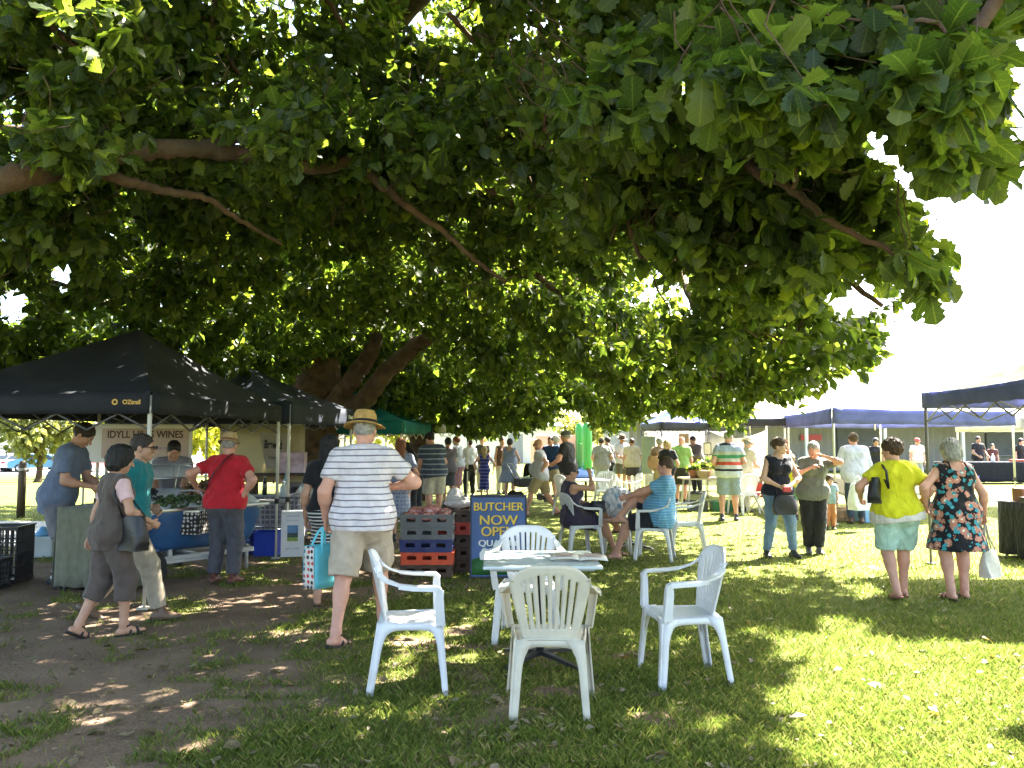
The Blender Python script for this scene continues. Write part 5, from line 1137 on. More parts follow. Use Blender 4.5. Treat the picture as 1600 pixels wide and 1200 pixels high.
# ------------------------------------------------------------------ seafood trailer under the first gazebo
D_BLUE = mat('trailer_blue', (.025, .085, .21), .3, .25, 3, spec=.5, coat=.3); CHROME = mat('brushed_steel', (.55, .56, .58), .28, .06, 6, metal=.9)
ang = math.atan2(G(325, 855).y - G(245, 885).y, G(325, 855).x - G(245, 885).x)
t = empty('display_trailer', (-3.76, 9.67, 0), R(52), 'blue display cooler on a white wheeled trailer, heaped with ice and produce', 'display cooler')
b_ = MB()
def tub(u, v):
    prof = [(.66, .36), (.74, .50), (.80, .66), (.82, .76), (.82, .80)]; q = v * 4; i = min(3, int(q)); f_ = q - i; s = prof[i][0] * (1 - f_) + prof[i + 1][0] * f_; z = prof[i][1] * (1 - f_) + prof[i + 1][1] * f_
    a = u * 2 * math.pi; cx_, sy_ = math.cos(a), math.sin(a); e = .28; return (s * math.copysign(abs(cx_) ** e, cx_) * 1.10, s * .56 * math.copysign(abs(sy_) ** e, sy_), z)
b_.grid(tub, 48, 8); b_.obj('tub', D_BLUE, t, solid=.02, weld=True)
b_ = MB(); b_.box((0, 0, .37), (1.42, .70, .03)); b_.obj('tub_floor', D_BLUE, t)
b_ = MB()
for s in (-1, 1): b_.rbox((0, s * .462, .805), (1.86, .05, .035), .01); b_.rbox((s * .905, 0, .804), (.05, .874, .034), .01)
b_.obj('rim', CHROME, t)
ICE = mat('crushed_ice', (.66, .72, .76), .3, .12, 20, .8, 50, spec=.5); PROD = mat('brown_produce', (.16, .095, .045), .7, .8, 16, .8, 30); GRN = mat('green_garnish', (.05, .09, .025), .6, .6, 25, .8, 40)
b_ = MB(); b_.grid(lambda u, v: (-.88 + 1.76 * u, -.44 + .88 * v, .765 + .05 * float(fbm(u * 9, v * 6)) + .03 * math.sin(math.pi * v) + .22 * v), 40, 20); b_.obj('ice_bed', ICE, t, solid=.02)
def heap(name, label, cx_, cy_, rx, ry, hgt, n_, m, size, cat):
    v, f = [], []; mb_ = MB()
    for k in range(n_):
        a, r_ = random.uniform(0, 6.28), random.random() ** .5; x, y = cx_ + rx * r_ * math.cos(a), cy_ + ry * r_ * math.sin(a); z = .79 + .25 * (y + .44) + hgt * (1 - r_ * r_) * random.uniform(.3, 1)
        d_ = Vector((random.uniform(-1, 1), random.uniform(-1, 1), random.uniform(-.4, .4))).normalized() * size; mb_.tube([Vector((x, y, z)) - d_, Vector((x, y, z)) - d_ * .5 + Vector((0, 0, size * .25)), Vector((x, y, z)) + d_ * .5 + Vector((0, 0, size * .2)), Vector((x, y, z)) + d_], [size * .12, size * .42, size * .38, size * .1], 6)
    o = mb_.obj(name, m); o.location = t.location; o.rotation_euler = t.rotation_euler; o.scale = (.85, .85, 1.0); tag(o, label, cat, None, 'stuff'); return o
heap('produce_heap', 'heap of brown produce at the head of the blue cooler', .35, .05, .45, .34, .17, 130, PROD, .055, 'produce')
heap('green_heap', 'green leafy heap along the front edge of the blue cooler', -.25, -.22, .5, .16, .09, 110, GRN, .045, 'produce')
heap('dark_heap', 'dark shellfish heap at the wheel end of the blue cooler', -.62, .1, .22, .28, .13, 90, mat('dark_shell', (.02, .02, .025), .35, .5, 20), .04, 'produce')
gd = MB(); gd.grid(lambda u, v: (-.85 + 1.7 * u, .32 - .42 * math.sin(v * 1.35), 1.10 + .16 * math.cos(v * 1.35) * 1.2), 6, 8)
GLS = bpy.data.materials.new('clear_guard'); n, b = nodes(GLS); b.inputs['Base Color'].default_value = (.75, .8, .82, 1); b.inputs['Roughness'].default_value = .05; b.inputs['Transmission Weight'].default_value = .0; b.inputs['Alpha'].default_value = .28
gd.obj('glass_guard', GLS, t, solid=.006)
b_ = MB()
for s in (-.86, 0, .86): b_.tube([(s, .44, .80), (s, .40, 1.05), (s, .30, 1.28), (s, .0, 1.27), (s, -.10, 1.14)], .010, 6)
b_.tube([(-.87, .31, 1.285), (.87, .31, 1.285)], .011, 6); b_.tube([(-.87, -.09, 1.14), (.87, -.09, 1.14)], .009, 6); b_.obj('guard_frame', CHROME, t)
WP = mat('white_chassis', (.42, .42, .41), .4, .1, 6)
b_ = MB()
for s in (-1, 1): b_.box((-.12, s * .36, .27), (1.75, .05, .05)); b_.box((.5, s * .36, .32), (.05, .05, .09)); b_.box((-.5, s * .36, .32), (.05, .05, .09))
b_.box((0, 0, .25), (.06, 1.02, .05)); b_.tube([(.72, .34, .27), (.92, 0, .27)], .025, 6); b_.tube([(.72, -.34, .27), (.92, 0, .27)], .025, 6); b_.tube([(.90, 0, .27), (.90, 0, .0)], .025, 6); b_.obj('chassis', WP, t)
for x_, y_ in ((-.78, -.47), (-.78, .47)):
    Mx = Matrix.Rotation(math.pi / 2, 3, 'X'); wh = MB().lathe([(.11, -.03), (.165, -.045), (.185, -.02), (.185, .02), (.165, .045), (.11, .03)], 24, (x_, y_, .187), 1, 1, Mx).obj('wheel', mat('tyre_rubber', (.02, .02, .02), .8), t)
    MB().lathe([(.001, -.034), (.05, -.036), (.105, -.028), (.112, 0), (.105, .028), (.05, .036), (.001, .034)], 20, (x_, y_, .187), 1, 1, Mx).obj('rim', WP, wh)
b_ = MB(); t.scale = (.85, .85, 1.0); b_.box((-.40, 0, .24), (.85, .9, .03)); b_.box((-.78, -.41, .215), (.05, .12, .03)); b_.box((-.78, .41, .215), (.05, .12, .03)); b_.obj('axle', WP, t)

def cloth_table(label, x, y, sx, sy, h, m, yaw=0, group=None, drop=None, name='cloth_table'):
    """trestle table: top, four legs, draped cloth with folds"""
    t = empty('trestle_table', (x, y, 0), R(yaw), label, 'table', group); drop = drop if drop else h - .04
    MB().rbox((0, 0, h - .03), (sx, sy, .03), .006).obj('tabletop', mat('grey_laminate', (.4, .4, .4), .5), t)
    for ax in (-1, 1):
        for ay in (-1, 1): MB().tube([(ax * (sx / 2 - .06), ay * (sy / 2 - .06), 0), (ax * (sx / 2 - .08), ay * (sy / 2 - .08), h - .04)], .015, 6).obj('leg', GREY_STEEL, t)
    c = MB(); n_ = 72
    def per(u):
        L_ = 2 * (sx + sy); s = u * L_
        if s < sx: return Vector((-sx / 2 + s, -sy / 2, 0)), Vector((0, -1, 0))
        s -= sx
        if s < sy: return Vector((sx / 2, -sy / 2 + s, 0)), Vector((1, 0, 0))
        s -= sy
        if s < sx: return Vector((sx / 2 - s, sy / 2, 0)), Vector((0, 1, 0))
        s -= sx; return Vector((-sx / 2, sy / 2 - s, 0)), Vector((-1, 0, 0))
    def fn(u, v):
        p, nn = per(min(u, .99999)); w_ = (.012 + .045 * v * (.5 + .5 * math.sin(u * 2 * math.pi * 19 + 3 * math.sin(u * 40)))); p = p + nn * w_; return (p.x, p.y, h + .004 - drop * v + .008 * math.sin(u * 50) * v)
    c.grid(fn, n_, 6); c.grid(lambda u, v: (-(sx / 2 + .012) + (sx + .024) * u, -(sy / 2 + .012) + (sy + .024) * v, h + .004), 4, 4)
    MBo = c.obj('tablecloth', m, t, solid=.004); return t
KH = cloth(('plain', (.15, .15, .105)))
cloth_table('table draped to the ground in khaki canvas behind the woman with the black handbag', -4.36, 8.95, .80, .55, .86, KH, -6)
LACE = cloth(('grid', (.11, .11, .13), (.26, .25, .28), .07)); PURP = cloth(('dots', (.50, .47, .52), (.24, .17, .30), 14))
cloth_table('table under a grey patterned cloth behind the gazebo legs', -3.62, 12.35, .95, .65, .74, LACE, 4, drop=.62)
cloth_table('table under a white cloth printed with purple behind the easel sign', -2.98, 13.1, 1.0, .6, .72, PURP, 10, drop=.55)
# bare folding table with the blue tubs under it
t = empty('folding_table', (-3.42, 11.55, 0), R(6), 'narrow steel folding table beside the red shirt man, blue tubs below', 'table')
MB().rbox((0, 0, .72), (.62, .5, .025), .006).obj('tabletop', mat('steel_top', (.30, .31, .33), .35, metal=.5), t)
for ax in (-1, 1):
    for ay in (-1, 1): MB().tube([(ax * .28, ay * .22, 0), (ax * .27, ay * .21, .71)], .011, 6).obj('leg', CHROME, t)
b_ = MB(); b_.tube([(-.27, -.21, .35), (.27, -.21, .35)], .008, 6); b_.tube([(-.27, .21, .35), (.27, .21, .35)], .008, 6); b_.obj('stretcher', CHROME, t)
def tub_(name, label, x, y, sx, sy, sz, m, cat, yaw=0, z=0, taper=1.12, group=None):
    t = empty(name, (x, y, z), R(yaw), label, cat, group); b_ = MB()
    for s in (-1, 1):
        b_.box((0, s * (sy / 2 - .006), sz / 2), (sx, .012, sz)); b_.box((s * (sx / 2 - .006), 0, sz / 2), (.012, sy - .026, sz))
    b_.box((0, 0, .008), (sx - .03, sy - .03, .012)); b_.obj('shell', m, t); r = MB()
    for s in (-1, 1): r.box((0, s * sy / 2, sz - .012), (sx + .03, .03, .022)); r.box((s * sx / 2, 0, sz - .0125), (.03, sy - .032, .022))
    r.obj('rim', m, t); return t
BT = mat('blue_tub', (.015, .05, .42), .45)
tub_('storage_tub', 'bright blue plastic tub under the steel folding table', -3.36, 11.40, .32, .30, .32, BT, 'tub', 4, group='blue tubs')
tub_('storage_tub', 'darker blue plastic tub half hidden behind the charcoal trousers', -3.74, 11.55, .30, .30, .30, mat('navy_tub', (.012, .025, .16), .45), 'tub', 4, group='blue tubs')
# easel sign
t = empty('easel_sign', (-2.93, 11.05, 0), R(14), 'small white poster board with a landscape picture, standing by the gazebo leg', 'sign')
b_ = MB(); b_.box((0, 0, .33), (.30, .02, .62)); o = b_.obj('board', mat('poster_white', (.68, .68, .70), .5, .05), t); o.rotation_euler = (R(-8), 0, 0)
b_ = MB(); b_.box((0, 0, .32), (.28, .016, .62)); o = b_.obj('back_panel', mat('poster_white', (.68, .68, .70), .5, .05), t); o.location = (0, .17, 0); o.rotation_euler = (R(9), 0, 0)
M_ = Matrix.Rotation(R(-8), 3, 'X')
for nm, zc, hh, m in (('picture_sky', .385, .10, mat('pic_blue', (.10, .22, .42), .5, .3, 12)), ('picture_hill', .305, .06, mat('pic_dark', (.03, .06, .05), .5, .4, 20)), ('picture_field', .25, .05, mat('pic_green', (.20, .30, .04), .5, .3, 20))):
    o = MB().box((0, -.0115, zc), (.14, .003, hh)).obj(nm, m, t); o.rotation_euler = (R(-8), 0, 0)
for z_, sz_, tx in ((.56, .035, 'wine tasting'), (.50, .028, 'local produce'), (.13, .04, 'open today')):
    lettering(tx, sz_, mat('poster_ink', (.20, .22, .40), .5), t, tuple(M_ @ Vector((0, -.0115, z_))), (R(82), 0, 0), depth=.001)
# banners
t = empty('wine_banner', (-5.02, 11.02, 0), R(3), 'white framed IDYLL HILLS WINES banner hung at the back of the black gazebo', 'banner')
b_ = MB(); b_.box((0, 0, 1.52), (1.42, .012, .50)); b_.obj('panel', mat('banner_white', (.70, .69, .66), .6, .04), t)
b_ = MB(); b_.box((.10, -.009, 1.53), (1.14, .008, .40)); pp = b_.obj('printed_panel', mat('banner_pink', (.50, .38, .33), .6, .08), t)
b_ = MB(); b_.tube([(-.72, .012, 1.78), (.72, .012, 1.78)], .012, 6); b_.tube([(-.70, .012, 0), (-.70, .012, 1.78)], .014, 6); b_.tube([(.70, .012, 0), (.70, .012, 1.78)], .014, 6); b_.obj('stand', WHITE_STEEL, t)
lettering('IDYLL HILLS WINES', .135, mat('banner_ink', (.06, .035, .04), .6), t, (.10, -.0145, 1.645), sx=.86, bold=.003, depth=.001)
lettering('at the market', .07, mat('banner_mauve', (.24, .15, .26), .6), t, (.36, -.0145, 1.47), depth=.001)
t = empty('stall_banner', (-4.30, 14.15, 0), R(4), 'cream back sheet with a hanging grey poster behind the red shirt man', 'banner')
b_ = MB(); b_.grid(lambda u, v: (-.72 + 1.44 * u, .02 * math.sin(9 * u), .85 + .98 * v), 14, 3); b_.obj('sheet', mat('cream_sheet', (.62, .55, .36), .7, .06, 3, trans=.35), t, solid=.004)
b_ = MB(); b_.tube([(-.70, .02, 0), (-.70, .02, 1.85)], .014, 6); b_.tube([(.70, .02, 0), (.70, .02, 1.85)], .014, 6); b_.tube([(-.72, .02, 1.84), (.72, .02, 1.84)], .012, 6); b_.obj('stand', WHITE_STEEL, t)
b_ = MB(); b_.add([(-.05, -.03, 1.70), (.42, -.03, 1.70), (.50, -.035, 1.10), (.08, -.035, 1.08)], [(0, 3, 2, 1)]); b_.obj('poster', mat('poster_grey', (.33, .29, .25), .7, .15, 5), t, solid=.004)
lettering('Brewed', .155, mat('poster_black', (.02, .02, .02), .6), t, (.19, -.038, 1.49), rot=(R(90), R(3), 0), sx=.62, sz=1.3, bold=.004, depth=.001)
lettering('fresh cider', .08, mat('poster_black', (.02, .02, .02), .6), t, (.26, -.040, 1.27), rot=(R(90), R(3), 0), sx=.8, depth=.001)
# bottles, boxes and jars on the patterned tables
def bottle(label, x, y, z, m, h=.28, r_=.037, group='bottles on the stall tables', name='bottle', cat='bottle'):
    t = empty(name, (x, y, z), 0, label, cat, group); MB().lathe([(r_ * .9, 0), (r_, .01), (r_, h * .55), (r_ * .85, h * .66), (r_ * .38, h * .78), (r_ * .36, h * .94), (.001, h * .945)], 12).obj('glass', m, t); MB().lathe([(r_ * .44, h * .93), (r_ * .44, h), (.001, h * 1.002)], 10).obj('cap', mat('bottle_cap', (.5, .5, .5), .4), t); return t
CLR = mat('clear_jar', (.40, .47, .47), .1, .1, 6, spec=.6); DGL = mat('dark_glass', (.02, .03, .02), .1, .1, 6, spec=.6); TQ = mat('turquoise_pack', (.18, .36, .40), .4, .2)
bottle('clear glass jar in front on the grey patterned cloth', -3.35, 12.10, .745, CLR, .22, .06); bottle('dark bottle towards the back of the grey patterned cloth', -3.75, 12.5, .745, DGL); bottle('second clear jar at the corner of the purple printed cloth', -3.28, 12.95, .725, CLR, .20, .055)
bottle('turquoise labelled bottle beside the gazebo legs', -3.42, 12.48, .745, TQ, .34, .05)
def boxy(name, label, c, size, m, cat, yaw=0, lid=True, group=None):
    t = empty(name, c, R(yaw), label, cat, group); MB().rbox((0, 0, size[2] / 2), size, .004).obj('carton', m, t)
    if lid: MB().box((0, 0, size[2] + .003), (size[0] * 1.02, size[1] * 1.02, .006)).obj('lid', m, t)
    return t
boxy('card_stand', 'dark display box on the purple printed cloth', (-2.85, 13.05, .725), (.26, .18, .10), mat('black_card', (.03, .025, .03), .6), 'box')
boxy('leaflet_box', 'white box with pink and mauve panel at the back of the second stall', (-3.72, 14.0, 1.02), (.42, .2, .34), mat('pink_box', (.48, .36, .45), .6, .35, 6), 'box')
t = empty('shelf_table', (-3.78, 14.0, 0), R(3), 'dark high bench at the back of the second stall', 'bench')
MB().rbox((0, 0, .99), (1.3, .45, .04), .006).obj('top', mat('dark_timber', (.05, .035, .025), .6), t)
for ax in (-1, 1): MB().box((ax * .6, 0, .485), (.06, .40, .97)).obj('leg', mat('dark_timber', (.05, .035, .025), .6), t)

# ------------------------------------------------------------------ left edge
LAT = mat('black_crate_plastic', (.014, .014, .015), .45, spec=.4)
for i, (x, y, yaw, lb) in enumerate([(-5.76, 9.25, 8, 'tall black lattice crate at the edge of view below the wooden bollard'), (-5.66, 8.72, -4, 'lower black lattice crate in front of the taller one at the edge of view')]):
    crate(lb, x, y, 0.002, .62 - .1 * i, .45, .62 - .30 * i, LAT, yaw, 'black lattice crates', lattice=True)
t = empty('wooden_bollard', (-10.05, 16.9, 0), 0, 'dark round topped wooden bollard on the edge of the path', 'bollard')
MB().lathe([(.078, 0), (.078, 1.02), (.070, 1.10), (.042, 1.15), (.001, 1.16)], 14).obj('post', mat('dark_timber', (.05, .035, .025), .6), t); MB().lathe([(.080, .95), (.082, .96), (.082, .99), (.080, 1.0)], 14).obj('band', mat('grey_band', (.25, .25, .24), .5), t)
t = empty('water_container', (-6.35, 11.2, 0), R(10), 'squat pale plastic water container with a blue cap behind the lattice crates', 'container')
MB().rbox((0, 0, .14), (.34, .26, .28), .03).obj('jug', mat('milky_plastic', (.55, .60, .60), .3, .1, 4, trans=.3), t); MB().lathe([(.10, .28), (.10, .33), (.05, .36), (.04, .40), (.001, .41)], 14).obj('cap', mat('blue_cap', (.12, .32, .55), .4), t)
t = empty('umbrella_stand', (-5.32, 11.6, 0), 0, 'dark umbrella folded on its stand behind the khaki table', 'umbrella')
MB().lathe([(.02, 0), (.06, .55), (.07, .75), (.05, 1.15), (.02, 1.45)], 12).obj('folded_canopy', BLACKC, t); MB().tube([(0, 0, 0), (0, 0, 1.9)], .014, 8).obj('pole', CHROME, t)

# ------------------------------------------------------------------ right side furniture
t0 = cloth_table('table under a black cloth with a brown box, beside the floral dress', 7.32, 11.05, 1.2, .75, .74, cloth(('plain', (.008, .008, .010))), 4)
boxy('wooden_box', 'brown wooden box on the black clothed table', (6.92, 11.1, .75), (.26, .2, .17), mat('red_timber', (.17, .06, .03), .5, .3, 6), 'box', 5)
boxy('leaflet_pile', 'pile of pale papers on the black clothed table', (7.35, 10.95, .75), (.34, .26, .04), WHT, 'papers', -8)
boxy('card_box', 'small black box with a grey lid at the corner of the black clothed table', (6.80, 10.82, .75), (.20, .14, .07), mat('black_card', (.03, .025, .03), .6), 'box', 3)
cloth_table('long far table under a black cloth in front of the shed, vendor behind it', 17.2, 30.2, 3.0, .9, .78, cloth(('plain', (.012, .012, .018))), 2, drop=.72)
tub_('blue_crate', 'blue plastic crate under the far black table', 16.4, 29.55, .55, .3, .3, mat('mid_blue', (.08, .12, .45), .5), 'crate')
boxy('food_tray', 'white tray of red food on the far black table', (18.6, 30.1, .79), (.6, .4, .08), mat('red_food', (.45, .08, .05), .6, .5, 10), 'tray', 0, False)
bottle('white bottle on the far black table in front of the vendor', 17.6, 30.1, .79, WHT, .30, .07)
cloth_table('far table under a pink and white cloth at the edge of view', 20.4, 29.6, 1.6, .8, .78, cloth(('grid', (.55, .38, .50), (.68, .64, .68), .2)), 0)
# plant stall
t = empty('plant_table', (4.62, 18.9, 0), R(4), 'low trestle table of potted plants in front of the small blue roofed gazebo', 'table')
MB().rbox((0, 0, .70), (1.5, .7, .035), .006).obj('tabletop', mat('pale_timber', (.42, .35, .25), .6, .2, 4), t)
for ax in (-1, 1):
    for ay in (-1, 1): MB().tube([(ax * .68, ay * .28, 0), (ax * .62, ay * .26, .69)], .022, 6).obj('leg', WHITE_STEEL, t)
PLANT = leaf_mat('pot_plant', (.03, .06, .02), (.06, .10, .03), (.12, .15, .06), .3)
def potted(label, x, y, z, r_, h, hh, pm, group='potted plants', spiky=False):
    t = empty('potted_plant', (x, y, z), random.uniform(0, 6), label, 'plant', group); MB().lathe([(r_ * .75, 0), (r_, h * .9), (r_ * 1.08, h * .9), (r_ * 1.08, h), (r_ * .9, h), (.001, h * .93)], 14).obj('pot', pm, t)
    n_ = 46; q = RNG.normal(size=(n_, 3)); q /= np.linalg.norm(q, axis=1, keepdims=True); q[:, 2] = np.abs(q[:, 2]); C = q * np.array([hh * .75, hh * .75, hh * .8]) * RNG.uniform(.3, 1, (n_, 1)) + np.array([0, 0, h])
    v, f = rosettes(C, q, 6, .09, 1, .2); link_mesh('foliage', np_mesh('foliage', v, f), PLANT, t)
    s_ = MB(); [s_.tube([(0, 0, h * .9), tuple(C[k] * .5 + np.array([0, 0, h * .4])), tuple(C[k])], .004, 4) for k in range(0, n_, 3)]; s_.obj('stem', PLANT, t); return t
TERRA, BLP, GNP = mat('terracotta', (.30, .13, .07), .8), mat('blue_pot', (.03, .08, .22), .4), mat('green_pot', (.02, .12, .05), .5)
potted('bushy plant in a blue pot on the plant table beside the striped polo man', 4.78, 18.8, .72, .16, .24, .34, BLP); potted('low plant in a terracotta pot at the end of the plant table', 4.15, 18.75, .72, .13, .18, .24, TERRA)
potted('tall dark plant at the back of the plant table', 4.5, 19.15, .72, .14, .2, .40, TERRA); potted('leafy plant on the plant table next to the trouser leg of the striped polo man', 5.12, 18.9, .72, .13, .18, .30, TERRA)
tub_('green_tub', 'green plastic tub on the grass below the plant table', 4.72, 18.4, .55, .36, .22, GNP, 'tub'); tub_('grey_tub', 'dark tub with packages below the plant table', 4.15, 18.5, .4, .34, .22, mat('dark_tub', (.06, .06, .06), .5), 'tub')
t = empty('wicker_basket', (4.32, 18.6, .72), 0, 'wicker basket with a hoop handle on the plant table', 'basket')
MB().lathe([(.12, 0), (.16, .15), (.17, .17), (.15, .165), (.001, .10)], 16).obj('bowl', mat('wicker', (.34, .25, .14), .8, .4, 60, .8, 80), t); MB().tube([(.16 * math.cos(a), 0, .15 + .22 * math.sin(a)) for a in np.linspace(0, math.pi, 9)], .010, 6).obj('handle', mat('wicker', (.34, .25, .14), .8), t)
# folding stall behind the striped polo man
cloth_table('white topped table with a red skirt behind the striped polo man', 5.75, 18.6, 1.2, .7, .76, cloth(('plain', (.42, .05, .035))), 0, drop=.45)
boxy('mint_box', 'mint green box on the red skirted table', (5.86, 18.45, .77), (.24, .2, .16), mat('mint', (.08, .50, .32), .5), 'box')
for i, (x, y, lb) in enumerate([(5.35, 17.6, 'bentwood folding chair frame on the grass near the red skirted table'), (5.75, 17.4, 'second folding chair frame beside the denim woman, near the red skirted table')]):
    t = empty('folding_chair', (x, y, 0), R(30 + 40 * i), lb, 'chair', 'folding chairs by the red skirted table'); b_ = MB()
    for s in (-1, 1): MB().tube([(s * .2, -.25, 0), (s * .2, .12, .45), (s * .2, .22, .8)], .014, 6).obj('rear_leg', WHITE_STEEL, t); MB().tube([(s * .18, .28, 0), (s * .18, -.15, .46)], .014, 6).obj('front_leg', WHITE_STEEL, t)
    MB().rbox((0, -.01, .455), (.38, .36, .02), .006).obj('seat', mat('brown_seat', (.16, .09, .05), .6), t); MB().rbox((0, .205, .72), (.40, .02, .16), .006).obj('backrest', mat('brown_seat', (.16, .09, .05), .6), t)
for i, (x, y, lb) in enumerate([(6.55, 16.3, 'low wooden crate of produce on the grass behind the grey haired woman'), (6.95, 16.9, 'flat wooden crate with pale packets under the blue marquee')]):
    crate(lb, x, y, .002, .5, .36, .2, mat('crate_timber', (.30, .20, .11), .7, .3, 8), 12, 'wooden crates on the grass')
cloth_table('table under a white cloth inside the blue marquee', 8.2, 18.4, 1.8, .8, .76, cloth(('plain', (.55, .54, .5))), 8, drop=.4)
boxy('blue_esky', 'pale blue cool box on the grass behind the white shirt man', (6.95, 16.0, 0.0), (.48, .34, .32), mat('cool_blue', (.20, .38, .55), .45), 'cool box', 12)
# notice board on legs
t = empty('notice_board', (4.2, 25.3, 0), R(4), 'pale green notice board on thin legs between the chatting men and the gazebo', 'board')
MB().rbox((0, 0, 1.12), (.42, .05, 1.15), .01).obj('board', mat('pale_green_board', (.34, .42, .24), .7, .1, 4), t)
for s in (-1, 1): MB().tube([(s * .16, .03, 0), (s * .16, .03, .6)], .014, 6).obj('leg', WHITE_STEEL, t)
t = empty('brown_poster', (4.72, 22.55, 0), 0, 'brown poster hung beside the small blue roofed gazebo', 'poster'); MB().box((0, 0, 1.62), (.28, .012, .26)).obj('sheet', mat('brown_card', (.30, .19, .12), .7, .2, 8), t); MB().tube([(0, .02, 0), (0, .02, 1.75)], .012, 6).obj('pole', GREY_STEEL, t)
t = empty('framed_sign', (5.35, 22.5, 0), 0, 'small framed sign hanging on the pole of the small blue roofed gazebo', 'sign'); MB().rbox((0, 0, 1.34), (.22, .02, .34), .004).obj('frame', mat('dark_timber', (.05, .035, .025), .6), t); MB().box((0, -.012, 1.34), (.17, .006, .29)).obj('picture', mat('cream_card', (.5, .47, .38), .7), t); MB().tube([(0, .02, 0), (0, .02, 1.85)], .015, 6).obj('pole', GREY_STEEL, t)
# pram
t = empty('pram', (.42, 21.3, 0), R(-70), 'black pram with pale lining next to the woman in the lilac sundress', 'pram'); BF = mat('pram_black', (.014, .014, .016), .6)
b_ = MB(); b_.grid(lambda u, v: (.24 * math.cos(math.pi * u) * (1 if True else 0), -.05 + .42 * math.sin(v * 1.5), .62 + .34 * math.sin(math.pi * u) * math.cos(v * 1.2) + .10 * v), 10, 6); b_.obj('hood', BF, t, solid=.01)
MB().rbox((0, .05, .48), (.44, .75, .22), .05).obj('carrycot', BF, t); MB().tube([(-.2, -.28, .55), (-.2, -.52, .98), (.2, -.52, .98), (.2, -.28, .55)], .014, 6).obj('handle', CHROME, t)
b_ = MB(); [b_.tube([(s * .22, -.32, .14), (s * .2, .25, .45)], .013, 6) for s in (-1, 1)]; [b_.tube([(s * .22, .40, .12), (s * .2, -.2, .45)], .013, 6) for s in (-1, 1)]; b_.obj('chassis', CHROME, t)
for x_, y_, r_ in ((-.24, -.34, .14), (.24, -.34, .14), (-.22, .42, .10), (.22, .42, .10)): MB().lathe([(.02, -.02), (r_ * .85, -.012), (r_, -.02), (r_, .02), (r_ * .85, .012), (.02, .02)], 16, (x_, y_, r_), 1, 1, Matrix.Rotation(math.pi / 2, 3, 'Y')).obj('wheel', mat('tyre_rubber', (.02, .02, .02), .8), t)
# bouncy castle
t = empty('bouncy_castle', (2.1, 35.5, 0), R(4), 'bright green inflatable castle with a blue base on the sunny field', 'bouncy castle'); IG = mat('inflatable_green', (.06, .30, .06), .35, .08, 1.2, spec=.5, trans=.25); IB = mat('inflatable_blue', (.16, .25, .62), .35, .08, 1.2); t.scale = (.62, .62, .9); IP = mat('inflatable_peach', (.62, .36, .22), .4, .15, 1.5, trans=.2)
for k in range(4): MB().rbox((0, -1.5 + k * 1.0, .19 + .0), (4.0, .96, .38), .15).obj('base_tube', IB, t)
for x_, y_ in ((1.6, -1.6), (1.6, 1.6)): MB().lathe([(.05, .3), (.32, .34), (.36, .8), (.33, 1.2), (.36, 1.6), (.33, 2.0), (.34, 2.3), (.22, 2.55), (.001, 2.62)], 16, (x_, y_, 0)).obj('pillar', IG, t)
b_ = MB(); b_.rbox((0, 1.62, 1.2), (3.2, .30, 1.6), .12); b_.obj('back_panel', IP, t); b_ = MB(); b_.rbox((-1.85, 0, 1.1), (.28, 2.6, 1.4), .12); b_.obj('side_panel', IP, t); b_ = MB(); b_.rbox((1.6, 0, 1.0), (.28, 2.6, 1.2), .12); b_.obj('side_panel', IG, t)


# ------------------------------------------------------------------ far buildings
t = empty('long_shed', (21, 43, 0), R(3), 'long low brown grey corrugated shed behind the tents on the sunny side', 'building'); SHW = mat('shed_cladding', (.27, .25, .22), .7, .10, .8, .2, 5)
b_ = MB(); n_ = 200
b_.grid(lambda u, v: (-15 + 40 * u, .05 * (1 if int(u * n_) % 2 else -1), 2.95 * v), n_, 1, False); b_.box((5, 4.2, 1.47), (39.9, 8, 2.9)); b_.obj('wall', SHW, t)
b_ = MB(); b_.add([(-15.6, -2.6, 2.75), (25.6, -2.6, 2.75), (25.6, 8.6, 3.75), (-15.6, 8.6, 3.75)], [(0, 1, 2, 3)]); b_.obj('roof', mat('shed_roof', (.42, .42, .40), .5, .08, 1), t, solid=.06)
for k in range(11): MB().box((-14.6 + k * 3.95, -2.4, 1.36), (.14, .14, 2.72)).obj('post', mat('white_paint', (.62, .61, .56), .6), t)
for k in range(5): f_ = MB().box((-11 + k * 8, -.10, 1.5), (2.2, .06, 1.5)).obj('roller_door', mat('door_dark', (.10, .10, .105), .6, .15, 3), t); MB().box((-11 + k * 8, -.15, .76), (2.2, .03, .05)).obj('handle', mat('door_grey', (.25, .25, .25), .5), f_)
MB().box((-5.5, -.14, 1.72), (1.1, .03, .30)).obj('red_sign', mat('red_sign', (.45, .06, .06), .5), t); MB().box((14.5, -.14, 2.15), (4.5, .03, .8)).obj('green_sign', mat('dark_green_sign', (.03, .08, .06), .5), t)
t = empty('low_hall', (-46, 86, float(ground_z(-46, 86))), R(-4), 'long white walled hall with a grey roof beyond the car park', 'building')
MB().box((0, 0, 1.15), (26, 10, 2.3)).obj('wall', mat('hall_white', (.58, .58, .56), .7, .05, 1), t)
b_ = MB(); b_.add([(-13.6, -5.8, 2.2), (13.6, -5.8, 2.2), (13.6, 0, 3.0), (-13.6, 0, 3.0), (13.6, 5.8, 2.2), (-13.6, 5.8, 2.2)], [(0, 1, 2, 3), (3, 2, 4, 5)]); b_.obj('roof', mat('hall_roof', (.30, .31, .32), .6, .05, 1), t, solid=.12)
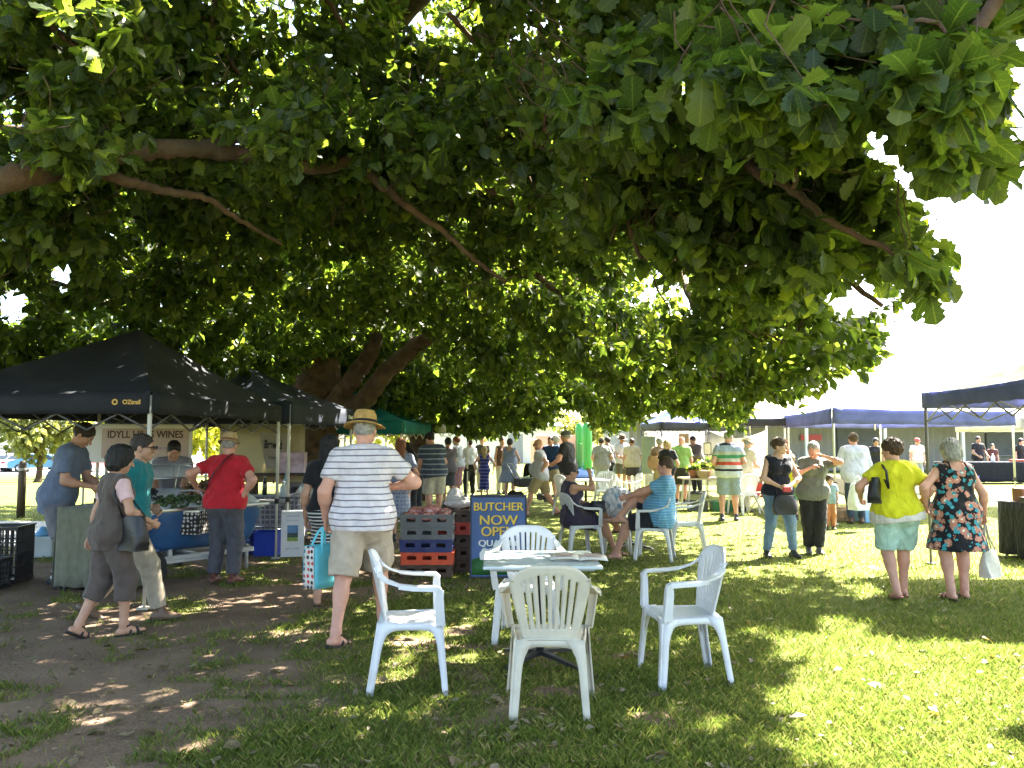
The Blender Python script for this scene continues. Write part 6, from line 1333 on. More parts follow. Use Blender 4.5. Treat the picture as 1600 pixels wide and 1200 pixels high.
for k in range(6):
    f_ = MB().box((-10.5 + k * 4.2, -5.02, 1.25), (2.6, .06, 1.0)).obj('window', mat('window_glass', (.10, .13, .15), .15, .1, 2), t); MB().box((-10.5 + k * 4.2, -5.06, 1.25), (.06, .04, 1.0)).obj('frame', mat('hall_white', (.58, .58, .56), .7), f_)
t = empty('pale_pavilion', (-1.5, 58, 0), R(6), 'pale sunlit pavilion wall across the field behind the queue of shoppers', 'building')
MB().box((0, 0, 1.3), (9, 3, 2.6)).obj('wall', mat('cream_render', (.66, .62, .52), .8, .05, 1), t); b_ = MB(); b_.add([(-4.9, -1.9, 2.6), (4.9, -1.9, 2.6), (4.9, 1.9, 3.1), (-4.9, 1.9, 3.1)], [(0, 1, 2, 3)]); b_.obj('roof', mat('shed_roof', (.42, .42, .40), .5), t, solid=.1)
MB().box((1.6, -1.52, 1.0), (1.0, .05, 2.0)).obj('door', mat('door_grey', (.25, .25, .25), .5), t)
# ------------------------------------------------------------------ parked cars
def make_car(label, x, y, yaw, paint):
    t = empty('parked_car', (x, y, float(ground_z(x, y)) + .03), R(yaw), label, 'car', 'cars parked beyond the lawn')
    prof = [(-2.1, .35), (-2.15, .62), (-2.05, .86), (-1.55, .93), (-1.45, .95), (-.75, 1.40), (.55, 1.45), (1.35, 1.02), (1.85, .95), (2.12, .85), (2.15, .5), (2.05, .32)]
    def loft(pr, hw_, m, nm, par, z0=0):
        b_ = MB(); k = len(pr); ws = (hw_, hw_ * .985)
        vs = [(x_, s * (hw_ * (1 - .16 * max(0, z_ - .9) / .55)), z_) for s in (-1, 1) for x_, z_ in pr]; b_.add(vs, [(i, (i + 1) % k, k + (i + 1) % k, k + i) for i in range(k)] + [tuple(range(k))[::-1], tuple(k + i for i in range(k))]); return b_.obj(nm, m, par, bevel=.05)
    loft(prof, .86, paint, 'body', t); GL = mat('car_glass', (.02, .025, .03), .08, .05, 2, spec=.6)
    for s in (-1, 1):
        for pr in ([(-1.25, .98), (-.72, 1.34), (-.12, 1.37), (-.12, .98)], [(-.04, .98), (-.04, 1.37), (.50, 1.37), (1.05, 1.0)]):
            b_ = MB(); b_.add([(x_, s * (.862 * (1 - .16 * max(0, z_ - .9) / .55) + .004), z_) for x_, z_ in pr], [(0, 1, 2, 3)]); b_.obj('window', GL, t, solid=.004)
    for xa, xb, za, zb, nm in ((.62, 1.30, 1.41, 1.06, 'windscreen'), (-.84, -1.40, 1.345, .995, 'rear_window')):
        b_ = MB(); o_ = .015 * (1 if xa > 0 else -1); b_.add([(xa + o_, -.66, za), (xa + o_, .66, za), (xb + o_, .76, zb), (xb + o_, -.76, zb)], [(0, 1, 2, 3)]); b_.obj(nm, GL, t, solid=.01)
    for x_ in (-1.32, 1.32):
        for s in (-1, 1): wh = MB().lathe([(.20, -.09), (.30, -.10), (.32, -.07), (.32, .07), (.30, .10), (.20, .09)], 18, (x_, s * .80, .32), 1, 1, Matrix.Rotation(math.pi / 2, 3, 'X')).obj('wheel', mat('tyre_rubber', (.02, .02, .02), .8), t); MB().lathe([(.001, -.095), (.19, -.09), (.19, .09), (.001, .095)], 14, (x_, s * .80, .32), 1, 1, Matrix.Rotation(math.pi / 2, 3, 'X')).obj('rim', CHROME, wh)
    for s in (-1, 1): MB().rbox((2.08, s * .62, .72), (.14, .32, .14), .03).obj('headlight', mat('lamp_clear', (.6, .6, .6), .1), t); MB().rbox((-2.08, s * .66, .76), (.12, .26, .16), .03).obj('tail_light', mat('lamp_red', (.4, .02, .02), .2), t)
    return t
CARP = lambda n_, c: mat('paint_' + n_, c, .3, .03, 1, spec=.5, coat=.6)
cars = [(10, 724, 68, 'silver', (.42, .43, .45), 'silver car at the very edge of view beyond the lawn'), (38, 726, 68, 'white', (.62, .62, .62), 'white car parked between the silver and the blue ones'), (62, 726, 67, 'teal', (.03, .16, .26), 'teal blue car parked just behind the man in the blue grey shirt'), (122, 726, 68, 'pale_blue', (.30, .36, .60), 'pale blue car seen in front of the man in the blue grey shirt'), (143, 728, 66, 'red', (.45, .05, .05), 'red car half hidden by the wine banner'), (-14, 724, 70, 'maroon', (.16, .05, .07), 'dark maroon car cut off by the edge of view'), (102, 722, 74, 'charcoal', (.05, .05, .06), 'charcoal car parked farther back between the blue ones')]
for i, (px_, py_, d_, nm, c, lb) in enumerate(cars):
    p = AT(px_, py_, d_); make_car(lb, p.x, d_, [100, 96, 200, 92, 88, 95, 100][i], CARP(nm, c))

# ------------------------------------------------------------------ the people
def at(px, d): p = AT(px, 700, d); return (p.x, d, float(ground_z(p.x, d)))
pl = lambda *c: ('plain', tuple(c))
def bag(label, c, size, m, yaw=0, strap=None, name='handbag', sr=.010, m2=None, soft=True, clasp=True):
    """c: middle of the bag's bottom; strap: world points"""
    c = Vector(c); t = empty(name, c, R(yaw), label, 'bag'); sx, sy, sz = size; b_ = MB()
    def fn(u, v):
        a = u * 2 * math.pi; e = .45; k = [.90, 1.02, 1.04, 1.0, .92, .78][min(5, int(v * 5))]; ca, sa = math.cos(a), math.sin(a)
        return (sx / 2 * k * math.copysign(abs(ca) ** e, ca), sy / 2 * (1.05 - .55 * v if soft else 1) * math.copysign(abs(sa) ** e, sa) + .01 * math.sin(a * 3 + v * 4), sz * v)
    b_.grid(fn, 32, 10, True); n0 = len(b_.v); b_.add([fn(i / 16, 0) for i in range(16)], [tuple(range(16))[::-1]]); b_.add([fn(i / 16, 1) for i in range(16)], [tuple(range(16))]); b_.obj('body', m, t)
    if clasp: MB().lathe([(.001, -.004), (.014, -.003), (.014, .003), (.001, .004)], 10, (0, -sy / 2 * .62, sz * .78), 1, 1, Matrix.Rotation(math.pi / 2, 3, 'X')).obj('clasp', CHROME, t)
    if strap:
        I_ = (Matrix.Translation(c) @ Matrix.Rotation(R(yaw), 4, 'Z')).inverted()
        for s in (strap if isinstance(strap[0], (list, tuple)) and isinstance(strap[0][0], (Vector, list, tuple)) else [strap]): MB().tube([I_ @ Vector(p) for p in s], sr, 6, flat=.5).obj('strap', m2 or m, t)
    return t
def worn_strap(root, pts, m, name='bag_strap', r_=.014):
    o = MB().tube([root.matrix_basis.inverted() @ Vector(p) for p in pts], r_, 6, flat=.4); return o.obj(name, m, root)
BLK = mat('black_leather', (.012, .012, .014), .4, .15, 20, .2, 60, spec=.45); WHB = mat('cream_leather', (.55, .52, .45), .45, .1, 20, .2, 60)
KHAKI, CHAR, WHITE, NAVY = pl(.36, .30, .22), pl(.045, .045, .055), pl(.60, .60, .62), pl(.018, .024, .055)

# --- near left
person('man in a blue grey shirt and grey shorts leaning over the khaki table', at(94, 8.95), -82, 1.84, feet=((-.12, -.05, .08), (.12, .10, .08)), lean=(16, 0), head=(0, 38), hands=[(-.12, .42, .98), (.10, .36, 1.02)], top=('shirt', pl(.12, .155, .23), -.20), bottom=('shorts', pl(.13, .13, .145), .95), shoes=('shoe', (.02, .02, .025)), socks=(1, .3), hair=('short', 'dark'), skin='tan', face=True)
p2, j2 = person('woman in a brown vest and capri trousers, pink sleeves, striding with a handbag', at(178, 6.72), -42, 1.55, 1.0, 'f', feet=((-.10, -.22, .11), (.09, .10, .08)), heel=(30, -4), lean=(3, 0), head=(-20, 12), hands=[(-.33, -.06, .86), (.24, .26, 1.02)], elbow=[(-.6, -.6, 0), (.6, -1, 0)], top=('vest', pl(.085, .066, .056), -.16, pl(.60, .40, .40)), bottom=('capri', pl(.088, .068, .058), 1.42), shoes=('sandal', (.02, .018, .018)), hair=('bob', 'black'), skin='tan')
s = j2['sh'][1]; c = Vector((s.x + .13, s.y - .06, .70))
bag('black handbag hanging from the shoulder of the woman in brown', c, (.27, .13, .27), BLK, -30, [[c + Vector((-.09, 0, .26)), s + Vector((-.03, -.07, -.10)), s + Vector((-.03, -.01, .065)), s + Vector((.03, .06, -.10)), c + Vector((.08, .02, .26))]])
person('man in a teal shirt and beige trousers with sunglasses, striding beside the woman in brown', at(206, 7.35), -80, 1.71, feet=((-.10, -.36, .12), (.10, .30, .08)), heel=(35, -4), lean=(7, 0), head=(-4, 4), hands=[(-.26, .12, .98), (.22, .15, .90)], top=('shirt', pl(.012, .17, .20), -.10), bottom=('trousers', pl(.34, .29, .215)), shoes=('shoe', (.12, .075, .045)), hair=('crop', 'dark'), skin='tan', glasses=True)
person('vendor in a grey shirt bending over the blue cooler under the black gazebo', at(270, 10.55), 205, 1.66, lean=(26, 0), head=(0, 30), hands=[(-.10, .52, .92), (.20, .50, .92)], top=('shirt', pl(.20, .20, .22), -.12), bottom=('trousers', CHAR), hair=('short', 'black'), skin='tan')
p5, j5 = person('man in a red tee and straw hat, hand on hip, at the cooler', at(354, 9.15), -14, 1.66, 1.12, feet=((-.13, 0, .08), (.10, .03, .08)), lean=(4, 0), head=(12, 4), hands=[(-.42, .02, 1.12), (.235, -.02, 1.0)], elbow=[(-.5, -1, -.2), (1, -.35, 0)], top=('tshirt', pl(.48, .018, .03), -.08), bottom=('trousers', pl(.075, .075, .09)), shoes=('shoe', (.12, .04, .03)), hair=('crop', 'grey'), hat=('bucket', (.50, .36, .19), (.25, .12, .07)), skin='red', belly=.10)
M5 = j5['M']; S5 = j5['S']; worn_strap(p5, [M5 @ (Vector(q) * S5) for q in ((.10, -.02, 1.505), (.05, -.11, 1.43), (-.04, -.152, 1.30), (-.13, -.155, 1.17), (-.20, -.10, 1.08))], BLK, 'shoulder_strap')
hd = j5['hand'][0]; BK = cloth(('dots', (.03, .025, .025), (.52, .48, .44), 22)); t = empty('carry_basket', (hd.x - .07, hd.y - .03, hd.z - .49), R(-8), 'black and white patterned market basket in the hand of the man in red', 'basket')
b_ = MB()
for s in (-1, 1): b_.box((0, s * .115, .13), (.36, .014, .25)); b_.box((s * .175, 0, .13), (.014, .215, .25))
b_.box((0, 0, .01), (.355, .225, .016)); b_.obj('basket_body', BK, t); MB().tube([(-.165, 0, .20), (-.165, 0, .42), (-.13, 0, .475), (.0, 0, .485), (.13, 0, .475), (.165, 0, .42), (.165, 0, .20)], .011, 8).obj('handle', mat('grey_tube', (.30, .30, .32), .35, metal=.4), t)
b_ = MB(); b_.box((0, 0, .258), (.375, .02, .018)); b_.box((0, .115, .258), (.38, .022, .018)); b_.box((0, -.115, .258), (.38, .022, .018)); b_.obj('rim', CHROME, t)
person('woman with long black curls and a striped skirt, half hidden by the hat man', at(515, 7.95), 8, 1.64, 1.0, 'f', feet=((-.10, .02, .08), (.09, .06, .08)), lean=(3, 0), head=(10, 0), hands=[(-.235, .05, .88), None], top=('tshirt', pl(.012, .012, .014), .02), bottom=('skirt', ('stripe', (.02, .02, .022), (.55, .53, .50), .034, .38), .42), shoes=('sandal', (.05, .03, .025)), hair=('waves', 'black'), skin='tan')
# --- hat man
p7, j7 = person('hat man in a white polo with thin dark stripes, carrying an aqua bag', at(568, 6.68), 4, 1.87, 1.05, feet=((-.15, -.30, .085), (.13, .28, .08)), heel=(10, 0), lean=(4, 0), head=(-6, 2), footyaw=(-32, -12), hands=[(-.285, .06, .875), (.20, .26, 1.10)], elbow=[(-.3, -1, 0), (.9, -.5, -.1)], top=('polo', ('stripe', (.62, .57, .59), (.15, .12, .16), .050, .20), -.10, None, pl(.64, .60, .62)), bottom=('shorts', pl(.42, .345, .265), .97), shoes=('sandal', (.018, .016, .018)), hair=('crop', 'grey'), hat=('straw', (.50, .31, .10), (.02, .015, .015)), skin='red', belly=.06)
hd = j7['hand'][0]; AQ = mat('aqua_cloth', (.12, .50, .58), .6, .08, 6, .3, 14); PT = cloth(('dots', (.60, .58, .55), (.50, .06, .05), 17, (.03, .03, .03)))
t = empty('shopping_bag', (hd.x - .02, hd.y, hd.z - .475), R(52), 'aqua shopping bag with a dotted side panel carried by the man in the straw hat', 'bag')
t.scale = (.86, .86, .80); b_ = MB()
for s in (-1, 1): b_.grid(lambda u, v, s=s: ((-.16 + .32 * u) * (1 + .03 * math.sin(3 * v)), s * (.085 - .02 * v + .012 * math.sin(5 * u + 2 * v)), .42 * v), 8, 6)
b_.box((0, 0, .004), (.30, .15, .008)); b_.obj('body', AQ, t, solid=.004)
for s in (-1, 1): g_ = MB(); g_.grid(lambda u, v, s=s: (s * .161 * (1 + .03 * math.sin(3 * v)), -.085 + .17 * u + (.04 * v) * (.5 - u), .42 * v), 4, 6); g_.obj('gusset', PT, t, solid=.004)
for s in (-1, 1): MB().strip([(-.075, s * .070, .34), (-.072, s * .066, .44), (-.04, s * .03, .55), (0, s * .012, .598), (.04, s * .03, .55), (.072, s * .066, .44), (.075, s * .070, .34)], Vector((0, 1, .2)), .03, .004).obj('handle', AQ, t)
# --- along the left row
person('woman in a long pale blue striped skirt behind the shoulder of the hat man', at(626, 12.9), 10, 1.62, 1.0, 'f', top=('tshirt', pl(.20, .23, .33), -.02), bottom=('skirt', ('grid', (.20, .23, .36), (.36, .38, .48), .06), .50), shoes=('shoe', (.05, .04, .04)), hair=('long', 'red'), skin='red', hands=[None, (.22, .2, 1.0)])
person('man in a navy polo with pale stripes, bending his head at the teal stall', at(679, 16.3), 18, 1.76, 1.15, lean=(10, -4), head=(30, 22), top=('tshirt', ('stripe', (.05, .065, .11), (.26, .28, .33), .10, .25), -.12), bottom=('shorts', pl(.48, .44, .37), .95), shoes=('shoe', (.03, .03, .03)), hair=('crop', 'dark'), hat=('cap', (.02, .02, .03)), skin='red', hands=[None, (.16, .30, 1.0)])
person('dark haired person in black stooping at the teal stall beside the navy polo man', at(652, 17.6), 60, 1.62, lean=(28, 0), head=(0, 25), top=('tshirt', pl(.03, .03, .035)), bottom=('trousers', CHAR), hair=('long', 'black'), sex='f', hands=[(-.1, .45, 1.0), (.15, .45, 1.0)])
person('dark haired woman in a grey top and dark skirt, beside the navy polo man', at(701, 19.8), 20, 1.66, 1.0, 'f', top=('tshirt', pl(.16, .14, .17), -.1), bottom=('skirt', pl(.06, .06, .075), .40), hair=('bun', 'black'), skin='tan', hands=[None, (.1, .3, 1.05)])
person('fair haired person in a white shirt with a pink skirt in the queue of shoppers', at(716, 21.6), 70, 1.70, 1.0, 'f', top=('shirt', pl(.50, .53, .60), -.06), bottom=('skirt', pl(.40, .20, .24), .5), hair=('short', 'red'), hands=[(-.1, .34, 1.1), None])
person('woman in a white blouse and black trousers, queueing with one hand down', at(735, 22.9), 30, 1.63, 1.0, 'f', feet=((-.13, 0, .08), (.14, .1, .08)), top=('shirt', pl(.60, .60, .63), .02), bottom=('trousers', pl(.012, .012, .015)), hair=('short', 'brown'), hands=[(-.12, .30, 1.15), None])
person('woman in a straw hat and dark vest behind the girl in the blue dress', at(754, 25.5), 170, 1.70, 1.0, 'f', top=('tshirt', pl(.07, .06, .05)), bottom=('trousers', pl(.30, .26, .2)), hair=('short', 'brown'), hat=('brim', (.40, .22, .10), (.2, .08, .05)))
person('girl in a long deep blue patterned dress with blond hair, back turned', at(757, 22.0), 5, 1.42, .9, 'f', top=('dress', ('stripe', (.03, .035, .20), (.14, .15, .42), .09, .3), .62, .19), bottom=None, shoes=('shoe', (.2, .15, .12)), hair=('long', 'blond'), hands=[(-.30, .08, .92), (.30, .08, .92)], elbow=[(-1, -.3, 0), (1, -.3, 0)])
person('woman in a brown sleeveless top and pale trousers left of the lilac sundress', at(783, 24.2), -150, 1.68, 1.0, 'f', top=('tank', pl(.10, .05, .04)), bottom=('trousers', pl(.44, .40, .34)), hair=('short', 'brown'), skin='tan')
person('woman in a lilac blue flared sundress with dark hair, back turned beside the pram', at(796, 21.6), -14, 1.64, 1.0, 'f', top=('sundress', pl(.22, .25, .40), .44, .34), bottom=None, shoes=('sandal', (.03, .03, .03)), hair=('bun', 'dark'), hands=[None, (.20, .35, 1.05)])
person('bald man in a pale grey tee and khaki shorts, striding across behind the butcher board', at(845, 17.4), 78, 1.68, feet=((-.09, .30, .08), (.09, -.34, .10)), heel=(0, 28), lean=(3, 0), head=(0, 4), hands=[(-.2, -.05, .95), (.24, .1, .92)], top=('tshirt', pl(.42, .41, .46), -.14), bottom=('shorts', pl(.33, .25, .15), .95), shoes=('sandal', (.10, .06, .04)), hair=('bald', 'grey'), skin='red', glasses=True, belly=.12)
person('man in a navy blue shirt holding food beyond the striding bald man', at(862, 21.2), 150, 1.70, top=('tshirt', pl(.02, .045, .13)), bottom=('shorts', pl(.3, .24, .15)), hair=('crop', 'brown'), skin='red', hands=[(-.15, .3, 1.0), (.12, .34, 1.05)])
person('white haired person in pale blue behind the man in the grey cap', at(871, 23.0), 60, 1.72, top=('tshirt', pl(.20, .27, .40)), bottom=('trousers', pl(.3, .3, .3)), hair=('curly', 'white'))
person('man in a black tee and grey cap, standing behind the seated woman', at(888, 18.2), 62, 1.80, 1.1, top=('tshirt', pl(.018, .018, .022), -.14), bottom=('shorts', pl(.25, .22, .16), .95), shoes=('shoe', (.03, .03, .03)), hair=('crop', 'grey'), hat=('cap', (.10, .10, .105)), skin='red', belly=.12, hands=[(-.18, .32, 1.02), (.14, .36, 1.02)])
# --- seated pair
person('seated woman in a sleeveless dark dress and sunglasses, hand raised to her face', (.905, 11.29, 0), -76, 1.66, 1.05, 'f', pelvis=(0, -.08, .545), feet=((-.02, .60, .40), (.10, .52, .08)), knee=[(.1, .3, 1), (.1, 1, .5)], lean=(-6, 0), head=(0, 4), hands=[(-.16, .24, .72), (.03, .17, 1.17)], elbow=[(-.8, -.4, -.4), (.8, .3, -1)], top=('dress', pl(.045, .035, .06), .3), bottom=('shorts', pl(.045, .035, .06), .8), shoes=('thong', (.05, .03, .03)), hair=('bun', 'dark'), skin='tan', glasses=True, face=True)
person('seated man in a light blue striped tee with one ankle crossed on his knee', (1.90, 10.94, 0), 74, 1.78, 1.12, pelvis=(0, -.07, .555), feet=((-.10, .50, .08), (-.17, .43, .56)), knee=[(-.2, 1, .5), (.55, .5, 1)], lean=(-9, 0), head=(-8, 6), hands=[(-.05, .50, .76), (.22, .44, .66)], elbow=[(-1, -.2, -.5), (1, -.3, -.4)], top=('tshirt', ('stripe', (.10, .30, .50), (.24, .42, .56), .035, .3), -.12), bottom=('shorts', pl(.022, .022, .03), .92), shoes=('thong', (.22, .14, .08)), hair=('crop', 'brown'), skin='red', belly=.10)
bag('black leather bag in the lap of the seated woman', (1.17, 11.20, .60), (.22, .13, .15), BLK, -10, [[Vector((1.09, 11.2, .74)), Vector((1.13, 11.2, .82)), Vector((1.21, 11.2, .82)), Vector((1.25, 11.2, .74))]])
WBG = cloth(('dots', (.62, .62, .66), (.30, .42, .55), 7))
lump('cloth_bag', 'slumped white shopping bag printed pale blue between the seated pair', (1.46, 11.52, .50), (.27, .17, .22), WBG, None, 'bag', .03)
t = empty('bench', (1.46, 11.54, 0), 0, 'low white stool under the slumped white bag', 'stool'); MB().rbox((0, 0, .48), (.40, .34, .03), .008).obj('seat', PLASTIC, t)
for ax in (-1, 1):
    for ay in (-1, 1): MB().tube([(ax * .18, ay * .15, 0), (ax * .15, ay * .12, .47)], .018, 6).obj('leg', PLASTIC, t)
t.name = 'stool'
bottle('black drinks cup on the table of the seated pair', 1.66, 11.86, .72, BLK, .11, .04, None, 'cup', 'cup')
# --- field group
G1 = None
person('man in a loose grey shirt with his back turned, alone on the sunny field', at(940, 23.6), 4, 1.66, 1.15, top=('shirt', pl(.25, .25, .23), -.20), bottom=('trousers', pl(.32, .34, .36)), hair=('crop', 'dark'), hands=[(-.24, .12, 1.0), (.24, .12, 1.0)])
person('person in black just behind the man in the loose grey shirt', at(951, 24.8), 40, 1.70, .95, top=('longshirt', pl(.02, .02, .022)), bottom=('trousers', pl(.02, .02, .022)), hair=('short', 'dark'))
person('man in a dark broad hat and white shirt, talking on the field', at(970, 26.0), 200, 1.76, 1.05, lean=(6, 0), head=(0, 12), top=('shirt', pl(.52, .53, .62), -.12), bottom=('shorts', pl(.11, .10, .07), .95), hair=('short', 'brown'), hat=('straw', (.12, .08, .05), (.05, .03, .02)), hands=[(-.1, .32, 1.08), (.2, .3, 1.05)], skin='tan')
person('man in a cream shirt and dark shorts, facing the man in the dark hat', at(988, 24.6), 10, 1.66, 1.2, top=('shirt', pl(.44, .40, .29), -.14), bottom=('shorts', pl(.06, .055, .05), .85), hair=('crop', 'brown'), skin='tan', shoes=('shoe', (.1, .06, .04)))
person('blond woman in a black dress by the small blue roofed gazebo', at(1042, 19.6), -30, 1.60, 1.05, 'f', top=('tshirt', pl(.012, .012, .016), .0), bottom=('skirt', pl(.012, .012, .016), .5), hair=('bob', 'blond'), hands=[None, (.2, .3, 1.05)])
person('grey haired woman with a tan bag behind the blond woman', at(1031, 21.4), -10, 1.66, 1.05, 'f', top=('tshirt', pl(.25, .16, .12)), bottom=('skirt', pl(.3, .24, .18), .45), hair=('curly', 'grey'))
bag('tan bag at the side of the grey haired woman near the notice board', (3.66, 21.2, .85), (.34, .16, .32), mat('tan_leather', (.30, .17, .08), .5), 0, [[Vector((3.54, 21.2, 1.16)), Vector((3.66, 21.25, 1.42)), Vector((3.78, 21.2, 1.16))]])
person('bald man in a lime green shirt at the plant table', at(1063, 20.3), -28, 1.70, 1.05, lean=(6, 0), head=(-10, 14), top=('shirt', pl(.24, .42, .12), -.04), bottom=('shorts', pl(.04, .04, .04), .95), hair=('bald', 'grey'), skin='red', hands=[None, (.18, .32, 1.0)])
person('vendor in a brown shirt leaning across the plant table under the blue roofed gazebo', at(1089, 24.3), 130, 1.74, lean=(16, 0), head=(0, 16), top=('longshirt', pl(.16, .13, .11)), bottom=('trousers', CHAR), hair=('short', 'brown'), skin='tan', hands=[(-.14, .50, 1.12), (.14, .52, 1.12)])
G2 = None
person('man in a polo of wide green, red and navy bands and denim shorts, back turned', at(1138, 16.1), -8, 1.79, 1.08, feet=((-.14, 0, .08), (.13, .05, .08)), head=(-38, 6), hands=[(-.22, .16, 1.02), (.20, .26, 1.08)], top=('polo', ('bands', .90, 1.50, [(0, (.50, .52, .58)), (.14, (.018, .018, .03)), (.21, (.55, .50, .46)), (.33, (.50, .07, .045)), (.44, (.48, .46, .38)), (.55, (.06, .24, .12)), (.66, (.42, .42, .36)), (.76, (.30, .36, .50)), (.97, (.02, .02, .05))]), -.12, None, pl(.02, .02, .05)), bottom=('shorts', pl(.24, .29, .34), .98), shoes=('shoe', (.05, .05, .07)), hair=('crop', 'grey'), skin='red')
person('person in a cream hat and cream shirt bending just beyond the striped polo man', at(1160, 18.2), -60, 1.66, lean=(14, 0), head=(0, 18), top=('shirt', pl(.44, .40, .30)), bottom=('trousers', pl(.40, .36, .28)), hair=('short', 'grey'), hat=('brim', (.45, .40, .28), (.3, .26, .18)), hands=[(-.1, .42, 1.05), (.1, .42, 1.05)])
p34, j34 = person('woman in a black sleeveless top and blue jeans holding a red purse, looking aside', at(1214, 11.2), 186, 1.64, 1.05, 'f', feet=((-.20, .02, .08), (.19, .0, .08)), head=(42, 2), hands=[(-.075, .24, 1.02), (.075, .24, 1.02)], elbow=[(-1, -.3, -.2), (1, -.3, -.2)], top=('tank', pl(.015, .016, .028), -.04), bottom=('jeans', pl(.13, .20, .30)), shoes=('shoe', (.02, .02, .022)), hair=('bun', 'brown'), skin='fair', face=True)
hc = (j34['hand'][0] + j34['hand'][1]) / 2; RP = mat('red_leather', (.45, .04, .05), .4)
t = empty('purse', (hc.x, hc.y - .02, hc.z - .03), R(10), 'small red purse between the hands of the woman in jeans', 'purse'); MB().rbox((0, 0, .03), (.11, .03, .07), .010).obj('body', RP, t); MB().tube([(-.05, 0, .067), (.05, 0, .067)], .006, 6).obj('zip', CHROME, t)
bag('black shoulder bag in front of the woman in jeans', (hc.x - .03, hc.y - .02, hc.z - .33), (.32, .12, .25), BLK, 4, [[Vector((hc.x - .12, hc.y, hc.z - .09)), j34['pv'] + Vector((-.10, -.14, .22)), j34['nb'] + Vector((-.06, -.13, -.14)), j34['nb'] + Vector((-.10, -.02, -.01))]], sr=.008)
person('red haired person in a white top beyond the shoulder of the woman in jeans', at(1227, 19.2), 30, 1.62, 1.0, 'f', top=('tank', pl(.55, .52, .5)), bottom=('trousers', pl(.1, .1, .12)), hair=('long', 'red'))
person('blond child in a bright yellow top beside the woman in jeans', at(1236, 16.4), -20, 1.30, .85, 'f', top=('tshirt', pl(.62, .55, .03)), bottom=('shorts', pl(.12, .5, .2)), hair=('short', 'blond'), headscale=1.12)
p36, j36 = person('grey haired woman in an olive grey top and black trousers, arm raised to her head', at(1268, 11.55), 172, 1.58, 1.15, 'f', feet=((-.06, .05, .08), (.07, -.04, .08)), head=(-30, 16), lean=(3, -3), hands=[(-.13, .22, 1.50), (.07, .24, 1.32)], elbow=[(-1, .3, -.3), (1, .2, -.8)], top=('tshirt', pl(.13, .135, .12), -.12), bottom=('trousers', pl(.016, .016, .018), 1.93), shoes=('shoe', (.10, .09, .09)), hair=('short', 'grey'), skin='red', face=True)
person('toddler in a navy cap and orange trousers beside the grey haired woman', at(1294, 14.6), 175, .95, .95, 'm', top=('tshirt', pl(.25, .35, .40)), bottom=('trousers', pl(.45, .18, .08)), hair=('short', 'brown'), hat=('cap', (.02, .03, .10)), headscale=1.45, hands=[(-.22, .14, .9), (.2, .2, 1.0)])
bag('bulging white plastic bag held beside the toddler', (6.05, 14.4, .36), (.34, .26, .46), mat('white_poly', (.60, .64, .64), .35, .12, 7, .6, 20, trans=.2), 20, [[Vector((5.98, 14.4, .80)), Vector((6.0, 14.4, .92)), Vector((6.06, 14.4, .95)), Vector((6.12, 14.4, .80))]], name='plastic_bag', clasp=False)
person('man in a pale lilac shirt and dark jeans, standing under the blue marquee', at(1335, 15.7), -8, 1.74, 1.15, top=('longshirt', pl(.50, .51, .62), -.18), bottom=('jeans', pl(.04, .055, .085)), shoes=('shoe', (.10, .06, .04)), hair=('short', 'brown'), skin='red', hands=[(-.2, .25, 1.05), (.22, .30, 1.0)])
person('dark haired vendor in black inside the shade of the blue marquee', at(1368, 24.5), 170, 1.66, top=('tshirt', pl(.02, .02, .025)), bottom=('trousers', CHAR), hair=('long', 'black'), sex='f', skin='tan')
# --- near right pair
p40, j40 = person('woman in a bright yellow tee and mint shorts walking away with a black shoulder bag', at(1398, 8.35), -4, 1.62, 1.22, 'f', feet=((-.08, -.14, .10), (.10, .14, .08)), heel=(14, 0), footyaw=(4, -8), lean=(3, 0), head=(38, 3), hands=[(-.31, .20, 1.05), (.25, .05, .98)], elbow=[(-.9, -.7, -.1), (.8, -.8, 0)], top=('tshirt', pl(.58, .54, .018), -.08), bottom=('shorts', pl(.40, .56, .46), .92), shoes=('thong', (.40, .15, .12)), hair=('curly', 'brown'), skin='red')
M40, S40 = j40['M'], j40['S']
hm_ = Field((-.4, -.35, .6), (.4, .35, 1.2), .011)
for q_, k_ in ((cone((-.085, 0, .86), (.085, 0, .86), .200, .215, ((0, 1, 0), 1.06), clip0=((0, 0, .93), (0, .05, 1)), clip1=((0, 0, .82), (.12, .0, -1))), .02),): hm_.put(q_, k_)
v_, f_ = hm_.mesh(); link_mesh('white_hem', np_mesh('white_hem', v_ * S40, f_), cloth(pl(.60, .55, .50)), p40)
s = j40['sh'][0]; c = Vector((s.x - .035, s.y + .0, .94)); bag('black shoulder bag tucked under the arm of the woman in yellow', c, (.30, .14, .26), BLK, 60, [[c + Vector((.05, -.08, .26)), s + Vector((-.005, -.225, -.18)), s + Vector((.005, -.16, -.01)), s + Vector((.015, -.03, .066)), s + Vector((.02, .09, -.02)), c + Vector((.04, .12, .26))]], sr=.013)
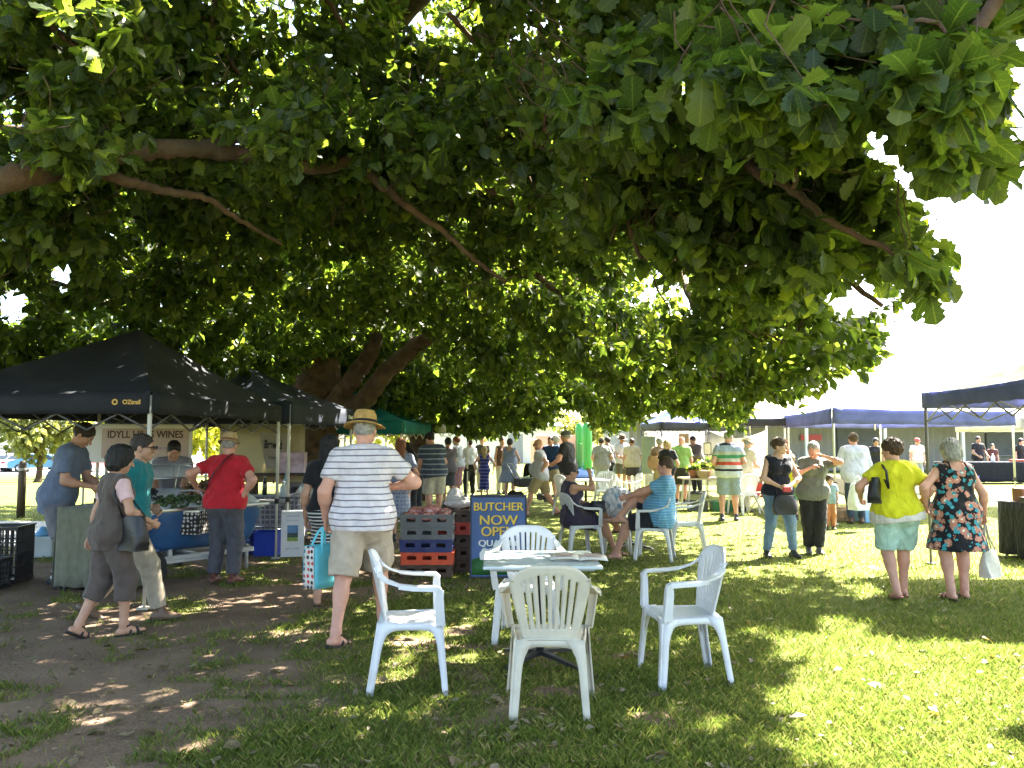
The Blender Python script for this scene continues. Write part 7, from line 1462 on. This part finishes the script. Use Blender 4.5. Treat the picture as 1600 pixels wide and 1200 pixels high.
p41, j41 = person('grey haired woman in a black sundress printed with coral flowers, holding a white handbag', at(1490, 8.25), 3, 1.60, 1.25, 'f', feet=((-.10, -.03, .08), (.11, .07, .08)), footyaw=(6, -14), lean=(3, 0), head=(4, 4), hands=[(-.29, .08, 1.00), (.36, .06, .90)], elbow=[(-.9, -.6, 0), (.5, -1, 0)], top=('sundress', ('floral', (.012, .012, .016), (.50, .22, .16), (.05, .28, .34), 12.0), .40, .265), bottom=None, shoes=('sandal', (.03, .015, .012)), hair=('bob', 'grey'), skin='red')
hd = j41['hand'][1]; c = Vector((hd.x + .03, hd.y, .20)); bag('cream white handbag on long straps in the hand of the woman in the floral dress', c, (.25, .13, .27), WHB, 35, [[c + Vector((-.09, -.05, .26)), hd + Vector((-.02, -.015, -.15)), hd + Vector((0, 0, .01)), hd + Vector((.03, .0, -.15)), c + Vector((.09, .05, .26))], [c + Vector((-.06, .0, .26)), hd + Vector((-.01, .02, -.15)), hd + Vector((.005, .02, .01)), hd + Vector((.035, .03, -.15)), c + Vector((.07, .08, .26))]], name='handbag')
# --- far right
person('vendor in white with a red cap by the shed, between the two women walking away', at(1432, 28.5), 185, 1.66, 1.05, top=('tshirt', pl(.62, .60, .60)), bottom=('trousers', pl(.3, .3, .3)), hair=('short', 'brown'), hat=('cap', (.45, .10, .10)), skin='red')
person('vendor in a black tee behind the far black table', at(1527, 31.0), 190, 1.74, 1.05, top=('tshirt', pl(.02, .02, .024)), bottom=('trousers', CHAR), hair=('short', 'dark'), skin='tan', hands=[(-.2, .3, .98), (.2, .3, .98)])
person('person in dark red seated low behind the far black table', at(1550, 33.0), 175, 1.45, top=('tshirt', pl(.10, .03, .03)), bottom=('trousers', CHAR), hair=('short', 'dark'))
person('dark haired vendor at the edge of view behind the pink clothed table', at(1594, 30.8), 185, 1.66, top=('tshirt', pl(.02, .02, .022)), bottom=('trousers', CHAR), hair=('long', 'black'), sex='f')
person('vendor with dark hair sitting at the back of the second gazebo', at(458, 14.4), 150, 1.55, lean=(8, 0), head=(0, 14), top=('tshirt', pl(.18, .18, .19)), bottom=('trousers', CHAR), hair=('bob', 'black'), sex='f', hands=[(-.12, .35, 1.0), (.12, .35, 1.0)])
